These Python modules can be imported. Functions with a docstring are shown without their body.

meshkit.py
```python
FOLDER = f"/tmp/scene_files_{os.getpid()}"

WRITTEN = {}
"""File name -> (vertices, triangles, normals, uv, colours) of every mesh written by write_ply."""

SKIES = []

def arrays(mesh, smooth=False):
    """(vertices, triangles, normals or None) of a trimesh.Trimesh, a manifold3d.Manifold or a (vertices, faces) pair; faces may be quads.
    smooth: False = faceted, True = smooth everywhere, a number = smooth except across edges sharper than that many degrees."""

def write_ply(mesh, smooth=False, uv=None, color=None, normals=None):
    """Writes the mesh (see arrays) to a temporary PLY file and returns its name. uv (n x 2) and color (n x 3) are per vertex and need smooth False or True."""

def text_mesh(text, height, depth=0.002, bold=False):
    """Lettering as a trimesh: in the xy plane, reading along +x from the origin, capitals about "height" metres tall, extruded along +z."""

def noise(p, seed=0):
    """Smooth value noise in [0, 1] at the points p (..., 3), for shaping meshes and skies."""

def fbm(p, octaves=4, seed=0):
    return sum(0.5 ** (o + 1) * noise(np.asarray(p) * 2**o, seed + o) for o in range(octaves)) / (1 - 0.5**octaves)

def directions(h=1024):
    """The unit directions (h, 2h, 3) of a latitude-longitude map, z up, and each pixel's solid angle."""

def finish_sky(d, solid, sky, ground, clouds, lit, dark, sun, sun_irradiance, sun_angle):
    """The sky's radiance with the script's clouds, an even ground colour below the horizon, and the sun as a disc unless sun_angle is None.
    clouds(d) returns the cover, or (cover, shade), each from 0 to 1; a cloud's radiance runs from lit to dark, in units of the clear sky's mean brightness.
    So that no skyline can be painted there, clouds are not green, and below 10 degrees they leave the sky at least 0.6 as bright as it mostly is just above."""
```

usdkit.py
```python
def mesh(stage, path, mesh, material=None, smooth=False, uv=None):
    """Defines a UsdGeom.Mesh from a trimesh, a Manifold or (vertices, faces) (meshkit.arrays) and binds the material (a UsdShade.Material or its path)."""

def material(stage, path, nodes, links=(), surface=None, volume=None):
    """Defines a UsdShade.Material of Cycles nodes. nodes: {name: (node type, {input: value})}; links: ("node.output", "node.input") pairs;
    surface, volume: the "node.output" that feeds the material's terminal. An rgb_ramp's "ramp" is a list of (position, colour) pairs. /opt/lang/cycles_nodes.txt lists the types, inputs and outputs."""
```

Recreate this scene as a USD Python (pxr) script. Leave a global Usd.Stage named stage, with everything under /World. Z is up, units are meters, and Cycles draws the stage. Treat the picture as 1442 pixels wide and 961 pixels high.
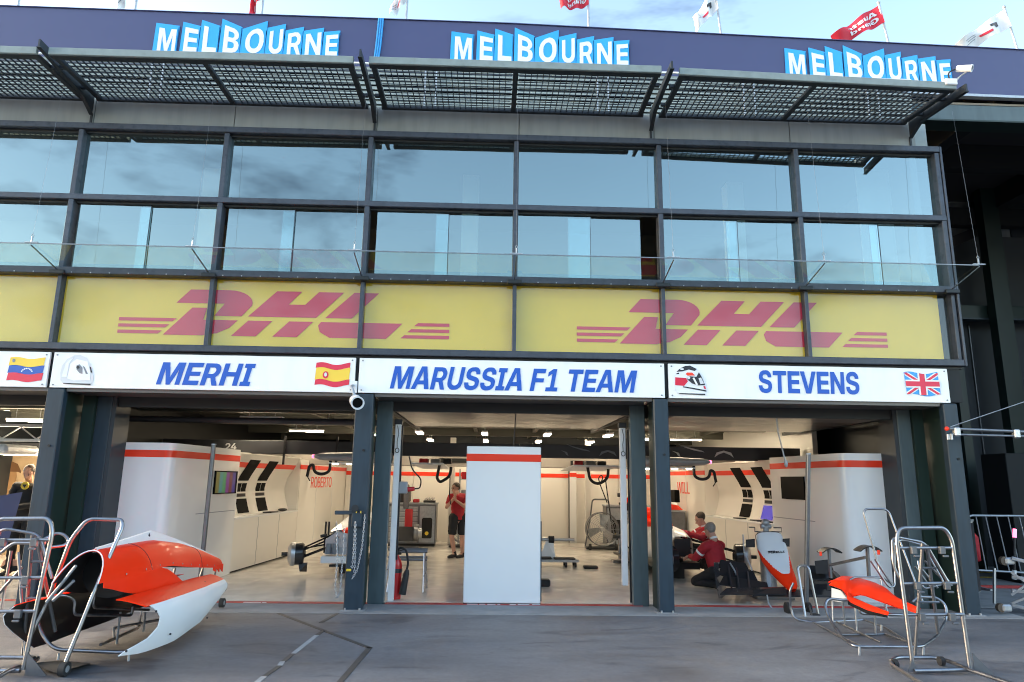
import math, random, itertools
import numpy as np, trimesh, manifold3d, usdkit, meshkit
from shapely.geometry import Polygon, Point, box as sbox
from shapely import affinity
from pxr import Usd, UsdGeom, UsdLux, UsdShade, Gf, Sdf

stage = Usd.Stage.CreateInMemory()
UsdGeom.SetStageUpAxis(stage, 'Z'); UsdGeom.SetStageMetersPerUnit(stage, 1.0)
UsdGeom.Xform.Define(stage, '/World'); UsdGeom.Scope.Define(stage, '/World/Looks')
rnd = random.Random(7)

# ------------------------------------------------------------------ camera
EYE = np.array([0.0, -10.12, 1.8]); PITCH, YAW, ROLL, FPX = 0.2015, 0.0293, 0.0137, 961.0
_cy, _sy, _cp, _sp = math.cos(YAW), math.sin(YAW), math.cos(PITCH), math.sin(PITCH)
FWD = np.array([_sy * _cp, _cy * _cp, _sp]); _r = np.array([_cy, -_sy, 0.0]); _u = np.cross(_r, FWD)
RGT = _r * math.cos(ROLL) + _u * math.sin(ROLL); UPV = -_r * math.sin(ROLL) + _u * math.cos(ROLL)
cam = UsdGeom.Camera.Define(stage, '/World/camera')
cam.CreateHorizontalApertureAttr(36.0); cam.CreateVerticalApertureAttr(24.0); cam.CreateFocalLengthAttr(24.0)
cam.CreateClippingRangeAttr(Gf.Vec2f(0.05, 5000))
cam.AddTransformOp().Set(Gf.Matrix4d(*RGT, 0, *UPV, 0, *(-FWD), 0, *EYE, 1))
EXPOSURE = 2.87
cam.CreateExposureAttr(EXPOSURE)

# ------------------------------------------------------------------ sky and sun (a low, veiled evening sun just behind the line of the facade, diffused by thin cloud)
SUN_AZ, SUN_EL = math.atan2(-0.985, 0.17), math.radians(10)
TOSUN = np.array([math.sin(SUN_AZ) * math.cos(SUN_EL), math.cos(SUN_AZ) * math.cos(SUN_EL), math.sin(SUN_EL)])
sky_mat = usdkit.material(stage, '/World/Looks/sky_air', {
    'tc': ('texture_coordinate', {}),
    'sky': ('sky_texture', {'sky_type': 'single_scattering', 'sun_disc': False, 'sun_elevation': SUN_EL, 'sun_rotation': SUN_AZ, 'altitude': 50.0, 'air_density': 1.0, 'aerosol_density': 1.6, 'ozone_density': 1.1}),
    'mp': ('mapping', {'scale': (1.6, 1.6, 4.2), 'location': (-3.3, 0.9, 3.2)}),
    'n': ('noise_texture', {'scale': 1.5, 'detail': 6.0, 'roughness': 0.58, 'distortion': 0.25}),
    'r': ('rgb_ramp', {'ramp': [(0.0, (0, 0, 0)), (0.565, (0, 0, 0)), (0.69, (0.95, 0.95, 0.95)), (1.0, (1, 1, 1))]}),
    'dk': ('mix', {'mix_type': 'multiply', 'fac': 1.0, 'color2': (0.36, 0.36, 0.40)}),
    'mx': ('mix', {}), 'hs': ('hsv', {'hue': 0.5, 'saturation': 0.96, 'value': 1.0, 'fac': 1.0}),
    'bg': ('background_shader', {'strength': 0.11}),
}, [('tc.generated', 'mp.vector'), ('mp.vector', 'n.vector'), ('n.fac', 'r.fac'), ('sky.color', 'dk.color1'), ('r.color', 'mx.fac'), ('sky.color', 'mx.color1'), ('dk.color', 'mx.color2'), ('mx.color', 'hs.color'), ('hs.color', 'bg.color')], surface='bg.background')
dome = UsdLux.DomeLight.Define(stage, '/World/sky')
UsdShade.MaterialBindingAPI.Apply(dome.GetPrim()).Bind(sky_mat)
dome.GetPrim().SetCustomDataByKey('kind', 'structure')
sun = UsdLux.DistantLight.Define(stage, '/World/sun')
sun.CreateIntensityAttr(0.12); sun.CreateAngleAttr(28.0); sun.CreateColorAttr(Gf.Vec3f(1.0, 0.95, 0.90)); sun.CreateNormalizeAttr(True)
_z = TOSUN; _x = np.cross([0, 0, 1.0], _z); _x /= np.linalg.norm(_x); _yv = np.cross(_z, _x)
sun.AddTransformOp().Set(Gf.Matrix4d(*_x, 0, *_yv, 0, *_z, 0, 0, 0, 0, 1))

# ------------------------------------------------------------------ helpers
def at(px, py, Y=None, Z=None, X=None, P=None, N=None):
    """The point where the photograph's pixel meets a plane of the scene."""
    d = FWD + RGT * (px - 721) / FPX + UPV * (480.5 - py) / FPX
    if P is not None: t = ((np.asarray(P, float) - EYE) @ np.asarray(N, float)) / (d @ np.asarray(N, float))
    elif Y is not None: t = (Y - EYE[1]) / d[1]
    elif Z is not None: t = (Z - EYE[2]) / d[2]
    else: t = (X - EYE[0]) / d[0]
    return EYE + d * t

def nrm(a):
    a = np.asarray(a, float); return a / (np.linalg.norm(a) + 1e-12)

def fillet(pts, r, seg=5, closed=False):
    pts = [np.asarray(p, float) for p in pts]; out = []; n = len(pts)
    for i, p in enumerate(pts):
        if not closed and i in (0, n - 1): out.append(p); continue
        a, b = pts[i - 1], pts[(i + 1) % n]
        da, db = a - p, b - p; la, lb = np.linalg.norm(da), np.linalg.norm(db)
        if la < 1e-6 or lb < 1e-6: continue
        c = min(r, la * 0.48, lb * 0.48); p0, p1 = p + da / la * c, p + db / lb * c
        if np.dot(da / la, db / lb) < -0.995: out.append(p); continue
        for k in range(seg + 1):
            t = k / seg; out.append((1 - t) ** 2 * p0 + 2 * t * (1 - t) * p + t * t * p1)
    return out

def sweep(pts, r, n=8, closed=False):
    p = np.asarray(pts, float)
    keep = [0] + [i for i in range(1, len(p)) if np.linalg.norm(p[i] - p[i - 1]) > 1e-6]; p = p[keep]
    m = len(p); rad = np.broadcast_to(np.asarray(r, float), (m,)) if np.ndim(r) == 0 or len(r) == m else np.asarray(r)[keep]
    if closed: t = np.roll(p, -1, 0) - np.roll(p, 1, 0)
    else: t = np.gradient(p, axis=0)
    t /= np.linalg.norm(t, axis=1, keepdims=True) + 1e-12
    a = np.cross(t[0], [0, 0, 1.0] if abs(t[0][2]) < 0.9 else [1.0, 0, 0]); a = nrm(a); A = [a]
    for i in range(1, m):
        a = a - t[i] * (a @ t[i]); a = nrm(a); A.append(a)
    A = np.array(A); B = np.cross(t, A); ang = np.arange(n) * 2 * np.pi / n
    v = p[:, None] + rad[:, None, None] * (np.cos(ang)[None, :, None] * A[:, None] + np.sin(ang)[None, :, None] * B[:, None])
    f = []
    for i in range(m if closed else m - 1):
        for j in range(n):
            q = [i * n + j, i * n + (j + 1) % n, ((i + 1) % m) * n + (j + 1) % n, ((i + 1) % m) * n + j]
            f += [[q[0], q[1], q[2]], [q[0], q[2], q[3]]]
    v = v.reshape(-1, 3)
    if not closed:
        v = np.vstack([v, p[:1], p[-1:]]); c0, c1 = len(v) - 2, len(v) - 1
        for j in range(n):
            f += [[c0, (j + 1) % n, j], [c1, (m - 1) * n + j, (m - 1) * n + (j + 1) % n]]
    return v, np.array(f)

def offset_grid(G, d):
    gu, gv = np.gradient(G, axis=0), np.gradient(G, axis=1); n = np.cross(gu, gv); n /= np.linalg.norm(n, axis=2, keepdims=True) + 1e-9
    return G - n * d

class MB:
    def __init__(s): s.v, s.f, s.n = [], [], 0
    def add(s, v, f=None):
        if f is None: v, f = (v.vertices, v.faces) if hasattr(v, 'vertices') else (v.to_mesh().vert_properties[:, :3], v.to_mesh().tri_verts)
        v, f = np.asarray(v, float), np.asarray(f, int)
        s.v.append(v); s.f.append(f + s.n); s.n += len(v); return s
    def box(s, x0, x1, y0, y1, z0, z1, c=0.0):
        ce = np.array([x0 + x1, y0 + y1, z0 + z1]) / 2; h = np.abs([x1 - x0, y1 - y0, z1 - z0]) / np.float64(2)
        return s.obox(ce, np.eye(3), h, c)
    def obox(s, ce, R, h, c=0.0):
        R = np.asarray(R, float); h = np.asarray(h, float); c = min(c, h.min() * 0.6)
        if c <= 0:
            v = np.array(list(itertools.product((-1, 1), repeat=3)), float) * h
            f = np.array([[0, 1, 3], [0, 3, 2], [4, 6, 7], [4, 7, 5], [0, 4, 5], [0, 5, 1], [2, 3, 7], [2, 7, 6], [0, 2, 6], [0, 6, 4], [1, 5, 7], [1, 7, 3]])
        else:
            pts = [np.array(q) * (h - c * (1 - np.eye(3)[k])) for q in itertools.product((-1, 1), repeat=3) for k in range(3)]
            m = trimesh.convex.convex_hull(np.array(pts)); v, f = m.vertices, m.faces
        return s.add(v @ R + np.asarray(ce, float), f)
    def beam(s, p, q, w, h, up=(0, 0, 1), c=0.0):
        p, q = np.asarray(p, float), np.asarray(q, float); d = nrm(q - p); up = np.asarray(up, float)
        if abs(d @ nrm(up)) > 0.98: up = np.array([0, 1.0, 0])
        a = nrm(np.cross(up, d)); b = np.cross(d, a)
        return s.obox((p + q) / 2, [d, a, b], [np.linalg.norm(q - p) / 2, w / 2, h / 2], c)
    def tube(s, pts, r, n=8, fil=0.0, closed=False, seg=5):
        pts = fillet(pts, fil, seg, closed) if fil else pts
        return s.add(*sweep(pts, r, n, closed))
    def cyl(s, p, q, r, r2=None, n=16):
        return s.add(*sweep([p, q], [r, r if r2 is None else r2], n))
    def sph(s, c, r, n=10):
        m = trimesh.creation.uv_sphere(1.0, count=[n, 2 * n]); return s.add(m.vertices * np.broadcast_to(r, 3) + np.asarray(c, float), m.faces)
    def lathe(s, prof, c, ax=(0, 0, 1), n=20):
        prof = np.array(prof, float); ax = nrm(ax); a = nrm(np.cross(ax, [0, 0, 1.0] if abs(ax[2]) < 0.9 else [1.0, 0, 0])); b = np.cross(ax, a)
        ang = np.arange(n) * 2 * np.pi / n
        v = np.asarray(c, float) + prof[:, None, 1:2] * ax + prof[:, None, 0:1] * (np.cos(ang)[None, :, None] * a + np.sin(ang)[None, :, None] * b)
        f = []
        for i in range(len(prof) - 1):
            for j in range(n):
                q = [i * n + j, i * n + (j + 1) % n, (i + 1) * n + (j + 1) % n, (i + 1) * n + j]; f += [[q[0], q[1], q[2]], [q[0], q[2], q[3]]]
        return s.add(v.reshape(-1, 3), f)
    def prism(s, poly, o, ex, ey, t):
        """a flat outline (list of 2-D points or a shapely polygon) at o, spanned by ex, ey, thick by t along ex x ey"""
        g = poly if hasattr(poly, 'geom_type') else Polygon(poly).buffer(0)
        ex, ey = np.asarray(ex, float), np.asarray(ey, float); ez = nrm(np.cross(ex, ey))
        for h in getattr(g, 'geoms', [g]):
            if h.is_empty or h.area < 1e-9: continue
            m = trimesh.creation.extrude_polygon(h, t, engine='earcut')
            s.add(np.asarray(o, float) + m.vertices[:, :1] * ex + m.vertices[:, 1:2] * ey + m.vertices[:, 2:] * ez, m.faces)
        return s
    def grid(s, g, t=0.0):
        """a sheet over a grid of points (n, m, 3), with a thickness t along its normals"""
        g = np.asarray(g, float); n, m = g.shape[:2]
        i, j = np.meshgrid(np.arange(n - 1), np.arange(m - 1), indexing='ij'); a = (i * m + j).ravel()
        f = np.vstack([np.stack([a, a + m, a + m + 1], 1), np.stack([a, a + m + 1, a + 1], 1)])
        if not t: return s.add(g.reshape(-1, 3), f)
        gu, gv = np.gradient(g, axis=0), np.gradient(g, axis=1); nn = np.cross(gu, gv); nn /= np.linalg.norm(nn, axis=2, keepdims=True) + 1e-9
        k = n * m; v = np.vstack([g.reshape(-1, 3), (g - nn * t).reshape(-1, 3)])
        rim = [(r, 0) for r in range(n)] + [(n - 1, c) for c in range(1, m)] + [(r, m - 1) for r in range(n - 2, -1, -1)] + [(0, c) for c in range(m - 2, 0, -1)]
        ids = [r * m + c for r, c in rim]; sf = []
        for x, y in zip(ids, ids[1:] + ids[:1]): sf += [[x, x + k, y + k], [x, y + k, y]]
        return s.add(v, np.vstack([f, f[:, ::-1] + k, np.array(sf)[:, ::-1]]))
    def hull(s, pts):
        m = trimesh.convex.convex_hull(np.asarray(pts, float)); return s.add(m.vertices, m.faces)
    def arrays(s): return np.vstack(s.v), np.vstack(s.f)

_used = {}
def numbered(path):
    k = _used.get(path, -1) + 1; _used[path] = k
    return path if k == 0 else f'{path}_{k:03d}'
def tag(o, label=None, cat=None, group=None, kind=None):
    p = o.GetPrim() if hasattr(o, 'GetPrim') else o
    for k, v in (('label', label), ('category', cat), ('group', group), ('kind', kind)):
        if v: p.SetCustomDataByKey(k, v)
    return p
def thing(name, label, cat, loc=(0, 0, 0), rz=0.0, group=None):
    x = UsdGeom.Xform.Define(stage, numbered('/World/' + name)); x.AddTranslateOp().Set(Gf.Vec3d(*map(float, loc)))
    if rz: x.AddRotateZOp().Set(math.degrees(rz))
    return tag(x, label, cat, group)
def part(parent, name, mb, mat, smooth=35, label=None, kind=None):
    base = str(parent.GetPath()) if parent is not None else '/World'
    arr = mb.arrays() if isinstance(mb, MB) else mb
    if parent is not None:                                            # things stand at their own base; parts are made in world coordinates
        off = ORIGIN.get(str(parent.GetPath()).split('/')[2])
        if off is not None: arr = (arr[0] - off, arr[1])
    m = usdkit.mesh(stage, numbered(base + '/' + name), arr, mat, smooth=smooth)
    return tag(m, label, kind=kind)
ORIGIN = {}
def based(name, label, cat, loc, group=None):
    """a thing whose parts are given in world coordinates but which stands at loc"""
    t = thing(name, label, cat, loc, group=group); ORIGIN[t.GetName()] = np.asarray(loc, float); return t
def whole(name, mb, mat, label=None, cat=None, group=None, kind=None, smooth=35):
    return tag(part(None, name, mb, mat, smooth), label, cat, group, kind)
def dup(root, loc, rz=0.0, label=None, group=None):
    was = root.GetCustomData(); name = root.GetName().rstrip('0123456789').rstrip('_')
    r = thing(name, label or was['label'], was['category'], loc, rz, group or was.get('group'))
    r.GetReferences().AddInternalReference(root.GetPath()); r.SetInstanceable(True)
    return r

# ------------------------------------------------------------------ materials
MATS = {}
def mat(name, col, rough=0.5, metal=0.0, var=0.0, vs=6.0, bump=0.0, bs=60.0, coat=0.0, emit=None, es=0.0, stretch=(1, 1, 1), spec=None, rvar=0.0):
    n = {'p': ('principled_bsdf', {'base_color': col, 'roughness': rough, 'metallic': metal, 'coat_weight': coat})}; l = []
    if spec is not None: n['p'][1]['specular_ior_level'] = spec
    if emit is not None: n['p'][1].update(emission_color=emit, emission_strength=es)
    if var or bump or rvar:
        n['g'] = ('geometry', {}); n['m'] = ('mapping', {'scale': stretch}); l.append(('g.position', 'm.vector'))
    if var:
        n['n'] = ('noise_texture', {'scale': vs, 'detail': 5.0, 'roughness': 0.6})
        n['r'] = ('rgb_ramp', {'ramp': [(0.25, tuple(c * (1 - var) for c in col)), (0.5, col), (0.78, tuple(min(1, c * (1 + var * 0.7)) for c in col))]})
        l += [('m.vector', 'n.vector'), ('n.fac', 'r.fac'), ('r.color', 'p.base_color')]
    if rvar:
        n['n3'] = ('noise_texture', {'scale': vs * 1.7, 'detail': 4.0}); n['mr'] = ('map_range', {'from_min': 0.3, 'from_max': 0.7, 'to_min': max(0.02, rough - rvar), 'to_max': rough + rvar})
        l += [('m.vector', 'n3.vector'), ('n3.fac', 'mr.value'), ('mr.result', 'p.roughness')]
    if bump:
        n['n2'] = ('noise_texture', {'scale': bs, 'detail': 3.0}); n['b'] = ('bump', {'strength': bump, 'distance': 0.01})
        l += [('m.vector', 'n2.vector'), ('n2.fac', 'b.height'), ('b.normal', 'p.normal')]
    MATS[name] = usdkit.material(stage, '/World/Looks/' + name, n, l, surface='p.BSDF'); return MATS[name]

def pane_mat(name, trans, gloss, fac, rough=0.0, fres=True, wavy=0.0):
    n = {'t': ('transparent_bsdf', {'color': trans}), 'g': ('glossy_bsdf', {'color': gloss, 'roughness': rough}), 'x': ('mix_closure', {'fac': fac})}
    l = [('t.BSDF', 'x.closure1'), ('g.BSDF', 'x.closure2')]
    if wavy:
        n['gp'] = ('geometry', {}); n['nz'] = ('noise_texture', {'scale': 0.9, 'detail': 1.0}); n['bp'] = ('bump', {'strength': wavy, 'distance': 0.02}); l += [('gp.position', 'nz.vector'), ('nz.fac', 'bp.height'), ('bp.normal', 'g.normal')]
    if fres:
        n['f'] = ('fresnel', {'IOR': 1.5}); n['mr'] = ('math', {'math_type': 'add', 'value2': fac - 0.04, 'use_clamp': True}); n['ge'] = ('geometry', {})
        n['fr'] = ('math', {'math_type': 'subtract', 'value1': 1.0}); n['mm'] = ('math', {'math_type': 'multiply'})   # only the outer face of a pane reflects
        l += [('f.fac', 'mr.value1'), ('ge.backfacing', 'fr.value2'), ('mr.value', 'mm.value1'), ('fr.value', 'mm.value2'), ('mm.value', 'x.fac')]
    return usdkit.material(stage, '/World/Looks/' + name, n, l, surface='x.closure')

steel_navy = mat('navy_steel_paint', (0.013, 0.027, 0.042), 0.42, var=0.3, vs=4, stretch=(3, 3, 0.5), bump=0.05, bs=25)
steel_dark = mat('dark_green_steel_paint', (0.006, 0.017, 0.014), 0.45, var=0.2, vs=2)
steel_grey = mat('blue_grey_steel_paint', (0.065, 0.095, 0.108), 0.42, var=0.25, vs=3, stretch=(3, 3, 0.5))
frame_al = mat('anodised_window_frame', (0.048, 0.055, 0.072), 0.36, metal=0.3, var=0.25, vs=5, rvar=0.1)
frame_dk = mat('dark_window_gasket', (0.01, 0.011, 0.014), 0.5)
band_grey = mat('grey_wall_cladding', (0.235, 0.25, 0.245), 0.5, var=0.16, vs=2.2, stretch=(3, 1, 0.35))
louvre_m = mat('pale_green_louvre', (0.27, 0.31, 0.31), 0.45, var=0.12, vs=5)
canopy_top = mat('weathered_grey_green_steel', (0.20, 0.245, 0.25), 0.5, var=0.18, vs=7)
canopy_dk = mat('dark_canopy_steel', (0.012, 0.016, 0.021), 0.5, var=0.2, vs=5)
fascia_m = mat('navy_vinyl_fascia', (0.052, 0.060, 0.150), 0.42, var=0.06, vs=0.8, bump=0.02, bs=3)
board_w = mat('white_sign_board', (0.80, 0.81, 0.82), 0.35, var=0.06, vs=1.6, stretch=(2.5, 1, 0.5))
ink_blue = mat('blue_vinyl_lettering', (0.012, 0.090, 0.46), 0.4)
logo_blue = mat('sky_blue_vinyl', (0.03, 0.36, 0.83), 0.4, var=0.03)
logo_white = mat('off_white_vinyl', (0.74, 0.77, 0.83), 0.45)
logo_edge = mat('deep_blue_vinyl', (0.02, 0.20, 0.55), 0.4)
film_yellow = mat('yellow_window_film', (0.82, 0.50, 0.025), 0.45, var=0.05, vs=1.2)
film_red = mat('crimson_window_film', (0.62, 0.012, 0.045), 0.45, var=0.04, vs=2)
pane_up = pane_mat('tinted_window_glass', (0.80, 0.93, 0.94), (0.66, 0.80, 0.80), 0.40, wavy=0.10)
pane_ds = pane_mat('banner_window_glass', (0.92, 0.96, 0.96), (0.95, 0.95, 1.0), 0.065, wavy=0.10)
pane_sh = pane_mat('clear_shelf_glass', (0.90, 0.95, 0.95), (1, 1, 1), 0.05)
wall_white = mat('white_team_panel', (0.82, 0.82, 0.82), 0.22, var=0.015, vs=1.5, coat=0.2)
wall_cream = mat('white_garage_wall', (0.74, 0.71, 0.66), 0.4, var=0.03, vs=1)
team_orange = mat('orange_red_stripe', (0.86, 0.045, 0.014), 0.3)
car_orange = mat('fluorescent_orange_bodywork', (0.94, 0.034, 0.005), 0.38, coat=0.06, spec=0.12, var=0.03, vs=3)
car_white = mat('white_bodywork', (0.80, 0.81, 0.83), 0.3, coat=0.25, var=0.02, vs=3)
carbon = mat('black_carbon_fibre', (0.010, 0.010, 0.011), 0.38, var=0.3, vs=40)
carbon_gloss = mat('glossy_black_carbon', (0.012, 0.012, 0.014), 0.22, coat=0.4)
rubber = mat('black_rubber', (0.014, 0.014, 0.015), 0.7)
chrome = mat('polished_steel_tube', (0.33, 0.33, 0.35), 0.28, metal=1.0, var=0.06, vs=5, rvar=0.04)
tube_grey = mat('dull_steel_tube', (0.20, 0.205, 0.22), 0.35, metal=0.9, var=0.2, vs=10)
alu = mat('brushed_aluminium', (0.55, 0.55, 0.56), 0.35, metal=0.9, var=0.1, vs=20)
galv = mat('galvanised_steel', (0.40, 0.42, 0.45), 0.45, metal=0.7, var=0.2, vs=18)
black_plastic = mat('black_plastic', (0.016, 0.016, 0.018), 0.45)
grey_plastic = mat('grey_plastic', (0.30, 0.31, 0.33), 0.45)
white_plastic = mat('white_plastic', (0.72, 0.73, 0.75), 0.35)
gantry_m = mat('charcoal_gantry_panel', (0.050, 0.052, 0.060), 0.4, var=0.25, vs=1.2)
service_m = mat('beige_service_panel', (0.30, 0.275, 0.25), 0.45, var=0.08, vs=2)
ceil_dark = mat('dark_garage_ceiling', (0.035, 0.036, 0.033), 0.7, var=0.2, vs=2)
beam_ceil = mat('olive_ceiling_beam', (0.08, 0.078, 0.062), 0.6, var=0.15, vs=2)
door_panel = mat('beige_overhead_door', (0.40, 0.345, 0.30), 0.24, var=0.1, vs=1.1, stretch=(0.25, 2, 1), coat=0.3)
soffit_m = mat('grey_brown_soffit', (0.11, 0.10, 0.098), 0.32, var=0.12, vs=1.5, coat=0.2)
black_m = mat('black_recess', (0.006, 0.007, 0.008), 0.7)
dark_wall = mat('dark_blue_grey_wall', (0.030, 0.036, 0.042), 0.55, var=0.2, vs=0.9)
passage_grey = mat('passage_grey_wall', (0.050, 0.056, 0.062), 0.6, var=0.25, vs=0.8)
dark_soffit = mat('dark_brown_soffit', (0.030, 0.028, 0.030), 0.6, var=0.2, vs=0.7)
floor_epoxy = mat('pale_epoxy_floor', (0.56, 0.53, 0.49), 0.20, var=0.06, vs=1.1, rvar=0.07)
kerb_red = mat('red_floor_line', (0.40, 0.03, 0.03), 0.55, var=0.25, vs=14)
screen_black = mat('dark_screen', (0.006, 0.006, 0.006), 0.5, spec=0.05)
skin = mat('skin', (0.52, 0.28, 0.20), 0.5, var=0.06, vs=20)
hair_br = mat('brown_hair', (0.05, 0.03, 0.018), 0.6, var=0.3, vs=80)
hair_gr = mat('grey_hair', (0.22, 0.19, 0.17), 0.6, var=0.3, vs=80)
cloth_red = mat('red_work_shirt', (0.40, 0.012, 0.022), 0.75, var=0.18, vs=12)
cloth_black = mat('black_work_trousers', (0.014, 0.014, 0.016), 0.8, var=0.2, vs=12)
cloth_white = mat('white_cloth_band', (0.75, 0.75, 0.75), 0.7)
red_metal = mat('red_extinguisher_paint', (0.50, 0.012, 0.016), 0.28, coat=0.4)
yellow_m = mat('yellow_paint', (0.72, 0.50, 0.03), 0.4)
flag_red = mat('red_flag_cloth', (0.62, 0.02, 0.05), 0.7, var=0.06, vs=4)
flag_white = mat('white_flag_cloth', (0.78, 0.80, 0.84), 0.7, var=0.04, vs=4)
flag_blue = mat('blue_flag_ink', (0.02, 0.10, 0.42), 0.5)
flag_yel = mat('yellow_flag_ink', (0.82, 0.56, 0.06), 0.5)
flag_cr = mat('red_flag_ink', (0.66, 0.03, 0.07), 0.5)
uk_blue = mat('light_blue_flag_ink', (0.05, 0.33, 0.72), 0.5)
ink_black = mat('black_ink', (0.018, 0.02, 0.028), 0.45)
ink_grey = mat('grey_ink', (0.20, 0.22, 0.25), 0.45)
ink_pale = mat('pale_grey_ink', (0.62, 0.64, 0.67), 0.45)
lamp_m = mat('lit_tube_lamp', (0.9, 0.88, 0.8), 0.5, emit=(1.0, 0.82, 0.56), es=9.5)
led_pink = mat('red_led', (0.8, 0.1, 0.2), 0.4, emit=(1.0, 0.10, 0.22), es=0.9)
conc_pale = mat('grey_concrete', (0.24, 0.242, 0.25), 0.8, var=0.25, vs=3, bump=0.2, bs=30)
joint_m = mat('dark_tar_joint', (0.045, 0.042, 0.042), 0.6, var=0.3, vs=8)
patch_m = mat('pale_joint_patch', (0.33, 0.34, 0.35), 0.8, var=0.25, vs=12)

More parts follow.
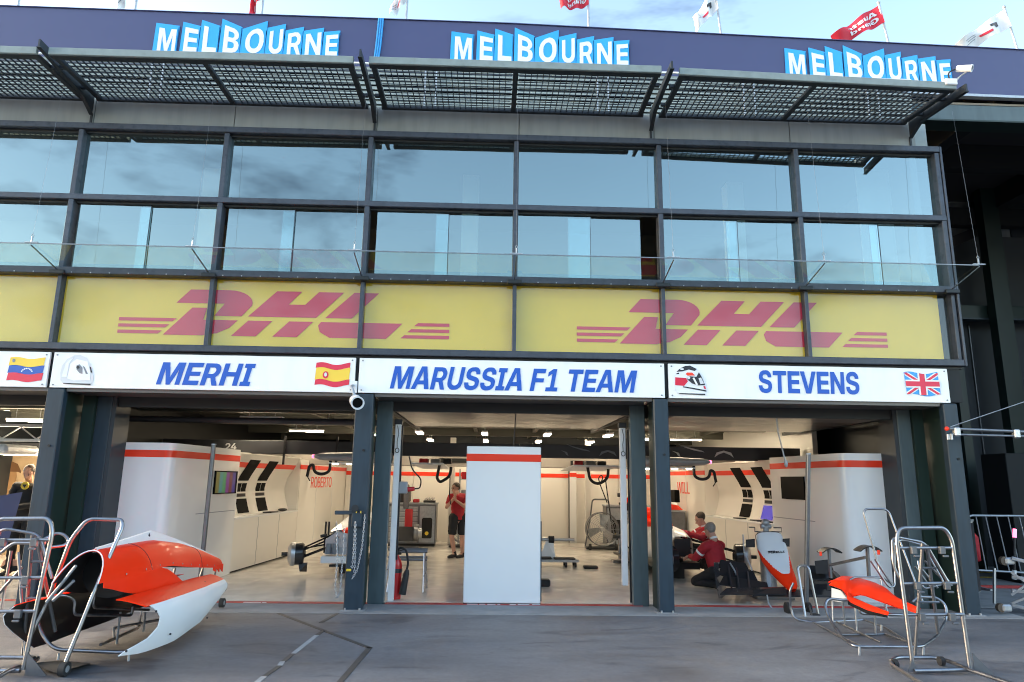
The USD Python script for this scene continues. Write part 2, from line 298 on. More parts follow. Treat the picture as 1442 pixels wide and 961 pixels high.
ground_mat = usdkit.material(stage, '/World/Looks/stained_asphalt', {
    'g': ('geometry', {}), 'm1': ('mapping', {'scale': (0.30, 0.55, 1), 'rotation': (0, 0, 0.3)}), 'm2': ('mapping', {'scale': (0.55, 1.5, 1), 'rotation': (0, 0, -0.12), 'location': (3.1, 1.7, 0)}), 'm5': ('mapping', {'scale': (0.8, 2.0, 1), 'rotation': (0, 0, -0.5), 'location': (5.0, 2.0, 0)}),
    'n1': ('noise_texture', {'scale': 1.0, 'detail': 7.0, 'roughness': 0.62, 'distortion': 0.4}), 'n2': ('noise_texture', {'scale': 1.3, 'detail': 8.0, 'roughness': 0.68, 'distortion': 0.6}), 'n5': ('noise_texture', {'scale': 0.9, 'detail': 6.0, 'roughness': 0.55, 'distortion': 1.6}),
    'n3': ('noise_texture', {'scale': 260.0, 'detail': 2.0}), 'n4': ('noise_texture', {'scale': 14.0, 'detail': 8.0, 'roughness': 0.7}), 'vo': ('voronoi_texture', {'scale': 170.0}), 'n6': ('noise_texture', {'scale': 5.0, 'detail': 3.0}),
    'r1': ('rgb_ramp', {'ramp': [(0.34, (0.108, 0.109, 0.121)), (0.48, (0.142, 0.143, 0.156)), (0.60, (0.164, 0.165, 0.176)), (0.8, (0.192, 0.193, 0.202))]}),
    'r2': ('rgb_ramp', {'ramp': [(0.34, (0.55, 0.55, 0.57)), (0.44, (0.85, 0.85, 0.86)), (0.53, (1, 1, 1)), (0.72, (1.10, 1.10, 1.10))]}),
    'r5': ('rgb_ramp', {'ramp': [(0.34, (0.56, 0.56, 0.58)), (0.44, (0.94, 0.94, 0.94)), (0.6, (1, 1, 1))]}),
    'r4': ('rgb_ramp', {'ramp': [(0.3, (0.84, 0.84, 0.84)), (0.7, (1.12, 1.12, 1.12))]}),
    'rv': ('rgb_ramp', {'ramp': [(0.0, (1.25, 1.25, 1.25)), (0.35, (1, 1, 1)), (0.8, (0.86, 0.86, 0.86))]}),
    'x1': ('mix', {'mix_type': 'multiply', 'fac': 1.0}), 'x2': ('mix', {'mix_type': 'multiply', 'fac': 1.0}), 'x3': ('mix', {'mix_type': 'multiply', 'fac': 1.0}), 'x4': ('mix', {'mix_type': 'multiply', 'fac': 0.7}),
    'b': ('bump', {'strength': 0.5, 'distance': 0.004}), 'p': ('principled_bsdf', {'roughness': 0.7}), 'mr': ('map_range', {'from_min': 0.35, 'from_max': 0.65, 'to_min': 0.5, 'to_max': 0.8}),
}, [('g.position', 'm1.vector'), ('g.position', 'm2.vector'), ('g.position', 'm5.vector'), ('m1.vector', 'n1.vector'), ('m2.vector', 'n2.vector'), ('m5.vector', 'n5.vector'), ('g.position', 'n3.vector'), ('g.position', 'n4.vector'), ('g.position', 'vo.vector'),
    ('n1.fac', 'r1.fac'), ('n2.fac', 'r2.fac'), ('n5.fac', 'r5.fac'), ('n4.fac', 'r4.fac'), ('vo.distance', 'rv.fac'), ('r1.color', 'x1.color1'), ('r2.color', 'x1.color2'), ('x1.color', 'x2.color1'), ('r4.color', 'x2.color2'), ('x2.color', 'x3.color1'), ('r5.color', 'x3.color2'),
    ('x3.color', 'x4.color1'), ('rv.color', 'x4.color2'), ('x4.color', 'p.base_color'), ('n2.fac', 'mr.value'), ('mr.result', 'p.roughness'), ('n3.fac', 'b.height'), ('b.normal', 'p.normal')], surface='p.BSDF')

# lettering: every glyph as a flat outline, scaled to a height and (optionally) a width, slanted and laid on a plane
def glyphs(text, height, depth=0.004, weight=900, gap=0.0):
    import glob
    from PIL import Image, ImageDraw, ImageFont
    from shapely import union_all, box as vbox
    font = ImageFont.truetype(glob.glob('/opt/blender-*/*/datafiles/fonts/Inter.woff2')[0], 120); font.set_variation_by_axes([32, weight])
    x0, y0, x1, y1 = font.getbbox(text, anchor='ls')
    im = Image.new('L', (x1 - x0 + 8, y1 - y0 + 8)); ImageDraw.Draw(im).text((4 - x0, 4 - y0), text, 255, font, anchor='ls')
    on = np.pad(np.asarray(im) > 127, ((0, 0), (1, 1))).astype(np.int8); rows, st = np.nonzero(np.diff(on, axis=1) == 1); en = np.nonzero(np.diff(on, axis=1) == -1)[1]
    sh = union_all(vbox(st, -rows - 1, en, -rows)).buffer(0.7).buffer(-0.7).simplify(0.8); k = height / 87.0
    sh = affinity.affine_transform(sh, [k, 0, 0, k, -4 * k, (4 - y0) * k])
    return [(trimesh.creation.extrude_polygon(g, depth, engine='earcut')) for g in getattr(sh, 'geoms', [sh])]
def letters(parent, text, o, ex, ey, height, width=None, slant=0.0, material=None, name='letter', depth=0.004, weight=760, joined=False):
    ex, ey = nrm(ex), nrm(ey); ez = np.cross(ex, ey); ms = glyphs(text, height, depth, weight)
    lo = min(m.vertices[:, 0].min() for m in ms); hi = max(m.vertices[:, 0].max() for m in ms); sx = (width - abs(slant) * height) / (hi - lo) if width else 1.0; acc = MB()
    for m in ms:
        v = m.vertices.copy(); v[:, 0] = (v[:, 0] - lo) * sx + slant * v[:, 1]
        w = np.asarray(o, float) + v[:, :1] * ex + v[:, 1:2] * ey + v[:, 2:] * ez
        if joined: acc.add(w, m.faces)
        else: part(parent, name, (w, m.faces), material, False)
    if joined: part(parent, name, acc, material, False)

# ================================================================== THE SETTING
g = MB(); g.grid([[(-400, -400, 0), (400, -400, 0)], [(-400, 400, 0), (400, 400, 0)]][::1])
whole('ground', (g.arrays()[0], g.arrays()[1][:, ::-1]), ground_mat, kind='structure')
whole('garage_floor', MB().box(-11.0, 7.3, 0.62, 14.0, -0.05, 0.012), floor_epoxy, kind='structure')
whole('apron_edge', MB().box(-11.0, 7.6, -0.24, 0.46, -0.05, 0.006), conc_pale, kind='structure')
for a, b in ((-5.9, -1.75), (-1.5, 2.3), (2.65, 6.4), (-11, -6.4)):
    whole('red_floor_line', MB().box(a, b, 0.47, 0.605, -0.05, 0.010), kerb_red, kind='structure')
for x0_, x1_ in ((-0.30, -0.14), (-0.12, -0.03), (0.0, 0.12), (0.15, 0.19), (0.33, 0.42), (0.45, 0.62), (0.66, 0.78), (-3.55, -3.30), (-3.28, -3.22)):
    whole('white_floor_mark', MB().box(x0_, x1_, 0.485, 0.52, 0.0, 0.0125), board_w, kind='structure')
def ground_strip(pts, w, m):
    mb = MB()
    for p, q in pts:
        p, q = at(*p, Z=0.0), at(*q, Z=0.0); d = nrm(q - p); a = np.array([-d[1], d[0], 0]) * w / 2
        mb.obox((p + q) / 2 + [0, 0, 0.001], [d, nrm(a), (0, 0, 1)], [np.linalg.norm(q - p) / 2, w / 2, 0.004])
    whole('ground_joint', mb, m, kind='structure')
ground_strip([((392, 864), (521, 913))], 0.05, joint_m)
ground_strip([((521, 912), (478, 962))], 0.06, joint_m)
ground_strip([((483, 860), (452, 877)), ((455, 889), (446, 895)), ((412, 921), (399, 932)), ((394, 938), (372, 953))], 0.05, joint_m)
ground_strip([((446, 895), (413, 921)), ((398, 932), (394, 938)), ((372, 953), (360, 963))], 0.05, patch_m)

# ================================================================== THE PIT BUILDING
B = thing('pit_building', 'two storey pit building with glazed upper floor above open race garages', 'building')
MX = [-8.80, -6.51, -4.25, -1.99, 0.325, 2.61, 4.84, 7.16]
ZR = [7.17, 5.99, 4.81, 3.65]
# glass boxes: frames
for x in MX:
    part(B, 'mullion', MB().box(x - 0.04, x + 0.04, -0.075, 0.10, 4.85, 7.12, 0.008), frame_al)
    part(B, 'mullion', MB().box(x - 0.03, x + 0.03, -0.060, 0.10, 3.70, 4.76, 0.006), frame_al)
for z, h, d in ((7.17, 0.05, -0.10), (5.99, 0.045, -0.085), (4.805, 0.052, -0.10), (3.65, 0.05, -0.09)):
    part(B, 'transom', MB().box(-9.6, 7.20, d, 0.11, z - h, z + h, 0.008), frame_al)
part(B, 'frame_end', MB().box(7.205, 7.245, -0.09, 0.12, 3.60, 7.22, 0.006), frame_al)
part(B, 'gasket', MB().box(-9.6, 7.2, -0.02, 0.10, 3.562, 3.598), frame_dk)
def tilted(x0, x1, y, z0, z1):
    """a pane seated a hair out of true, as glazing is"""
    a, b = rnd.uniform(-0.004, 0.004), rnd.uniform(-0.004, 0.004)
    return MB().hull([(x, y + a * (1 if x == x1 else -1) + b * (1 if z == z1 else -1) + q, z) for x in (x0, x1) for z in (z0, z1) for q in (-0.003, 0.003)])
cells = list(zip([-9.6] + MX[:-1], MX))
for a, b in cells:
    part(B, 'window_pane', tilted(a + 0.04, b - 0.04, 0.034, 6.035, 7.12), pane_up, False)
    part(B, 'gasket', MB().box(a + 0.04, b - 0.04, -0.01, 0.029, 7.085, 7.119), frame_dk)
    part(B, 'gasket', MB().box(a + 0.04, b - 0.04, -0.01, 0.050, 5.912, 5.944), frame_dk)
# sliding lower windows: (left sash from, to, right sash from, to) as fractions of the opening
SL = [(0, 1, 1, 1), (0.0, 0.40, 0.28, 1.0), (0.02, 0.52, 0.44, 1.0), (0.03, 0.50, 0.41, 1.0), (0.05, 0.55, 0.46, 1.0), (0.0, 0.52, 0.36, 0.88), (0.0, 0.56, 0.48, 1.0), (0.0, 0.56, 0.50, 1.0)]
for (a, b), (s0, s1, s2, s3) in zip(cells, SL):
    a, b = a + 0.04, b - 0.04; w = b - a
    for u, v, y in ((s0, s1, 0.034), (s2, s3, 0.060)):
        if v - u < 0.05: continue
        part(B, 'sliding_pane', tilted(a + u * w, a + v * w, y + 0.004, 4.86, 5.91), pane_up, False)
    for u, y in ((s1, 0.034), (s2, 0.06)):
        if 0.02 < u < 0.98: part(B, 'sash_edge', MB().box(a + u * w - 0.004, a + u * w + 0.004, y - 0.004, y + 0.012, 4.86, 5.91), frame_al)
# bottom row of glass in front of the advertising film
for a, b in cells:
    part(B, 'banner_pane', tilted(a + 0.03, b - 0.03, 0.036, 3.70, 4.752), pane_ds, False)
part(B, 'corner_blind', MB().box(7.02, 7.13, 0.09, 0.10, 3.70, 4.75), dark_wall)
# cladding between the glass and the louvres, with joints
for a, b in ((-9.6, -6.41), (-6.40, -4.2), (-4.19, -1.93), (-1.92, 0.36), (0.37, 2.56), (2.57, 4.8), (4.81, 6.90)):
    part(B, 'cladding_panel', MB().box(a, b, 0.02, 0.12, 7.225, 7.70, 0.004), band_grey)
part(B, 'cladding_return', MB().box(6.91, 7.12, 0.06, 0.12, 7.225, 7.70), louvre_m)
# louvres
for k in range(9):
    z = 7.74 + k * 0.088; mb = MB()
    mb.obox((-1.3, 0.16, z + 0.03), [(1, 0, 0), (0, math.cos(1.2), math.sin(1.2)), (0, -math.sin(1.2), math.cos(1.2))], [8.3, 0.038, 0.005])
    part(B, 'louvre_slat', mb, louvre_m)
for x in (-9.2, -5.55, -1.1, 1.75, 4.2, 6.3):
    for dx in (-0.09, 0.09): part(B, 'louvre_clip', MB().box(x + dx - 0.012, x + dx + 0.012, 0.085, 0.115, 7.73, 8.52), galv)
part(B, 'louvre_backing', MB().box(-9.6, 7.0, 0.24, 0.28, 7.70, 8.56), canopy_dk)
part(B, 'louvre_rail', MB().box(-9.6, 7.0, 0.10, 0.13, 8.525, 8.55), board_w)
# fascia (its top edge sinks a little toward the right end)
fx = [(-13.0, 8.50, 9.52), (-8.4, 8.50, 9.505), (0.2, 8.48, 9.487), (9.2, 8.385, 9.30), (15.0, 8.33, 9.18)]
mb = MB(); mb.grid([[(x, 0.28, z0), (x, 0.28, (z0 + z1) / 2), (x, 0.28, z1)] for x, z0, z1 in fx], 0.14); part(B, 'fascia', mb, fascia_m, 20)
for (x0, a0, c0_), (x1, a1, c1_) in zip(fx, fx[1:]):
    part(B, 'fascia_trim', MB().beam((x0, 0.27, a0 - 0.03), (x1, 0.27, a1 - 0.03), 0.10, 0.045), galv)
    part(B, 'fascia_capping', MB().beam((x0, 0.35, c0_ + 0.004), (x1, 0.35, c1_ + 0.004), 0.18, 0.012), fascia_m)
mb = MB()                                                            # a rolled blue banner strap hanging over the fascia
for k in range(3): mb.tube([(-2.04 + k * 0.035, 0.255, 9.49), (-2.06 + k * 0.035, 0.262, 9.0), (-2.09 + k * 0.033, 0.255, 8.52)], 0.016, 6)
whole('blue_strap', mb, logo_blue, 'bundle of blue straps hanging down the navy fascia beside the flags', 'strap')
# columns: front flange, web, rear jamb
COL = [(-6.44, -6.20), (-1.99, -1.73), (2.41, 2.63), (6.80, 7.02)]
for i, (a, b) in enumerate(COL):
    part(B, 'column', MB().box(a, b, -0.07, 0.05, 0.0, 3.02, 0.012), steel_navy)
    part(B, 'column_web', MB().box(a + 0.05, b - 0.05, 0.05, 0.52, 0.0, 3.0), steel_dark)
    [part(B, 'anchor_bolt', MB().cyl((bx_, -0.09, 0.02), (bx_, -0.09, 0.045), 0.014, n=8), galv) for bx_ in (a + 0.03, b - 0.03)]
    part(B, 'column_bolt', MB().cyl(((a + b) / 2 + 0.03, -0.072, 2.2), ((a + b) / 2 + 0.03, -0.084, 2.2), 0.018, n=10), black_m); part(B, 'base_plate', MB().box(a - 0.04, b + 0.04, -0.11, 0.10, 0.004, 0.02, 0.004), conc_pale)
JAMB = [(-6.02, -5.80, 1), (-6.9, -6.62, 0), (-1.76, -1.52, 1), (-2.42, -2.20, 0), (2.17, 2.40, 0), (2.86, 3.06, 1), (6.42, 6.63, 0), (7.05, 7.20, 1)]
for a, b, s in JAMB:
    if (a, b) in ((-2.42, -2.20), (2.86, 3.06), (-6.9, -6.62), (7.05, 7.20)): continue
    part(B, 'door_jamb', MB().box(a, b, 0.50, 0.62, 0.0, 2.98, 0.006), steel_navy if a < -5 else steel_grey)
part(B, 'column_return', MB().box(-6.20, -6.02, 0.44, 0.50, 0.0, 2.98), steel_dark)
part(B, 'column_return', MB().box(6.63, 6.80, 0.44, 0.50, 0.0, 2.98), steel_dark)
part(B, 'side_reveal', MB().box(-5.80, -5.74, 0.52, 0.95, 0.0, 2.98), dark_wall)
part(B, 'side_reveal', MB().box(6.36, 6.42, 0.52, 0.95, 0.0, 2.98), dark_wall)
# soffit between the boards and the doors, and lintels
for a, b in ((-11, -6.45), (-6.19, -2.0), (-1.72, 2.40), (2.64, 6.79)):
    part(B, 'soffit', MB().box(a, b, -0.02, 0.56, 2.985, 3.04), soffit_m)
    part(B, 'lintel', MB().box(a, b, 0.56, 0.64, 2.83, 3.04), frame_dk)
part(B, 'board_rail', MB().box(-11.2, 7.15, -0.02, 0.06, 3.05, 3.56), black_m)
# slabs, walls, roof
part(B, 'floor_slab', MB().box(-11, 7.2, 0.12, 13.9, 3.30, 3.58), ceil_dark)
part(B, 'ceiling', MB().box(-11, 7.2, 0.66, 13.9, 3.22, 3.298), ceil_dark)
part(B, 'upper_back_wall', MB().box(-11, 7.0, 4.5, 4.6, 3.58, 7.3), dark_wall)
part(B, 'upper_ceiling', MB().box(-11, 7.0, 0.14, 13.9, 7.30, 7.45), dark_wall)
part(B, 'upper_side_wall', MB().box(7.02, 7.14, 0.42, 13.9, 3.58, 8.5), dark_wall)
part(B, 'upper_blind', MB().box(6.35, 6.95, 0.9, 0.92, 3.6, 7.28), grey_plastic)
for x in (-5.3, -0.6, 4.3): part(B, 'upper_pillar', MB().box(x, x + 0.3, 1.6, 1.9, 3.58, 7.3), grey_plastic)
part(B, 'roof', MB().box(-13, 7.15, 0.45, 14.0, 8.55, 9.0), dark_wall)
part(B, 'rear_wall', MB().box(-11, 7.2, 13.92, 14.1, 0, 8.54), dark_wall)
part(B, 'end_wall', MB().box(7.04, 7.2, 0.66, 13.9, 0, 3.2), dark_wall); part(B, 'inner_side_wall', MB().box(6.5, 6.6, 3.6, 13.8, 0.013, 3.2), wall_cream)
part(B, 'end_wall', MB().box(-11.1, -11.0, 0.66, 13.9, 0, 3.2), dark_wall)
for y in (3.0, 6.0, 9.0, 12.0): part(B, 'ceiling_beam', MB().box(-11, 7.0, y - 0.08, y + 0.08, 3.0, 3.218), beam_ceil)
for x in (-9, -5.2, -3.7, -2.0, -0.4, 1.2, 2.8, 4.4, 5.9): part(B, 'ceiling_joist', MB().box(x - 0.05, x + 0.05, 3.7, 13.8, 3.10, 3.219), beam_ceil)
mb = MB()
for k in range(28): mb.box(-10.9, 6.9, 1.2 + k * 0.45, 1.24 + k * 0.45, 3.17, 3.2199)
part(B, 'ceiling_rib', mb, beam_ceil, kind='stuff')
# overhead doors, run back under the ceiling
for a, b in ((-1.5, 2.15), (2.92, 6.3)):
    d = based('overhead_door', 'beige sectional door slid up under the ceiling of the ' + ('middle' if a < 0 else 'right hand') + ' garage', 'garage door', ((a + b) / 2, 2.1, 2.84))
    for k in range(5):
        part(d, 'door_section', MB().box(a, b, 0.70 + k * 0.60, 1.29 + k * 0.60, 2.84, 2.88, 0.006), door_panel)
    for x in (a - 0.045, b + 0.045):
        part(d, 'track', MB().box(x - 0.03, x + 0.03, 0.66, 4.6, 2.83, 2.90), frame_dk)
    mb = MB(); mb.tube([((a + b) / 2 + 0.07, 0.72, 2.84), ((a + b) / 2 + 0.05, 0.75, 2.5), ((a + b) / 2 + 0.03, 0.74, 2.28)], 0.009, 6) if a < 0 else mb.tube([(4.55, 0.66, 2.9), (4.57, 0.67, 2.6), (4.66, 0.68, 2.16)], 0.011, 6)
    part(d, 'pull_cord', mb, black_plastic if a < 0 else galv)
    if a > 0: part(d, 'cord_handle', MB().sph((4.67, 0.68, 2.12), (0.03, 0.03, 0.06), 6), galv)

# gantry beam and service panel across all garages
gb = based('overhead_gantry', 'long charcoal box gantry crossing the garages under the ceiling lamps', 'gantry', (0, 4, 2.26))
for a, b in ((-6.6, -2.2), (-2.19, 0.6), (0.61, 3.1), (3.11, 6.4)): part(gb, 'gantry_panel', MB().box(a, b, 3.95, 4.10, 2.26, 2.53, 0.01), gantry_m)
for x in (-4.15, -3.1): part(gb, 'hanger', MB().box(x - 0.02, x + 0.02, 3.93, 3.96, 2.05, 2.62), black_plastic)
letters(gb, '3', (-2.30, 3.948, 2.29), (1, 0, 0), (0, 0, 1), 0.13, material=ink_pale)
letters(gb, '24', (-5.33, 3.948, 2.33), (1, 0, 0), (0, 0, 1), 0.13, material=ink_pale)
def swirl(o, sc):
    mb = MB(); mb.prism([(0, 0.16), (0.2, 0.10), (0.5, 0.03), (0.55, 0.0), (0.35, 0.03), (0.15, 0.09)], o, (sc, 0, 0), (0, 0, sc), 0.003)
    mb.prism([(-0.12, 0.02), (0.02, -0.02), (0.05, -0.1), (0.0, -0.08), (-0.03, -0.03)], o, (sc, 0, 0), (0, 0, sc), 0.003)
    mb.prism([(0.75, -0.1), (0.8, 0.0), (0.95, 0.04), (1.1, 0.0), (1.15, -0.1), (1.08, -0.05), (0.95, 0.0), (0.84, -0.04)], o, (sc, 0, 0), (0, 0, sc), 0.003); return mb
part(gb, 'swirl_graphic', swirl((1.55, 3.945, 2.40), 0.9), ink_grey)
part(gb, 'swirl_graphic', swirl((3.85, 3.945, 2.42), 1.0), ink_pale)
sp = based('service_beam', 'beige service duct with a black vent slot behind the charcoal gantry', 'duct', (0, 7.6, 2.1))
part(sp, 'duct_face', MB().box(-6.3, 6.3, 7.5, 7.9, 2.13, 2.44, 0.01), service_m)
for x in (2.05,): part(sp, 'vent_slot', MB().box(x, x + 0.75, 7.485, 7.51, 2.20, 2.31), black_m)
part(sp, 'vent_slot', MB().box(-1.3, -0.35, 7.485, 7.51, 2.22, 2.33), black_m)
pipe = MB().tube([(-6.4, 2.2, 2.78), (-1.9, 2.2, 2.78)], 0.055, 12); 
whole('ceiling_pipe', pipe, gantry_m, 'straight grey pipe under the ceiling of the left garage', 'pipe')

# ================================================================== WINDOW FILM: two yellow advertising banners
def pz(a, b): return (a, b)
def dhl(parent, x0, x1, zb, zt):
    """heavy slanted lettering with speed lines, cut by a horizontal gap"""
    W, H = x1 - x0, zt - zb; y = 0.062
    s = 0.46                                                         # slant: metres sideways per metre up, in units of H
    L = W / 5.0
    def P(pts, m=film_red, name='letter'):
        g = Polygon([(u * L, v * H) for u, v in pts]).buffer(0)
        part(parent, name, MB().prism(g, (x0, y, zb), (1, 0, 0), (0, 0, 1), 0.004), m, False)
    for k in range(3):
        v0 = 0.02 + k * 0.135
        P([(0, v0), (0.60 + k * 0.10, v0), (0.66 + k * 0.10, v0 + 0.07), (0.0, v0 + 0.07)], name='stripe')
        P([(4.36 - 0.10 + k * 0.10, v0), (5.0, v0), (5.0, v0 + 0.07), (4.32 + k * 0.10, v0 + 0.07)], name='stripe')
    # D: upper piece and lower piece
    arc = [(1.62 + 0.36 * math.sin(t) , 0.72 + 0.28 * math.cos(t)) for t in np.linspace(0, 1.75, 9)]
    P([(0.83, 0.70), (1.03, 1.0)] + arc + [(1.83, 0.43), (1.42, 0.43), (1.56, 0.70)])
    P([(0.68, 0.0), (1.08, 0.60), (1.30, 0.60), (1.26, 0.34), (1.78, 0.34), (1.66, 0.17), (1.48, 0.05), (1.25, 0.0)])
    # H
    P([(1.93, 0.43), (2.34, 1.0), (2.72, 1.0), (2.53, 0.71), (2.78, 0.71), (2.98, 1.0), (3.36, 1.0), (2.96, 0.43)])
    P([(1.62 + 0.08, 0.0), (1.94, 0.34), (2.30, 0.34), (2.07, 0.0)]); P([(2.32, 0.0), (2.56, 0.34), (2.92, 0.34), (2.69, 0.0)])
    # L
    P([(3.10, 0.43), (3.52, 1.0), (3.90, 1.0), (3.50, 0.43)])
    P([(3.03, 0.12), (3.00, 0.26), (3.04, 0.34), (4.28, 0.34), (4.04, 0.0), (3.18, 0.0)])
for label, cc, (u0, u1) in (('yellow window banner with red speed letters above the left two garages', cells[0:4 + 1], (-5.62, -0.66)), ('yellow window banner with red speed letters above the right hand garage', cells[5:], (1.29, 6.12))):
    bn = based('window_banner', label, 'banner', (u0, 0.08, 3.7))
    for a, b in cc:
        e = 6.99 if b > 7 else b - 0.03
        part(bn, 'film_panel', MB().box(a + 0.03, e, 0.066, 0.076, 3.70, 4.752), film_yellow)
    dhl(bn, u0, u1, 3.875, 4.585)

# ================================================================== SIGN BOARDS
def ell(cx, cy, rx, ry, a0=0, a1=360, n=28):
    return [(cx + rx * math.cos(math.radians(a0 + (a1 - a0) * k / n)), cy + ry * math.sin(math.radians(a0 + (a1 - a0) * k / n))) for k in range(n + 1)]
def flat(parent, name, pts, o, s, m, lift=0.0, t=0.003):
    part(parent, name, MB().prism(pts if hasattr(pts, 'geom_type') else Polygon(pts).buffer(0), (o[0], o[1] - lift, o[2]), (s, 0, 0), (0, 0, s), t), m, False)
def wavy(x0, x1, y0, y1, amp=0.025, n=24):
    xs = np.linspace(0, 1, n); w = lambda t: amp * math.sin(2 * math.pi * t * 1.15 + 0.4)
    return [(x0 + (x1 - x0) * t, y0 + w(t)) for t in xs] + [(x0 + (x1 - x0) * t, y1 + w(t)) for t in xs[::-1]]
YB = -0.062
BX = [(-11.05, -6.475), (-6.42, -2.02), (-1.965, 2.59), (2.65, 6.93)]
def board(label, a, b):
    t = based('sign_board', label, 'sign', ((a + b) / 2, -0.04, 3.03))
    part(t, 'board', MB().box(a, b, YB + 0.002, -0.022, 3.035, 3.555, 0.004), board_w)
    for x in (a + 0.05, b - 0.05):
        for z in (3.075, 3.515): part(t, 'screw', MB().cyl((x, YB + 0.004, z), (x, YB - 0.004, z), 0.012, n=8), ink_grey)
    return t
t0 = board('white sign board with a yellow blue and red starred flag', *BX[0])
o = (-7.04, YB, 3.12); f = 'flag_band'
for (y0, y1), m in zip(((0.22, 0.34), (0.11, 0.22), (0.0, 0.11)), (flag_yel, flag_blue, flag_cr)):
    flat(t0, f, affinity.skew(Polygon(wavy(0, 0.50, y0, y1, 0.014)), 6), o, 1, m)
st = MB()
for k in range(8):
    a = math.radians(150 - k * 17); st.prism(ell(0.27 + 0.085 * math.cos(a), 0.10 + 0.085 * math.sin(a), 0.011, 0.011, n=6), (o[0], o[1] - 0.003, o[2]), (1, 0, 0), (0, 0, 1), 0.002)
part(t0, 'stars', st, board_w, False)
flat(t0, 'flag_crest', ell(0.06, 0.30, 0.022, 0.026), o, 1, ink_grey, 0.003)
t1 = board('white sign board with a plain white helmet, blue name and red and yellow flag', *BX[1])
letters(t1, 'MERHI', (-4.90, YB, 3.105), (1, 0, 0), (0, 0, 1), 0.33, 1.42, 0.22, ink_blue)
def helmet(t, o, plain):
    shell = [(0.02, 0.06), (0.0, 0.16), (0.015, 0.27), (0.07, 0.36), (0.16, 0.415), (0.24, 0.42), (0.33, 0.38), (0.39, 0.30), (0.43, 0.19), (0.465, 0.12), (0.46, 0.03), (0.43, 0.0), (0.05, 0.02)]
    flat(t, 'helmet_shell', Polygon(shell).buffer(0.01), o, 1, ink_pale if plain else logo_white)
    if plain:
        flat(t, 'helmet_shade', Polygon([(0.02, 0.1), (0.05, 0.3), (0.16, 0.40), (0.1, 0.3), (0.09, 0.1)]), o, 1, logo_white, 0.003)
        flat(t, 'helmet_highlight', Polygon([(0.1, 0.08), (0.12, 0.3), (0.2, 0.37), (0.36, 0.33), (0.42, 0.18), (0.43, 0.06), (0.2, 0.05)]), o, 1, board_w, 0.003)
        flat(t, 'visor', Polygon([(0.21, 0.27), (0.25, 0.29), (0.30, 0.24), (0.31, 0.15), (0.27, 0.16), (0.22, 0.21)]), o, 1, ink_grey, 0.006)
        flat(t, 'visor_pivot', ell(0.235, 0.245, 0.022, 0.022), o, 1, ink_black, 0.009)
        flat(t, 'visor_edge', Polygon([(0.30, 0.27), (0.33, 0.25), (0.39, 0.15), (0.36, 0.15)]), o, 1, ink_grey, 0.006)
        flat(t, 'visor_slit', Polygon([(0.40, 0.26), (0.42, 0.25), (0.45, 0.17), (0.43, 0.17)]), o, 1, ink_black, 0.006)
    else:
        flat(t, 'helmet_crown', Polygon([(0.03, 0.33), (0.09, 0.385), (0.17, 0.425), (0.24, 0.43), (0.34, 0.38), (0.31, 0.35), (0.22, 0.37), (0.12, 0.34)]), o, 1, ink_black, 0.003)
        flat(t, 'crown_patch', ell(0.115, 0.375, 0.03, 0.012), o, 1, board_w, 0.006); flat(t, 'crown_patch', Polygon([(0.03, 0.31), (0.07, 0.32), (0.07, 0.30), (0.03, 0.295)]), o, 1, ink_black, 0.003)
        flat(t, 'cheek_panel', Polygon([(0.005, 0.13), (0.01, 0.25), (0.17, 0.24), (0.20, 0.19), (0.14, 0.12)]), o, 1, film_red, 0.003)
        flat(t, 'brow_panel', Polygon([(0.17, 0.30), (0.19, 0.325), (0.27, 0.325), (0.31, 0.28), (0.2, 0.275)]), o, 1, team_orange, 0.003)
        flat(t, 'visor', Polygon([(0.18, 0.23), (0.22, 0.27), (0.33, 0.26), (0.37, 0.33), (0.41, 0.26), (0.455, 0.14), (0.36, 0.13), (0.26, 0.16)]), o, 1, ink_black, 0.006)
        flat(t, 'visor_pivot', ell(0.21, 0.245, 0.024, 0.024), o, 1, ink_pale, 0.009); flat(t, 'visor_edge', Polygon([(0.27, 0.24), (0.295, 0.25), (0.35, 0.14), (0.32, 0.14)]), o, 1, board_w, 0.009)
        flat(t, 'visor_shine', Polygon([(0.36, 0.24), (0.40, 0.25), (0.44, 0.16), (0.385, 0.15)]), o, 1, ink_pale, 0.009)
        flat(t, 'chin_stripe', Polygon([(0.12, 0.115), (0.3, 0.09), (0.47, 0.06), (0.47, 0.04), (0.3, 0.07), (0.12, 0.10)]), o, 1, ink_black, 0.006)
        flat(t, 'chin_tip', Polygon([(0.43, 0.125), (0.46, 0.12), (0.465, 0.075), (0.44, 0.085)]), o, 1, film_red, 0.006)
    flat(t, 'helmet_base', Polygon([(0.06, 0.0), (0.45, -0.012), (0.45, 0.006), (0.06, 0.012)]), o, 1, ink_black, 0.009)
helmet(t1, (-6.28, YB, 3.09), True)
o = (-2.60, YB, 3.13)
for (y0, y1), m in zip(((0.255, 0.33), (0.08, 0.255), (0.0, 0.08)), (flag_cr, flag_yel, flag_cr)): flat(t1, 'flag_band', affinity.skew(Polygon(wavy(0, 0.50, y0, y1, 0.02)), 4), o, 1, m)
flat(t1, 'flag_crest', ell(0.15, 0.16, 0.042, 0.055), o, 1, flag_cr, 0.003); flat(t1, 'crest_core', ell(0.15, 0.165, 0.02, 0.03), o, 1, ink_pale, 0.006)
t2 = board('white sign board with only blue team lettering, over the middle garage', *BX[2])
letters(t2, 'MARUSSIA F1 TEAM', (-1.50, YB, 3.105), (1, 0, 0), (0, 0, 1), 0.335, 3.68, 0.19, ink_blue)
t3 = board('white sign board with a colourful helmet, blue name and crossed blue and red flag', *BX[3])
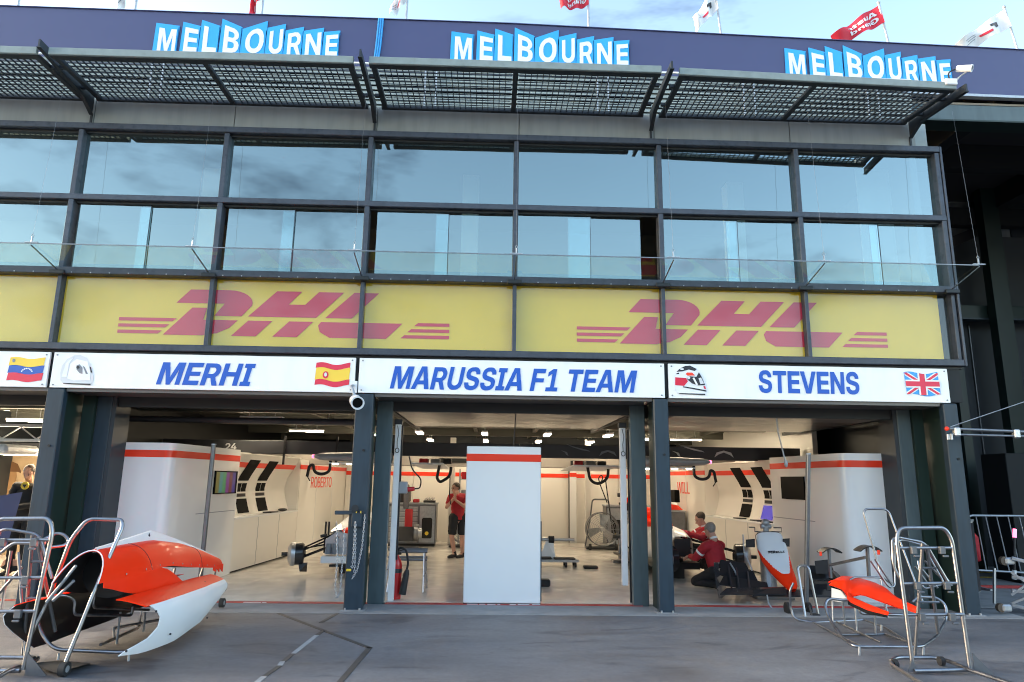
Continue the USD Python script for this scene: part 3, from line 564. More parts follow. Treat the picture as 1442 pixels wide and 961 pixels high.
letters(t3, 'STEVENS', (4.01, YB, 3.14), (1, 0, 0), (0, 0, 1), 0.335, 1.54, 0.03, ink_blue)
helmet(t3, (2.74, YB, 3.10), False)
o = (6.26, YB, 3.145); W, H = 0.52, 0.34
base = affinity.skew(Polygon(wavy(0, W, 0, H, 0.018)), -3); flat(t3, 'flag_field', base, o, 1, uk_blue)
rect = sbox(0, 0, W, H)
dg = Polygon([(0, 0), (0.06, 0), (W, H - 0.04), (W, H), (W - 0.06, H), (0, 0.04)]).union(Polygon([(0, H), (0.06, H), (W, 0.04), (W, 0), (W - 0.06, 0), (0, H - 0.04)]))
flat(t3, 'flag_saltire', dg.intersection(base), o, 1, board_w, 0.003)
dr = Polygon([(0, 0), (0.03, 0), (W, H - 0.02), (W, H), (W - 0.03, H), (0, 0.02)]).union(Polygon([(0, H), (0.03, H), (W, 0.02), (W, 0), (W - 0.03, 0), (0, H - 0.02)]))
flat(t3, 'flag_saltire', dr.intersection(base), o, 1, flag_cr, 0.006)
flat(t3, 'flag_cross', sbox(W / 2 - 0.065, 0, W / 2 + 0.065, H).union(sbox(0, H / 2 - 0.06, W, H / 2 + 0.06)).intersection(base), o, 1, board_w, 0.009)
flat(t3, 'flag_cross', sbox(W / 2 - 0.04, 0, W / 2 + 0.04, H).union(sbox(0, H / 2 - 0.038, W, H / 2 + 0.038)).intersection(base), o, 1, flag_cr, 0.012)

# ================================================================== FOLDED-PAPER CITY SIGNS on the fascia
TL = [('M', 0.0, 0.125, .83, .76), ('E', 0.145, 0.24, .88, .77), ('L', 0.245, 0.345, .95, .79), ('B', 0.355, 0.465, 1.0, .77), ('O', 0.47, 0.60, .72, .97), ('U', 0.605, 0.70, .77, .90), ('R', 0.705, 0.80, .71, .83), ('N', 0.80, 0.91, .71, .82), ('E', 0.915, 1.0, .70, .75)]
for x0, x1, zb, zt, sk, lab in ((-5.76, -2.69, 8.72, 9.385, 0.006, 'sky blue folded letter sign above the left canopy, nearest the blue straps'), (-0.80, 2.24, 8.735, 9.405, 0.0, 'sky blue folded letter sign above the middle canopy'), (4.94, 7.84, 8.64, 9.29, -0.022, 'sky blue folded letter sign beside the roof camera')):
    t = based('fascia_sign', lab, 'sign', (x0, 0.26, zb)); W = x1 - x0; H = zt - zb
    for ch, a, b, ha, hb in TL:
        za, zc = zb + sk * a * W, zb + sk * b * W
        p = [(x0 + a * W - 0.01, 0.255, za), (x0 + b * W, 0.255, zc), (x0 + b * W + 0.01, 0.255, zc + hb * H), (x0 + a * W, 0.255, za + ha * H)]
        tile = part(t, 'letter_tile', MB().prism([(q[0] - x0, q[2] - zb) for q in p], (x0, 0.272, zb), (1, 0, 0), (0, 0, 1), 0.010), logo_blue, False)
        m = trimesh.util.concatenate(glyphs(ch, 1.0, 0.004, 750)); v = m.vertices.copy(); v[:, 0] = (v[:, 0] - v[:, 0].min()) / np.ptp(v[:, 0]); v[:, 1] = np.clip((v[:, 1] - v[:, 1].min()) / np.ptp(v[:, 1]), 0, 1)
        u = 0.17 + 0.76 * v[:, 0]; h = (ha * (1 - u) + hb * u) * H; zz = zb + sk * W * (a + (b - a) * u)
        w = np.stack([x0 + W * (a + (b - a) * u), 0.261 - v[:, 2], zz + h * (0.045 + 0.80 * v[:, 1])], 1)
        part(tile, 'letter', (w, m.faces), logo_white, False)
        e = MB().box(x0 + b * W - 0.004, x0 + b * W + 0.006, 0.262, 0.268, zc, zc + min(ha, hb) * H * 0.97); part(tile, 'fold_edge', e, logo_edge, False)

# ================================================================== SUNSHADE CANOPIES
CAN = [(-10.9, -6.52), (-6.36, -2.07), (-1.85, 2.38), (2.64, 6.73)]
CL = ['mesh sunshade canopy cut by the left picture edge', 'mesh sunshade canopy above the plain white helmet sign board', 'mesh sunshade canopy over the middle windows', 'mesh sunshade canopy at the building end under the roof camera']
CZ = [(7.635, 7.64), (7.64, 7.65), (7.655, 7.65), (7.63, 7.53)]
for i, ((a, b), lab) in enumerate(zip(CAN, CL)):
    zi = 7.66; za, zb_ = CZ[i]; YO = -1.25
    t = based('sunshade_canopy', lab, 'canopy', ((a + b) / 2, 0.0, zi))
    def cp(u, v, dz=0.0): return np.array([a + (b - a) * u, YO * v, zi + ((za * (1 - u) + zb_ * u) - zi) * v + dz])
    part(t, 'front_rail', MB().beam(cp(0, 1, 0.03), cp(1, 1, 0.03), 0.05, 0.11, c=0.006), canopy_top)
    part(t, 'front_angle', MB().beam(cp(0, 0.955, -0.02), cp(1, 0.955, -0.02), 0.09, 0.02), canopy_dk)
    part(t, 'rear_rail', MB().beam(cp(0, 0.035), cp(1, 0.035), 0.06, 0.06), canopy_dk)
    for u in (0.013, 0.5, 0.987):
        part(t, 'cross_rail', MB().beam(cp(u, 0.06), cp(u, 0.93), 0.075, 0.055), canopy_dk)
    for u0, u1 in ((0.025, 0.487), (0.513, 0.975)):
        mb = MB(); n = 22
        for k in range(1, n): u = u0 + (u1 - u0) * k / n; mb.beam(cp(u, 0.06), cp(u, 0.93), 0.010, 0.022)
        for k in range(1, 14): v = 0.06 + 0.87 * k / 14; mb.beam(cp(u0, v, 0.012), cp(u1, v, 0.012), 0.010, 0.012)
        part(t, 'grating', mb, canopy_dk)
    for u, s in ((0.0, -1), (1.0, 1)):                               # side lugs fixing the frame to its bracket
        for v in (0.3, 0.72): part(t, 'lug', MB().beam(cp(u, v) - [0.02 * s, 0, 0], cp(u, v) + [0.055 * s, 0, 0], 0.05, 0.05), canopy_dk)
for x, lab in ((-6.44, 'over the left column'), (-1.96, 'between the left and middle canopies'), (2.51, 'between the middle and end canopies'), (6.81, 'at the end of the building')):
    z = 7.66 if x < 5 else 7.62; zo_ = 0.13 if x < 0 else 0.10 if x < 5 else -0.08
    t = based('canopy_bracket', 'dark tapered steel bracket carrying the canopies ' + lab, 'bracket', (x, 0, 7.4))
    mb = MB().prism([(0.0, 7.40), (0.0, z + 0.08), (1.36, z + zo_), (1.36, z + zo_ - 0.12), (0.30, z - 0.09)], (x + 0.013, 0, 0), (0, -1, 0), (0, 0, 1), 0.026)
    part(t, 'plate', mb, canopy_dk, False)
    part(t, 'flange', MB().beam((x, 0.0, 7.405), (x, -0.30, z - 0.09), 0.06, 0.014).beam((x, -0.30, z - 0.09), (x, -1.36, z + zo_ - 0.12), 0.06, 0.014), canopy_dk, False)
    part(t, 'tie', MB().box(x - 0.015, x + 0.015, 0.0, 0.03, 7.22, 7.42), canopy_dk)

# cctv camera on the canopy end
def cctv(label, body_c, dirv, r, L, mount):
    t = based('security_camera', label, 'camera', mount[0]); d = nrm(dirv); c = np.asarray(body_c, float)
    mb = MB().lathe([(0, -L / 2), (r * 0.9, -L / 2), (r, -L * 0.42), (r, L * 0.42), (r * 1.08, L * 0.43), (r * 1.08, L / 2), (r * 0.86, L / 2), (r * 0.80, L * 0.40)], c, d, 24); part(t, 'housing', mb, white_plastic)
    part(t, 'lens', MB().lathe([(r * 0.82, L * 0.36), (r * 0.5, L * 0.41), (0, L * 0.42)], c, d, 20), screen_black)
    mb = MB().tube(mount, r * 0.24, 8, 0.06); part(t, 'arm', mb, galv); return t
c = at(1358, 97, Y=-1.3); m0 = at(1342, 120, Y=-1.25)
t = cctv('white security camera on an arm at the canopy corner', c, (0.55, -0.55, -0.30), 0.050, 0.20, [m0, m0 + [0.10, -0.02, 0.13], c + [0.02, 0, -0.06]])
part(t, 'junction_box', MB().obox(m0 + [-0.05, 0, 0.03], np.eye(3), [0.09, 0.05, 0.05], 0.01), white_plastic)
part(t, 'cable', MB().tube([m0 + [-0.04, 0.0, 0.06], m0 + [-0.06, 0, 0.20], c + [-0.10, 0.05, 0.02]], 0.011, 6, 0.1), black_plastic)
c = at(502, 566, Y=-0.32); m0 = at(497, 543, Y=-0.08)
t = cctv('white security camera hung below the joint of two sign boards', c, (0.30, -0.9, -0.22), 0.088, 0.30, [m0 + [0, 0.02, 0.0], m0 + [0, -0.10, -0.02], c + [-0.03, 0.08, 0.05]])
part(t, 'mounting_plate', MB().obox(m0 + [0, 0.03, -0.02], np.eye(3), [0.06, 0.012, 0.09], 0.006), white_plastic)

# ================================================================== GLASS SHELF with wires
t = based('glass_shelf', 'projecting glass shelf on steel arms along the window sill', 'glass shelf', (0, 0, 4.8))
yo, zo = -0.74, 4.985; AX = [-8.8, -6.53, -4.29, -2.0, 0.32, 2.6, 4.82, 7.12]
for a, b in zip([-10.2] + AX[:-1], AX): part(t, 'shelf_pane', MB().hull([(x, y, z + q) for x in (a + 0.008, b - 0.008) for y, z in ((-0.11, 4.845), (yo, zo)) for q in (0, 0.012)]), pane_sh, False)
part(t, 'edge_strip', MB().beam((-10.2, yo - 0.004, zo + 0.004), (7.12, yo - 0.004, zo + 0.004), 0.010, 0.014), tube_grey)
for x in AX:
    part(t, 'clamp', MB().box(x - 0.11, x + 0.11, -0.14, -0.06, 4.735, 4.80, 0.01), canopy_dk)
    part(t, 'arm', MB().beam((x, -0.10, 4.80), (x, yo - 0.01, zo - 0.02), 0.012, 0.016), tube_grey)
    part(t, 'hook', MB().box(x - 0.09, x + 0.09, yo - 0.015, yo + 0.015, zo + 0.012, zo + 0.024).tube([(x, yo, zo + 0.02), (x, yo, zo + 0.10)], 0.012, 6).tube([(x - 0.018, yo, zo + 0.12), (x, yo, zo + 0.15), (x + 0.018, yo, zo + 0.12), (x, yo, zo + 0.09)], 0.005, 5, closed=True), galv)
    part(t, 'wire', MB().tube([(x, yo, zo + 0.13), (x, -0.6, 7.55)], 0.0018, 4), tube_grey)
sc = MB()
for k in range(60): x = -9.4 + k * 0.28; sc.cyl((x, -0.10, 4.768), (x, -0.106, 4.768), 0.010, n=6)
part(t, 'screws', sc, galv)

# ================================================================== FLAGS
FL = [(-9.05, 0, 0.02, 'red'), (-6.88, 1, 0.02, 'white'), (-4.51, 2, 0.02, 'red'), (-1.77, 3, 0.01, 'white'), (1.74, 4, -0.01, 'red'), (4.32, 5, -0.09, 'white'), (7.62, 6, -0.14, 'red'), (10.18, 7, -0.17, 'white')]
FLAB = ['red flag on the roof at the left picture edge, only its corner in view', 'white flag with red marks on the roof left of the first city sign', 'red flag rolled steeply above the first city sign', 'thin white flag above the blue straps', 'red flag with white mirrored writing above the middle city sign', 'white flag with a black emblem left of the largest red flag', 'large red flag with white mirrored writing streaming left', 'white flag with a black and red emblem at the right picture edge']
for (x, k, lean, colr), lab in zip(FL, FLAB):
    y = 1.5; zb_ = 9.0; z0 = 10.42 if x < 6 else 10.2
    top = np.array([x + lean, y, z0 + 0.92]); bot = np.array([x - lean * 0.9, y, zb_])
    t = based('roof_flag', lab, 'flag', bot)
    part(t, 'pole', MB().tube([bot, top], 0.022, 8), galv)
    part(t, 'finial', MB().sph(top, 0.035, 6), galv)
    # hoist top and bottom; the cloth streams left and sinks
    h0 = bot + (top - bot) * 0.978; h1 = bot + (top - bot) * (0.978 - 0.19)
    U, V = 26, 10
    ln, dr = {0: (0.75, 0.35), 1: (0.45, 0.65), 2: (0.30, 0.75), 3: (0.35, 0.60), 4: (0.62, 0.22), 5: (0.50, 0.70), 6: (1.05, 0.78), 7: (1.10, 0.84)}[k]
    def F(u, v):
        p = h0 * (1 - v) + h1 * v
        drop = dr * u ** 1.15 * (1 - 0.25 * v)
        return p + np.array([-ln * u * (1 - 0.12 * v), 0.10 * math.sin(6 * u + 2.2 * v + k) * u + 0.05 * math.sin(13 * u - v), -drop + 0.035 * math.sin(8 * u + 3 * v + k) * u])
    G = np.array([[F(u, v) for v in np.linspace(0, 1, V)] for u in np.linspace(0, 1, U)])
    cloth = part(t, 'cloth', MB().grid(G, 0.004), flag_red if colr == 'red' else flag_white, 80)
    def ondec(name, polys, m):
        mb = MB()
        for g in polys:
            g = g if hasattr(g, 'geom_type') else Polygon(g).buffer(0)
            for h in getattr(g, 'geoms', [g]):
                ms = trimesh.creation.extrude_polygon(h, 0.01, engine='earcut'); v, f = trimesh.remesh.subdivide_to_size(ms.vertices, ms.faces, 0.06)[:2]
                w = []
                for q in v:
                    u, vv = float(np.clip(q[0], 0.0, 1)), float(np.clip(q[1], 0.0, 1)); w.append(F(u, vv) + np.array([0, -0.006 if q[2] < 0.005 else -0.009, 0]))
                mb.add(np.array(w), f)
        part(cloth, name, mb, m, False)
    if colr == 'red':
        for r, (word, uu) in enumerate((('Grand', 0.10), ('Austr', 0.20))):
            m = trimesh.util.concatenate(glyphs(word, 1.0, 0.01, 800)); v = m.vertices.copy(); v, f = trimesh.remesh.subdivide_to_size(v, m.faces, 0.25)[:2]
            W = np.ptp(v[:, 0]); v[:, 0] = (v[:, 0] - v[:, 0].min()) / W
            w = np.array([F(float(np.clip(0.07 + 0.62 * q[0], 0, 1)), float(np.clip(0.80 - 0.36 * r - 0.27 * q[1], 0, 1))) + np.array([0, -0.007 - 0.3 * q[2], 0]) for q in v])
            part(cloth, 'lettering', (w, f), logo_white, False)
    else:
        ondec('black_emblem', [[(0.18, 0.35), (0.42, 0.30), (0.40, 0.45), (0.30, 0.48), (0.26, 0.62), (0.18, 0.60)]], ink_black)
        ondec('red_emblem', [[(0.40, 0.62), (0.62, 0.52), (0.60, 0.66), (0.52, 0.74), (0.42, 0.76)]], flag_cr)
        ondec('small_print', [[(0.66, 0.3), (0.86, 0.3), (0.86, 0.33), (0.66, 0.33)], [(0.66, 0.42), (0.84, 0.42), (0.84, 0.45), (0.66, 0.45)], [(0.68, 0.54), (0.86, 0.54), (0.86, 0.57), (0.68, 0.57)]], ink_grey)

# ================================================================== GARAGE INTERIOR
def sxl(y): return -5.08 + 0.07 * y
def sxr(y): return 5.78 - 0.07 * y
NL, NR = np.array([1, -0.07, 0.0]), np.array([1, 0.07, 0.0])
TOPZ = 2.31
def team_wall(side):
    s = 1 if side == 'left' else -1
    fx = sxl if s == 1 else sxr
    t = based('team_wall', 'white garage side wall with red stripe, screens and counter, ' + ('beside the bare car' if s == 1 else 'behind the white nose cone'), 'wall', (fx(1), 1, 0))
    # front panel facing the pit lane, round corner, tall side run
    xo = -5.93 if s == 1 else 6.41; y0 = 0.94
    cx = fx(1.2)
    plan = [(xo, y0)] + [(cx - s * 0.16 + s * 0.16 * math.sin(a), y0 + 0.16 - 0.16 * math.cos(a)) for a in np.linspace(0, math.pi / 2, 7)] + [(fx(3.45), 3.45)]
    plan = [np.array(p) for p in plan]
    def wall_strip(pts, z0, z1, m, name, lift=0.0, th=0.05):
        P_ = [np.array(p, float) for p in pts]; G = []
        for i, p in enumerate(P_):
            a = P_[max(i - 1, 0)]; b = P_[min(i + 1, len(P_) - 1)]; d = nrm(np.append(b - a, 0)); n = np.array([d[1], -d[0]]) * s
            q = p + n * lift; G.append([(q[0], q[1], z0), (q[0], q[1], z1)])
        G = np.array(G); G = G if s == 1 else G[::-1]
        part(t, name, MB().grid(G, th), m, 40)
    wall_strip(plan, 0.012, TOPZ, wall_white, 'tall_panel')
    wall_strip(plan, 2.085, 2.195, team_orange, 'stripe', 0.004, 0.003)
    part(t, 'panel_joint', MB().beam((fx(1.9) + s * .002, 1.9, 1.175), (fx(3.4) + s * .002, 3.4, 1.175), 0.008, 0.012), ink_grey)
    # console: cabinet, counter, hollowed back wall
    ya, yb = 3.45, 6.9
    R = nrm([0.07 * s, 1, 0]); Nn = nrm(np.cross(R, (0, 0, 1))) * s; 
    if Nn[0] * s < 0: Nn = -Nn
    def wp(y, z, back): return np.array([fx(y), y, z]) - Nn * back
    part(t, 'cabinet', MB().hull([wp(y, z, b) for y in (ya, yb) for z in (0.05, 1.0) for b in (0.0, 0.5)]), wall_cream, False)
    part(t, 'plinth', MB().hull([wp(y, z, b) for y in (1.6, yb) for z in (0.013, 0.05) for b in (0.06, 0.5)]), black_m, False)
    part(t, 'counter', MB().hull([wp(y, z, b) for y in (ya, yb) for z in (1.0, 1.035) for b in (-0.015, 0.5)]), wall_white, False)
    for y in (4.6, 5.75): part(t, 'cabinet_joint', MB().beam(wp(y, 0.05, -0.002), wp(y, 0.99, -0.002), 0.006, 0.006), ink_grey)
    prof = [(1.035, 0.22), (1.2, 0.28), (1.42, 0.34), (1.55, 0.35), (1.75, 0.31), (1.95, 0.19), (2.1, 0.10), (2.24, 0.03)]
    G = np.array([[wp(y, z, b) for z, b in prof] for y in np.linspace(ya, yb, 8)]); G = G if s == 1 else G[::-1]
    part(t, 'hollow_back', MB().grid(G, 0.04), wall_cream, 60)
    G = np.array([[wp(y, z, b - 0.004) for z, b in ((1.985, 0.169), (2.03, 0.142), (2.085, 0.109))] for y in (ya, yb)]); G = G if s == 1 else G[::-1]
    part(t, 'stripe', MB().grid(G, 0.003), team_orange)
    for y in (ya, yb):
        part(t, 'hollow_cheek', MB().hull([wp(y + q, z, b) for z, b in ((1.035, 0.02), (1.035, 0.5), (2.24, 0.5), (2.24, 0.02), (2.0, 0.02)) for q in (-0.012, 0.012)]), wall_cream, False)
    part(t, 'hollow_top', MB().hull([wp(y, z, b) for y in (ya, yb) for z in (2.24, 2.27) for b in (0.0, 0.5)]), wall_cream, False)
    # far run
    yc = 10.95
    part(t, 'far_panel', MB().hull([wp(y, z, b) for y in (yb + .012, yc) for z in (0.013, 2.23) for b in (0.0, 0.08)]), wall_cream, False)
    part(t, 'stripe', MB().hull([wp(y, z, b) for y in (yb + .012, yc) for z in (2.0, 2.105) for b in (-0.004, 0.02)]), team_orange, False)
    for y in (8.2, 9.6): part(t, 'panel_joint', MB().beam(wp(y, 0.05, -0.002), wp(y, 2.22, -0.002), 0.006, 0.008), ink_pale)
    # screens on the hollow back
    def bk(z): return float(np.interp(z, [p[0] for p in prof], [p[1] for p in prof])) - 0.012
    for y0 in ((4.12, 5.12) if s == 1 else (3.95, 5.0)):
        w = 0.52
        def scr(ya_, yb_, z0, z1, m):
            G = np.array([[wp(y, z, bk(z)) for z in np.linspace(z0, z1, 5)] for y in (ya_, yb_)]); G = G if s == 1 else G[::-1]
            part(t, 'screen', MB().grid(G, 0.006), m, 40)
        scr(y0, y0 + w, 1.72, 2.14, screen_black)
        if s == -1 and y0 < 4.5: scr(y0, y0 + w, 1.08, 1.36, scr_blue)
        else: scr(y0, y0 + w, 1.08, 1.36, screen_black)
        scr(y0 + 0.02, y0 + 0.24, 1.50, 1.67, screen_black); scr(y0 + 0.28, y0 + 0.50, 1.50, 1.67, screen_black)
        scr(y0 + 0.02, y0 + 0.50, 1.40, 1.465, frame_dk)
    # name
    word, ya_, h = ('ROBERTO', 7.42, 0.27) if s == 1 else ('WILL', 9.2, 0.30)
    if s == 1: letters(t, word, wp(7.75, 1.55, -0.004), R, (0, 0, 1), 0.27, 1.75, material=team_orange, weight=450)
    else: letters(t, word, wp(8.9, 1.52, -0.004), -R, (0, 0, 1), 0.30, 0.95, material=team_orange, weight=450)
    return t, wp
scr_blue = mat('blue_lit_screen', (0.02, 0.02, 0.08), 0.2, emit=(0.16, 0.12, 0.75), es=0.08)
tl, wpl = team_wall('left'); tr, wpr = team_wall('right')
# televisions on the tall runs
def tv(label, wp, y0, y1, z0, z1, bars):
    t = based('wall_television', label, 'television', wp((y0 + y1) / 2, z0, 0))
    part(t, 'bezel', MB().hull([wp(y, z, b) for y in (y0, y1) for z in (z0, z1) for b in (-0.035, -0.002)]), screen_black, False)
    if bars:
        cols = [(0.16, 0.15, 0.02), (0.05, 0.26, 0.26), (0.05, 0.30, 0.10), (0.20, 0.02, 0.24), (0.15, 0.02, 0.03), (0.05, 0.03, 0.25)]
        for i, c in enumerate(cols):
            a, b = y0 + 0.02 + (y1 - y0 - 0.10) * i / 6, y0 + 0.02 + (y1 - y0 - 0.10) * (i + 1) / 6
            part(t, 'colour_bar', MB().hull([wp(y, z, q) for y in (a, b) for z in (z0 + 0.02, z1 - 0.02) for q in (-0.037, -0.0355)]), mat(f'test_bar_{"abcdef"[i]}', tuple(q * 0.15 for q in c), 0.4, emit=c, es=0.06), False)
    return t
tv('wall television showing coloured test bars', wpl, 2.44, 3.33, 1.49, 1.90, True)
tv('dark switched off wall television on the right garage wall', wpr, 2.15, 2.98, 1.53, 1.94, False)
# things on the counters
lp = based('laptop', 'open black laptop on the left garage counter', 'laptop', wpl(5.6, 1.036, 0.2))
part(lp, 'keyboard_base', MB().hull([wpl(y, z, b) for y in (5.35, 5.75) for z in (1.036, 1.058) for b in (0.03, 0.28)]), black_plastic, False)
part(lp, 'lid', MB().hull([wpl(y, 1.058 + 0.16 * k, 0.27 + 0.05 * k + q) for y in (5.4, 5.75) for k in (0, 1) for q in (0, 0.02)]), black_plastic, False)
whole('headset', MB().sph(wpl(6.25, 1.07, 0.12), (0.1, 0.14, 0.035), 8), black_plastic, 'small black headset lying on the left counter', 'headset')
for k, (y, b) in enumerate(((4.0, .15), (4.5, .16), (5.3, .14))):
    mb = MB().hull([wpr(y + q, z, bb) for q in (-0.16, 0.16) for z in (1.036, 1.06) for bb in (b - 0.08, b + 0.1)])
    whole('keyboard', mb, black_plastic, 'black keyboard on the right garage counter, ' + ('nearest the door', 'middle one', 'farthest from the door')[k], 'keyboard', smooth=False)

# back wall, with posts
bw = based('back_wall', 'cream panelled garage back wall with a red stripe', 'wall', (0.3, 10.9, 0))
for a, b in ((-4.3, -2.3), (-2.29, -0.5), (-0.49, 0.9), (0.91, 2.38), (2.62, 3.9), (3.91, 5.0)):
    part(bw, 'wall_panel', MB().box(a, b, 10.88, 10.96, 0.013, 2.27, 0.004), wall_cream)
    part(bw, 'stripe', MB().box(a, b, 10.872, 10.90, 1.90, 2.015), team_orange)
part(bw, 'wall_return', MB().box(2.40, 2.60, 10.70, 10.78, 0.013, 2.32, 0.01), wall_white); part(bw, 'stripe', MB().box(2.395, 2.605, 10.692, 10.72, 1.93, 2.05), team_orange)
whole('rear_curtain', MB().box(-4.4, 5.1, 11.6, 11.66, 0.0, 3.2), dark_wall, 'dark blue grey wall behind and above the cream back wall', 'wall')
for x, lab in ((-1.08, 'cream square post behind the standing mechanic'), (2.85, 'cream square post behind the right hand drum fan')):
    whole('garage_post', MB().box(x - 0.08, x + 0.08, 9.95, 10.11, 0.013, 3.0, 0.006), wall_cream, lab, 'post')
bs = MB(); bs.box(-0.9, -0.5, 10.5, 10.8, 0.013, 1.5)
# white lift-up screen in front of the middle garage
sc = based('screen_panel', 'white freestanding screen panel with a red stripe, standing in the middle doorway', 'screen', (0.2, 0.56, 0))
part(sc, 'panel', MB().box(-0.36, 0.785, 0.53, 0.575, 0.02, 2.312, 0.012), wall_white)
part(sc, 'stripe', MB().box(-0.361, 0.786, 0.526, 0.54, 2.085, 2.195), team_orange)
part(sc, 'edge_trim', MB().box(0.786, 0.80, 0.535, 0.60, 0.05, 1.2, 0.004), steel_navy)
part(sc, 'edge_trim', MB().box(-0.36, 0.785, 0.54, 0.57, 0.008, 0.019), black_m)
for x in (-0.2, 0.6): part(sc, 'rear_foot', MB().box(x - 0.03, x + 0.03, 0.58, 1.05, 0.013, 0.06, 0.006), galv)
# white door posts with cords
for s, lab in ((-1, 'left'), (1, 'right')):
    p0 = (-1.45, 0.74) if s < 0 else (2.09, 0.76)
    t = based('white_post', f'slim white post with a pull cord inside the {lab} side of the middle doorway', 'post', (p0[0], p0[1], 0))
    x = p0[0]
    part(t, 'post', MB().box(x - 0.045, x + 0.045, 0.70, 0.79, 0.013 if s < 0 else 0.26, 2.64, 0.006), white_plastic)
    part(t, 'cap', MB().box(x - 0.06, x + 0.06, 0.69, 0.80, 2.641, 2.72, 0.006), frame_dk)
    mb = MB().tube([(x - 0.01, 0.695, 2.62), (x + 0.015, 0.69, 2.5), (x - 0.005, 0.69, 2.38), (x, 0.69, 2.27)], 0.005, 5)
    mb.tube([(x + 0.03 * math.cos(a), 0.69, 2.235 + 0.035 * math.sin(a)) for a in np.linspace(0, 6.283, 14)[:-1]], 0.006, 5, closed=True); part(t, 'pull_cord', mb, black_plastic)
    part(t, 'side_rail', MB().box(x + (0.05 if s < 0 else 0.075), x + (0.075 if s < 0 else 0.10), 0.72, 0.76, 0.6 if s < 0 else 0.013, 2.62), frame_dk)
t = based('power_socket', 'grey socket box with a red plug on the white left post', 'socket', (-1.33, 0.74, 1.6))
part(t, 'box', MB().box(-1.40, -1.27, 0.70, 0.80, 1.58, 1.76, 0.012), grey_plastic); part(t, 'plug', MB().cyl((-1.265, 0.75, 1.64), (-1.16, 0.75, 1.655), 0.038, 0.03), red_metal)
part(t, 'lead', MB().tube([(-1.16, 0.75, 1.655), (-1.08, 0.76, 1.66), (-1.06, 0.76, 1.80), (-1.22, 0.78, 1.95), (-1.27, 0.8, 2.15)], 0.012, 6, 0.08), black_plastic)

# ceiling lamps
def lampbody(t, L, along):
    d = (L / 2, 0.075) if along == 'x' else (0.075, L / 2)
    part(t, 'housing', MB().box(-d[0], d[0], -d[1], d[1], 0.03, 0.075, 0.008), white_plastic)
    k = 0.8
    part(t, 'diffuser', MB().box(-d[0] * 0.97, d[0] * 0.97, -d[1] * 0.8, d[1] * 0.8, 0.0, 0.029, 0.006), lamp_m)
    for q in (-0.6, 0.6): part(t, 'hanger', MB().tube([(d[0] * q if along == 'x' else 0, d[1] * q if along == 'y' else 0, 0.075), (d[0] * q if along == 'x' else 0, d[1] * q if along == 'y' else 0, 0.30)], 0.006, 5), galv)
    return t
GRP = 'tube lamps under the garage ceiling'
SPOTS = []
for x in (-1.75, -0.14, 1.40, 2.92):
    for y in (6.9, 10.0): SPOTS.append((x, y, 2.90, 0))
for x in (-4.6, -3.2, 4.2, 5.3):
    for y in ((3.8, 7.2) if x == -4.6 else (4.6, 8.4)): SPOTS.append((x, y, 2.92, 1))
for x in (-10.0, -8.4):
    for y in (5.0,): SPOTS.append((x, y, 2.9, 1))
for x in (-0.6, 1.6): SPOTS.append((x, 2.2, 2.50, 2))
def lname(x, y, k):
    bay = 'neighbouring garage' if x < -6 else 'left garage' if x < -2.5 else 'right garage' if x > 3.5 else 'middle garage'
    col = {-1.75: 'left row', -0.14: 'second row', 1.40: 'third row', 2.92: 'right row', -4.6: 'outer row', -3.2: 'inner row', 4.2: 'inner row', 5.3: 'outer row', -10.0: 'far row', -8.4: 'middle row', -7.0: 'near row'}.get(x, 'front pair, ' + ('left' if x < 0 else 'right') + ' one')
    dep = 'close to the door' if y < 3 else 'second from the door' if y < 5.5 else 'third from the door' if y < 8.5 else 'deepest in'
    return f'lit tube lamp in the {bay} ceiling, {col}, {dep}'
protos = {}
for x, y, z, k in SPOTS:
    if k == 2: continue
    if k not in protos:
        protos[k] = lampbody(thing('ceiling_lamp', lname(x, y, k), 'lamp', (x, y, z), 0, GRP), 0.85, 'y' if k == 0 else 'x')
    else: dup(protos[k], (x, y, z), 0, lname(x, y, k), GRP)

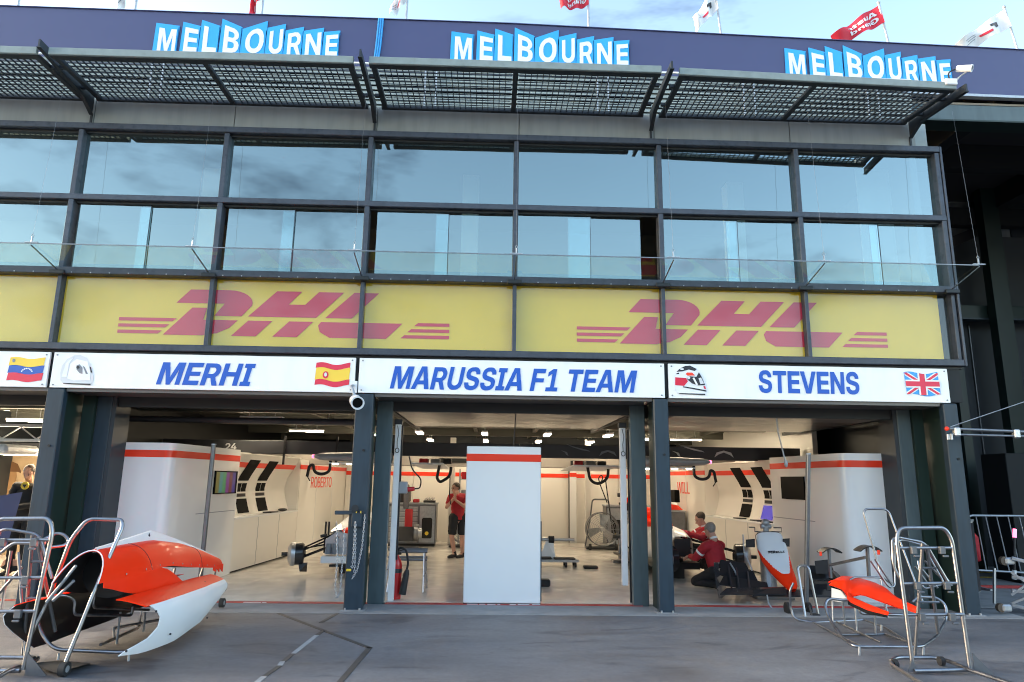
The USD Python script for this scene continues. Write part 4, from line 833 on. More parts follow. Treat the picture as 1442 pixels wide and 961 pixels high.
# overhead service booms with hoses (one over each car)
for s, lab in ((1, 'left'), (-1, 'right')):
    x0, x1 = (-3.35, -1.9) if s == 1 else (4.25, 2.7); y = 3.2
    t = based('service_boom', f'grey overhead service boom with a red lamp and hoses in the {lab} garage', 'boom', (x0, y, 2.2))
    sec = [(x0, 0.03), (x0 - s * -0.12, 0.065), ((x0 + x1) / 2, 0.09), (x1, 0.11)]
    G = []
    for x, r in sec: G.append([(x, y + 1.6 * r * math.cos(a) * 1.8, 2.20 + r * math.sin(a)) for a in np.linspace(0, 2 * math.pi, 15)])
    part(t, 'arm', MB().grid(np.array(G) if s == -1 else np.array(G)[::-1]), grey_plastic, 60)
    part(t, 'nose_lamp', MB().sph((x0 - s * 0.01, y - 0.03, 2.20), 0.035, 8), led_pink)
    part(t, 'tray', MB().box(min(x0 + s * .3, x1), max(x0 + s * .3, x1), y - 0.1, y + 0.9, 2.07, 2.09), white_plastic)
    for k in range(4): part(t, 'led_strip', MB().box(x0 + s * (0.4 + 0.24 * k) - 0.05, x0 + s * (0.4 + 0.24 * k) + 0.05, y - 0.02 + 0.16 * k, y + 0.03 + 0.16 * k, 2.056, 2.069), lamp_m)
    mb = MB(); hx = x0 - s * 0.02
    mb.tube([(x0 + s * 0.32, y - 0.05, 2.12), (x0 + s * 0.32, y - 0.05, 1.92), (x0 + s * 0.18, y - 0.05, 1.86), (x0 + s * 0.03, y - 0.05, 1.90), (x0 - s * 0.0, y - 0.05, 2.05), (x0 - s * 0.07, y - 0.05, 2.02), (x0 - s * 0.10, y - 0.05, 1.82)], 0.028, 8, 0.08)
    mb.tube([(x0 - s * 0.10, y - 0.05, 1.83), (x0 - s * 0.04, y - 0.05, 1.74)], 0.010, 6)
    part(t, 'hose', mb, rubber)
    part(t, 'hanging_line', MB().tube([(x0 + s * 0.8, y + 0.3, 2.07), (x0 + s * 0.76, y + 0.3, 1.7), (x0 + s * 0.68, y + 0.3, 0.9)], 0.007, 5), rubber)
for x, lab in ((-1.15, 'left'), (2.15, 'right')):                   # hanging trays seen inside the middle garage
    s = -1 if x < 0 else 1
    t = based('equipment_tray', f'hanging equipment tray with drooping hoses on the {lab} side of the middle garage', 'tray', (x, 5.0, 2.0))
    part(t, 'tray', MB().hull([(x + dx, y, z) for dx in (-0.45, 0.2 if s < 0 else 0.55) for y, z in ((4.0, 2.10), (6.5, 2.04)) for z in (z, z + 0.03)]), white_plastic, False)
    part(t, 'hose', MB().tube([(x - 0.1 * s, 4.4, 2.1), (x - 0.05 * s, 4.4, 1.82), (x + 0.12, 4.4, 1.74), (x + 0.32, 4.4, 1.86), (x + 0.34, 4.4, 2.06)], 0.03, 8, 0.1), rubber)
    part(t, 'hook', MB().tube([(x + 0.33 if s < 0 else x + 0.25, 4.3, 1.9), (x + 0.33 if s < 0 else x + 0.30, 4.3, 1.5), (x + 0.36, 4.3, 1.3 if s < 0 else 1.0)], 0.012, 6), rubber)
    for k in range(3): part(t, 'box', MB().box(x - 0.35 + k * 0.25, x - 0.17 + k * 0.25, 4.6, 4.9, 2.125, 2.23, 0.01), (red_metal, grey_plastic, black_plastic)[k])
whole('hose_reel', MB().tube([(2.98, 8.6, 1.75), (3.06, 8.6, 1.9), (3.02, 8.6, 1.98), (2.93, 8.6, 1.9), (2.98, 8.6, 1.72), (3.16, 8.6, 1.25)], 0.016, 6, 0.05), rubber, 'black looped cable hanging above the right tool cabinet', 'cable')

# tool cabinets at the back
def cabinet(label, x0, x1, y, top, drawers_left):
    t = based('tool_cabinet', label, 'cabinet', ((x0 + x1) / 2, y, 0))
    part(t, 'carcass', MB().box(x0, x1, y, y + 0.6, 0.08, top, 0.008), tube_grey); part(t, 'worktop', MB().box(x0 - 0.02, x1 + 0.02, y - 0.03, y + 0.62, top + 0.001, top + 0.045, 0.006), galv)
    part(t, 'plinth', MB().box(x0 + 0.03, x1 - 0.03, y + 0.04, y + 0.58, 0.013, 0.079), black_m)
    a, b = (x0 + 0.03, x0 + (x1 - x0) * 0.62) if drawers_left else (x0 + (x1 - x0) * 0.42, x1 - 0.03)
    n = 7
    for k in range(n):
        z0 = 0.12 + (top - 0.16) * k / n; z1 = 0.12 + (top - 0.16) * (k + 1) / n - 0.015
        d = part(t, 'drawer', MB().box(a, b, y - 0.018, y - 0.002, z0, z1, 0.004), galv); part(d, 'handle', MB().box(a + 0.02, b - 0.02, y - 0.035, y - 0.019, z1 - 0.035, z1 - 0.012, 0.004), alu)
    a, b = (x0 + (x1 - x0) * 0.66, x1 - 0.03) if drawers_left else (x0 + 0.03, x0 + (x1 - x0) * 0.38)
    d = part(t, 'door', MB().box(a, b, y - 0.018, y - 0.002, 0.12, top - 0.04, 0.004), galv)
    c = ((a + b) / 2, y - 0.02, 0.50); part(d, 'recess', MB().prism(Polygon([(-0.09, -0.22), (0.09, -0.22), (0.09, 0.22), (-0.09, 0.22)]).buffer(0.05), c, (1, 0, 0), (0, 0, 1), 0.004), black_m, False)
    part(d, 'gauge', MB().cyl((c[0], y - 0.03, 0.36), (c[0], y - 0.02, 0.36), 0.05), yellow_m)
    return t
cabinet('grey steel tool cabinet behind the left side of the middle garage', -2.75, -1.45, 9.2, 1.12, True)
cabinet('grey steel tool cabinet at the right rear of the middle garage', 3.25, 4.55, 9.3, 1.12, False)
t = based('machine', 'black bench machine standing on the left tool cabinet', 'machine', (-2.45, 9.4, 1.165))
part(t, 'body', MB().box(-2.68, -2.2, 9.3, 9.7, 1.17, 1.55, 0.03), black_plastic); part(t, 'head', MB().box(-2.6, -2.25, 9.2, 9.6, 1.555, 1.66, 0.04), black_plastic); part(t, 'arm', MB().box(-2.35, -2.2, 9.15, 9.25, 1.0, 1.5, 0.02), tube_grey)
t = based('parts_bin', 'small red parts bin on the left tool cabinet', 'bin', (-2.0, 9.3, 1.165)); part(t, 'bin', MB().box(-2.1, -1.93, 9.25, 9.45, 1.17, 1.26, 0.015), red_metal)
t = based('caliper_box', 'dark open box of tools on the left tool cabinet corner', 'box', (-1.65, 9.4, 1.165)); part(t, 'tray', MB().box(-1.82, -1.5, 9.3, 9.6, 1.17, 1.23, 0.01), black_plastic)
for k in range(4): part(t, 'tool', MB().cyl((-1.78 + 0.07 * k, 9.35, 1.25), (-1.74 + 0.07 * k, 9.5, 1.29), 0.02, n=8), alu)
t = based('cordless_drill', 'black cordless drill standing on the right tool cabinet', 'drill', (3.72, 9.45, 1.165))
part(t, 'base', MB().box(3.64, 3.80, 9.38, 9.52, 1.17, 1.24, 0.015), black_plastic); part(t, 'grip', MB().box(3.69, 3.75, 9.42, 9.48, 1.235, 1.40, 0.012), black_plastic); part(t, 'body', MB().cyl((3.60, 9.45, 1.44), (3.85, 9.45, 1.44), 0.055), black_plastic)

# drum fans
def fan(label, cx, y, r, rz):
    t = based('drum_fan', label, 'fan', (cx, y, 0)); c = np.array([cx, y, r + 0.12])
    mb = MB().lathe([(r, -0.14), (r + 0.015, -0.15), (r + 0.015, 0.15), (r, 0.14), (r - 0.01, 0.14), (r - 0.01, -0.14), (r, -0.14)], c, (0, 1, 0), 32); part(t, 'drum', mb, tube_grey)
    mb = MB()
    for k in range(1, 9): mb.tube([c + [r * k / 9 * math.cos(a), -0.155 - 0.03 * (1 - k / 9), r * k / 9 * math.sin(a)] for a in np.linspace(0, 2 * math.pi, 25)[:-1]], 0.004, 4, closed=True)
    for a in np.linspace(0, 2 * math.pi, 13)[:-1]: mb.tube([c + [0.06 * math.cos(a), -0.19, 0.06 * math.sin(a)], c + [r * math.cos(a), -0.15, r * math.sin(a)]], 0.005, 4)
    part(t, 'grille', mb, galv)
    part(t, 'hub', MB().cyl(c + [0, -0.2, 0], c + [0, 0.05, 0], 0.055, 0.08), alu)
    for k in range(3):
        a = math.radians(-42 + 120 * k); d = np.array([math.cos(a), 0, math.sin(a)]); e = np.array([-d[2], 0.5, d[0]])
        part(t, 'blade', MB().hull([c + d * 0.08 + e * 0.06, c + d * 0.08 - e * 0.06, c + d * (r - 0.05) + e * 0.13, c + d * (r - 0.05) - e * 0.13, c + d * r * 0.5 + e * 0.02 + [0, 0.012, 0]]), galv if k else alu, False)
    part(t, 'stand', MB().tube([(cx - r, y - 0.1, 0.05), (cx - r, y + 0.25, 0.05), (cx - r + 0.1, y + 0.25, r + 0.1), (cx - 0.28 * 1.0, y + 0.2, 2 * r + 0.0), (cx - 0.22, y + 0.2, 1.32), (cx + 0.22, y + 0.2, 1.32), (cx + 0.28, y + 0.2, 2 * r), (cx + r, y + 0.25, 0.05), (cx + r, y - 0.1, 0.05)], 0.02, 8, 0.08), tube_grey)
    part(t, 'base_tray', MB().box(cx - r, cx + r, y - 0.2, y + 0.2, 0.035, 0.085, 0.01), black_plastic)
    for s in (-1, 1): part(t, 'wheel', MB().cyl((cx + s * (r - 0.08) - 0.03, y - 0.2, 0.095), (cx + s * (r - 0.08) + 0.03, y - 0.2, 0.095), 0.08), rubber)
    return t
fan('large drum fan on wheels in front of the right cream post', 3.06, 8.9, 0.43, 0)
fan('large drum fan half hidden behind the standing mechanic', -0.62, 9.0, 0.43, 0)
t = based('steel_shelf', 'open steel shelving behind the standing mechanic', 'shelf', (-0.5, 9.7, 0))
for x in (-0.85, -0.2):
    for y in (9.6, 10.0): part(t, 'upright', MB().box(x - 0.015, x + 0.015, y - 0.015, y + 0.015, 0.013, 2.1), galv)
for z in (0.3, 0.8, 1.3, 1.8):
    part(t, 'shelf_board', MB().box(-0.87, -0.18, 9.58, 10.02, z, z + 0.02), galv)
for k, z in enumerate((0.82, 1.32, 1.82)):
    for q in range(2): part(t, 'stored_box', MB().box(-0.8 + q * 0.3, -0.58 + q * 0.3, 9.65, 9.9, z + 0.001, z + 0.2, 0.01), (ink_pale, grey_plastic, red_metal)[(k + q) % 3])

# fire extinguisher, trestles, dolly
t = based('fire_extinguisher', 'red fire extinguisher with a black horn at the left post', 'fire extinguisher', (-1.42, 0.92, 0))
part(t, 'cylinder', MB().lathe([(0, 0.02), (0.082, 0.02), (0.086, 0.05), (0.086, 0.50), (0.07, 0.58), (0.035, 0.63), (0.03, 0.66), (0, 0.66)], (-1.40, 0.86, 0), (0, 0, 1), 24), red_metal)
part(t, 'label_band', MB().lathe([(0.0875, 0.40), (0.0875, 0.46)], (-1.40, 0.86, 0), (0, 0, 1), 24), ink_black)
part(t, 'valve', MB().box(-1.44, -1.33, 0.84, 0.88, 0.66, 0.70, 0.008).beam((-1.42, 0.86, 0.70), (-1.27, 0.86, 0.745), 0.025, 0.015), black_plastic)
part(t, 'hose', MB().tube([(-1.40, 0.83, 0.68), (-1.36, 0.77, 0.78), (-1.25, 0.76, 0.75), (-1.21, 0.76, 0.55), (-1.23, 0.76, 0.45)], 0.016, 8, 0.08), rubber)
part(t, 'horn', MB().tube([(-1.22, 0.755, 0.46), (-1.235, 0.755, 0.40), (-1.28, 0.755, 0.10)], [0.025, 0.045, 0.055], 14), black_plastic)
def trestle(label, cx, cy, w, h, group=None):
    t = based('trestle', label, 'trestle', (cx, cy, 0), group)
    part(t, 'top_rail', MB().tube([(cx - w / 2, cy, h), (cx + w / 2, cy, h)], 0.026, 8), tube_grey); part(t, 'top_rail', MB().tube([(cx - w / 2, cy, h - 0.13), (cx + w / 2, cy, h - 0.13)], 0.02, 8), tube_grey)
    for sx in (-1, 1):
        for sy in (-1, 1):
            part(t, 'leg', MB().tube([(cx + sx * (w / 2 - 0.05), cy + sy * 0.03, h - 0.02), (cx + sx * (w / 2 - 0.02), cy + sy * 0.28, 0.015)], 0.017, 8), alu)
        part(t, 'stretcher', MB().tube([(cx + sx * (w / 2 - 0.03), cy - 0.20, 0.26), (cx + sx * (w / 2 - 0.03), cy + 0.20, 0.26)], 0.012, 6), tube_grey)
    return t
trestle('folding steel trestle behind the fire extinguisher', -1.32, 1.75, 0.62, 0.62)
trestle('second steel trestle just behind the front one', -1.42, 2.5, 0.7, 0.58)
t = based('gearbox_stand', 'black mechanical unit on a red stand in front of the left tool cabinet', 'stand', (-2.1, 8.2, 0))
part(t, 'red_column', MB().box(-2.22, -2.02, 8.55, 8.65, 0.5, 1.02, 0.02), red_metal); part(t, 'unit', MB().hull([(-2.5, 7.9, 0.25), (-1.9, 7.9, 0.25), (-2.5, 8.4, 0.25), (-1.9, 8.4, 0.25), (-2.4, 8.0, 0.6), (-1.95, 8.0, 0.6), (-2.4, 8.3, 0.6), (-1.95, 8.3, 0.6)]), carbon_gloss, False)
part(t, 'disc', MB().cyl((-1.9, 8.1, 0.45), (-1.8, 8.1, 0.45), 0.22, n=24), tube_grey); part(t, 'disc', MB().cyl((-1.795, 8.1, 0.45), (-1.72, 8.1, 0.45), 0.12, n=20), alu)
part(t, 'base', MB().box(-2.5, -1.8, 7.9, 8.4, 0.03, 0.10, 0.01), tube_grey)
t = based('wheel_dolly', 'low grey dolly with a steel bar behind the white screen', 'dolly', (1.4, 5.1, 0))
part(t, 'deck', MB().box(0.9, 1.92, 4.9, 5.3, 0.12, 0.17, 0.008), galv); part(t, 'axle_bar', MB().cyl((1.0, 5.2, 0.56), (1.86, 5.2, 0.56), 0.035), alu); part(t, 'collar', MB().cyl((1.30, 5.2, 0.56), (1.42, 5.2, 0.56), 0.075), rubber)
part(t, 'strut', MB().hull([(1.1, 5.15, 0.17), (1.45, 5.15, 0.17), (1.15, 5.25, 0.17), (1.4, 5.25, 0.17), (1.25, 5.18, 0.55), (1.4, 5.22, 0.55)]), white_plastic, False); part(t, 'pad', MB().box(0.95, 1.35, 4.92, 5.28, 0.171, 0.21, 0.015), rubber); part(t, 'pad', MB().box(1.40, 1.85, 4.92, 5.2, 0.171, 0.20, 0.015), rubber)
for x in (1.0, 1.65, 1.85):
    for y in (4.93, 5.27): part(t, 'castor', MB().cyl((x - 0.02, y, 0.065), (x + 0.02, y, 0.065), 0.052), rubber)
whole('rubber_block', MB().box(2.0, 2.3, 4.7, 4.9, 0.014, 0.07, 0.02), rubber, 'small black rubber block lying on the floor right of the dolly', 'block')
whole('rubber_chock', MB().box(0.88, 1.08, 2.2, 2.4, 0.014, 0.13, 0.02), rubber, 'black rubber chock on the floor at the screen edge', 'block')
t = based('air_jack', 'red and black air jack just behind the right edge of the screen', 'jack', (0.85, 2.0, 0)); part(t, 'base', MB().box(0.78, 0.9, 1.9, 2.05, 0.014, 0.25, 0.01), red_metal); part(t, 'piston', MB().cyl((0.85, 2.0, 0.25), (0.85, 2.0, 0.45), 0.035), tube_grey)
t = based('stool', 'chrome workshop stool at the foot of the right white post', 'stool', (3.1, 5.9, 0)); part(t, 'column', MB().cyl((2.98, 5.9, 0.10), (2.98, 5.9, 0.55), 0.04), chrome); part(t, 'seat', MB().cyl((2.98, 5.9, 0.55), (2.98, 5.9, 0.62), 0.16), black_plastic); part(t, 'foot', MB().box(2.8, 3.2, 5.75, 6.05, 0.02, 0.07, 0.01), chrome)

# neighbouring garage on the left
t = based('neighbour_wall', 'tan back wall of the neighbouring garage with a wood toned portrait', 'wall', (-9, 8, 0))
part(t, 'wall_panel', MB().box(-11, -6.7, 6.2, 6.3, 0.013, 2.25), mat('tan_wall', (0.50, 0.36, 0.22), 0.5, var=0.1, vs=2)); part(t, 'upper_band', MB().box(-11, -6.7, 6.1, 6.3, 2.26, 2.5), gantry_m)
tw = MATS['tan_wall']; pm = mat('wood_toned_print', (0.36, 0.21, 0.10), 0.5); pm2 = mat('dark_wood_toned_print', (0.16, 0.08, 0.035), 0.5)
c = at(10, 672, Y=6.19); part(t, 'portrait_head', MB().prism(ell(0, 0, 0.22, 0.30), c, (1, 0, 0), (0, 0, 1), 0.004), pm, False); part(t, 'portrait_cap', MB().prism([(-0.25, 0.12), (0.24, 0.12), (0.30, 0.09), (0.30, 0.14), (0.2, 0.3), (0, 0.38), (-0.18, 0.3)], c + [0, -0.005, 0], (1, 0, 0), (0, 0, 1), 0.004), pm2, False)
part(t, 'portrait_shoulders', MB().prism([(-0.5, -0.75), (0.5, -0.75), (0.45, -0.45), (0.12, -0.3), (-0.12, -0.3), (-0.45, -0.45)], c + [0, 0.001, 0], (1, 0, 0), (0, 0, 1), 0.003), pm, False)
whole('neighbour_partition', MB().box(-6.72, -6.64, 0.66, 13.8, 0.013, 3.2), black_m, 'dark partition wall between the left garage and its neighbour', 'wall')
t = based('neighbour_gantry', 'silver lattice gantry with lit strips in the neighbouring garage', 'gantry', (-8.5, 2.2, 2.3))
for z in (2.36, 2.62): part(t, 'chord', MB().box(-10.8, -6.8, 2.4, 2.46, z, z + 0.05), alu)
part(t, 'lattice', (lambda mb: [mb.beam((-10.8 + 0.3 * k, 2.43, 2.41 if k % 2 else 2.62), (-10.5 + 0.3 * k, 2.43, 2.62 if k % 2 else 2.41), 0.02, 0.02) for k in range(13)] and mb)(MB()), alu)
part(t, 'hood', MB().box(-10.8, -8.3, 2.0, 2.9, 2.14, 2.3, 0.05), white_plastic)
for y in (3.2, 4.2): part(t, 'lit_strip', MB().box(-10.8, -6.9, y, y + 0.14, 2.17, 2.20), lamp_m)

# ================================================================== OPEN PASSAGE at the right of the building
ps = based('passage_building', 'dark covered passage beside the pit building with steel beams and a dark rear wall', 'building', (10, 6, 0))
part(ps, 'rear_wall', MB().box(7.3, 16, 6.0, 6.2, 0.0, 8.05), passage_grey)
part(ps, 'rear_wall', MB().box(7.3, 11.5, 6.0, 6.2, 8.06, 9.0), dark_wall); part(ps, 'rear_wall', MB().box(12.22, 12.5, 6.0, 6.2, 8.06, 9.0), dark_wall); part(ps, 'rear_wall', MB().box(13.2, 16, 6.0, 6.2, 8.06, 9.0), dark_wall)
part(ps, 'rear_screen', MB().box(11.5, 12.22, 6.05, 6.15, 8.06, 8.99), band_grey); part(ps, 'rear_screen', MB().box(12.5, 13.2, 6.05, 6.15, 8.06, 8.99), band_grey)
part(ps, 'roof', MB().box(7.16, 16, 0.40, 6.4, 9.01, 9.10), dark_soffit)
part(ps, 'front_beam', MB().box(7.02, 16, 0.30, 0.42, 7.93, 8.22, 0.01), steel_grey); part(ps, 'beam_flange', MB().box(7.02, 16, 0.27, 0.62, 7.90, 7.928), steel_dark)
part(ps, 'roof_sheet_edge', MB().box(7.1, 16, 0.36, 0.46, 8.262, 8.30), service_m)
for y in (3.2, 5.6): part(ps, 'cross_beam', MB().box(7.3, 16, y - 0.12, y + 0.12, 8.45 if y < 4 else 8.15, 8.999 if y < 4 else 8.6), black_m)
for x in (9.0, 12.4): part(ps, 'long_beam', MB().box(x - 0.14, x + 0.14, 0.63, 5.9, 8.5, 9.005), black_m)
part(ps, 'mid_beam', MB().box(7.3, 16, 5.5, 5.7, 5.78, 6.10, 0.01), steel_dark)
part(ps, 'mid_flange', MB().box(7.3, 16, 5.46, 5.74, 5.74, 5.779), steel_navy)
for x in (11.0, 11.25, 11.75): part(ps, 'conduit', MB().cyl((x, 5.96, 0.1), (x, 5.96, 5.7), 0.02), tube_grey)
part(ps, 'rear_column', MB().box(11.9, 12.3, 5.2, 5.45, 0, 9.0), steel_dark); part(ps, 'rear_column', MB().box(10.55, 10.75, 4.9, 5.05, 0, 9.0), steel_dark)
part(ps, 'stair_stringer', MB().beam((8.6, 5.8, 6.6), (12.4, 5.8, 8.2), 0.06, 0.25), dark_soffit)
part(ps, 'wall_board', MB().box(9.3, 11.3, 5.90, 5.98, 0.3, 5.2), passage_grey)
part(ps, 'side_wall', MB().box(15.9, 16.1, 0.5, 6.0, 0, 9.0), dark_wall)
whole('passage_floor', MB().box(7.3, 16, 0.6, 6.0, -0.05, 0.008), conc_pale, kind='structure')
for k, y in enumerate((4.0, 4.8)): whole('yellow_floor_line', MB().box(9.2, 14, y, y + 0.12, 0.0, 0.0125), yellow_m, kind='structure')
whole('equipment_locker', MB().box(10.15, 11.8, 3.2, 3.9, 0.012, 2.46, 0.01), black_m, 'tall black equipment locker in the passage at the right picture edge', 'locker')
# crowd barrier
t = based('crowd_barrier', 'steel crowd barrier with slanting bars in the dark passage', 'barrier', (9.8, 2.5, 0))
YB_ = 2.5
part(t, 'frame', MB().tube([at(1378, 817, Y=YB_), at(1362, 726, Y=YB_), at(1470, 727, Y=YB_), at(1490, 812, Y=YB_)], 0.019, 8, 0.10), galv)
part(t, 'lower_rail', MB().tube([at(1376, 803, Y=YB_), at(1488, 809, Y=YB_)], 0.016, 8), galv)
for xa, xb in ((1374, 1389), (1387.6, 1405), (1403, 1421), (1419, 1437), (1435, 1453), (1451, 1470)): part(t, 'bar', MB().tube([at(xa, 727, Y=YB_), at(xb, 804, Y=YB_)], 0.010, 6), galv)
for px in (1378, 1489): p = at(px, 815, Y=YB_); part(t, 'foot', MB().beam((p[0], YB_ - 0.3, 0.03), (p[0], YB_ + 0.3, 0.03), 0.05, 0.03).tube([(p[0], YB_, 0.03), p], 0.018, 6), galv)
# black display board with aluminium edge, red cloth behind
t = based('black_board', 'black board with an aluminium edge leaning beside the right column', 'board', (7.9, 1.6, 0))
A_, B_ = np.array([7.46, 0.95, 0.02]), np.array([8.55, 2.1, 0.02]); U_ = nrm(B_ - A_); N_ = nrm(np.cross(U_, (0, 0, 1)))
part(t, 'panel', MB().hull([A_ + U_ * u * np.linalg.norm(B_ - A_) + N_ * n + np.array([0, 0, z]) for u in (0, 1) for n in (-0.02, 0.02) for z in (0.02, 1.16)]), black_plastic, False)
part(t, 'edge', MB().beam(B_ + N_ * -0.03, B_ + N_ * -0.03 + [0, 0, 1.18], 0.06, 0.05).beam(A_ + [0, 0, 1.2], B_ + [0, 0, 1.2], 0.06, 0.04).beam(A_ + N_ * -.03, B_ + N_ * -.03, 0.05, 0.04), alu)
whole('red_cloth', MB().hull([(8.75, 2.5, 0.45), (8.85, 2.4, 0.5), (8.72, 2.55, 1.15), (8.95, 2.6, 0.55), (8.8, 2.7, 1.2), (8.92, 2.5, 0.9)]), cloth_red, 'red cloth bundle hanging behind the black board', 'cloth')
whole('red_floor_rail', MB().box(8.6, 11, 2.55, 2.6, 0.012, 0.06), kerb_red, 'low red rail on the passage floor', 'rail')
t = based('garage_boom', 'horizontal twin pipe boom on a wire beside the right column', 'boom', (7.1, -0.3, 2.6))
pa, pb = at(1336, 604, Y=-0.3), at(1460, 609, Y=-0.3); qa, qb = at(1338, 612, Y=-0.3), at(1460, 615, Y=-0.3)
part(t, 'upper_pipe', MB().cyl(pa, pb, 0.022), tube_grey); part(t, 'lower_pipe', MB().cyl(qa, qb, 0.018), tube_grey)
for k in (0.08, 0.76): part(t, 'clamp', MB().obox((pa + (pb - pa) * k + qa + (qb - qa) * k) / 2, np.eye(3), [0.045, 0.04, 0.065], 0.015), alu)
part(t, 'end_cap', MB().sph(pa + [-0.03, 0, 0], 0.032, 8), team_orange)
for dx in (-0.05, 0.0): part(t, 'coupling', MB().cyl(qa + [dx, -0.02, 0.0], qa + [dx, -0.02, -0.075], 0.018), alu)
part(t, 'wire', MB().tube([pa + [0.03, 0, 0.03], at(1460, 560, Y=-0.3)], 0.006, 5), galv)
# lattice trolley lying on its side, with a light stick
t = based('lattice_cart', 'silver lattice cart with castors at the right picture edge', 'cart', (7.9, 0.2, 0))
c0, c1 = at(1413, 790, Y=0.3), at(1409, 856, Y=0.1)
for p in (c0, c1):
    part(t, 'castor', MB().cyl(p + [0, -0.03, 0], p + [0, 0.03, 0], 0.062, n=20), mat('tan_castor' if p is c0 else 'tan_castor_tyre', (0.11, 0.075, 0.05), 0.6)); part(t, 'castor_fork', MB().obox(p + [0.07, -0.02, 0.0], np.eye(3), [0.07, 0.035, 0.05], 0.02), alu)
for k, (ya, yb) in enumerate(((786, 800), (812, 822), (832, 838), (852, 866))):
    part(t, 'rail', MB().beam(at(1424, ya, Y=0.25), at(1480, yb, Y=0.0), 0.05, 0.05, c=0.008), alu)
for k, (a, b) in enumerate((((1424, 806), (1462, 832)), ((1424, 838), (1462, 812)), ((1424, 850), (1470, 832)))): part(t, 'brace', MB().beam(at(*a, Y=0.22), at(*b, Y=0.05), 0.03, 0.03), alu)
part(t, 'upright', MB().beam(at(1400, 800, Y=0.35), at(1400, 850, Y=0.35), 0.03, 0.03), alu)
t = based('light_stick', 'thin post with a glowing red tip at the right picture edge', 'light stick', at(1428, 812, Y=0.5))
part(t, 'post', MB().cyl(at(1428, 812, Y=0.5), at(1428.5, 757, Y=0.5), 0.018), black_plastic); part(t, 'tip', MB().cyl(at(1428.5, 757, Y=0.5), at(1429, 745, Y=0.5), 0.026), led_pink); part(t, 'socket', MB().cyl(at(1428, 816, Y=0.5), at(1428, 803, Y=0.5), 0.03), white_plastic)

# ================================================================== DOOR POLES (tall props with a wheeled foot)
def pole(label, top, bot):
    t = based('prop_pole', label, 'pole', (bot[0], bot[1], 0)); part(t, 'tube', MB().cyl(bot, top, 0.036, n=14), tube_grey); part(t, 'cap', MB().cyl(top, np.array(top) + [0, 0, 0.02], 0.04, n=14), galv); return t
pole('tall grey prop pole standing behind the orange engine cover', (-4.42, 1.05, 2.29), (-4.42, 1.05, 0.02))
t = pole('tall grey prop pole on a wheeled foot beside the nose cone', (4.86, 0.30, 2.25), (4.72, 0.42, 0.06))
W_ = lambda px, py, Y: at(px, py, Y=Y)
part(t, 'foot_hoop', MB().tube([W_(1134, 871, -0.20), W_(1123, 800, 0.0), W_(1126, 797, 0.02), W_(1136, 797, 0.02), W_(1139, 801, 0.0), W_(1152, 866, -0.1)], 0.018, 8, 0.04), chrome)
for a, Y in ((1109, 0.05), (1138, 0.15)): p = at(a, 857, Y=Y); part(t, 'wheel', MB().cyl(p + [-0.025, 0, 0], p + [0.025, 0, 0], 0.085, n=20), rubber)
part(t, 'axle', MB().cyl(at(1109, 857, Y=0.05), at(1138, 857, Y=0.15), 0.012), tube_grey); part(t, 'rubber_foot', MB().obox(at(1148, 869, Y=-0.1), np.eye(3), [0.06, 0.05, 0.045], 0.015), rubber)
for q in (0, 1): part(t, 'foot_bar', MB().tube([at(1112 + 26 * q, 850, Y=0.05 + .1 * q), at(1118 + 26 * q, 868, Y=-0.15)], 0.012, 6), tube_grey)

# ================================================================== CHAIN HOIST on the left middle column
t = based('chain_hoist', 'chain hoist arm on the left column with hanging steel chains', 'hoist', (-1.9, -0.1, 1.0))
part(t, 'arm', MB().beam(at(472, 722, Y=-0.12), at(508, 722, Y=-0.12), 0.06, 0.055, c=0.008), steel_navy)
for k in range(4): part(t, 'warning_stripe', MB().obox(at(502 + 3 * k, 722, Y=-0.155), np.eye(3), [0.008, 0.004, 0.022]), flag_yel if k % 2 == 0 else black_plastic)
part(t, 'bracket', MB().box(-1.93, -1.79, -0.16, -0.07, 1.13, 1.33, 0.01), steel_navy); part(t, 'pulley', MB().cyl(at(500, 716, Y=-0.2), at(500, 716, Y=-0.14), 0.05), black_plastic)
def chain(pts, sag=None):
    P_ = np.array(pts, float); seg = np.linalg.norm(np.diff(P_, axis=0), axis=1); L = seg.sum(); n = int(L / 0.030); mb = MB(); s = np.r_[0, np.cumsum(seg)]
    Q = np.array([[np.interp(L * k / n, s, P_[:, j]) for j in range(3)] for k in range(n + 1)])
    for k in range(n):
        d = nrm(Q[k + 1] - Q[k]); a = nrm(np.cross(d, (0.3, 1, 0.1) if k % 2 else (1, 0.3, 0.1))); c = (Q[k] + Q[k + 1]) / 2
        mb.tube([c + d * 0.022 * math.cos(u) + a * 0.012 * math.sin(u) for u in np.linspace(0, 2 * math.pi, 9)[:-1]], 0.0045, 4, closed=True)
    return mb
Yc = -0.2
part(t, 'chain', chain([at(474, 735, Y=Yc), at(475, 790, Y=Yc), at(472, 825, Y=Yc), at(474, 842, Y=Yc), at(479, 835, Y=Yc), at(483, 780, Y=Yc), at(485, 745, Y=Yc)]), galv)
part(t, 'chain', chain([at(500, 735, Y=Yc), at(498, 775, Y=Yc), at(496, 800, Y=Yc), at(494, 798, Y=Yc)]), galv); part(t, 'chain', chain([at(501, 735, Y=Yc), at(500, 790, Y=Yc), at(499, 806, Y=Yc)]), galv)
part(t, 'chain', chain([at(514, 725, Y=Yc), at(510, 770, Y=Yc), at(503, 803, Y=Yc), at(496, 815, Y=Yc)]), galv)
part(t, 'yellow_tag', MB().obox(at(491, 803, Y=Yc), np.eye(3), [0.035, 0.012, 0.016], 0.008), yellow_m)

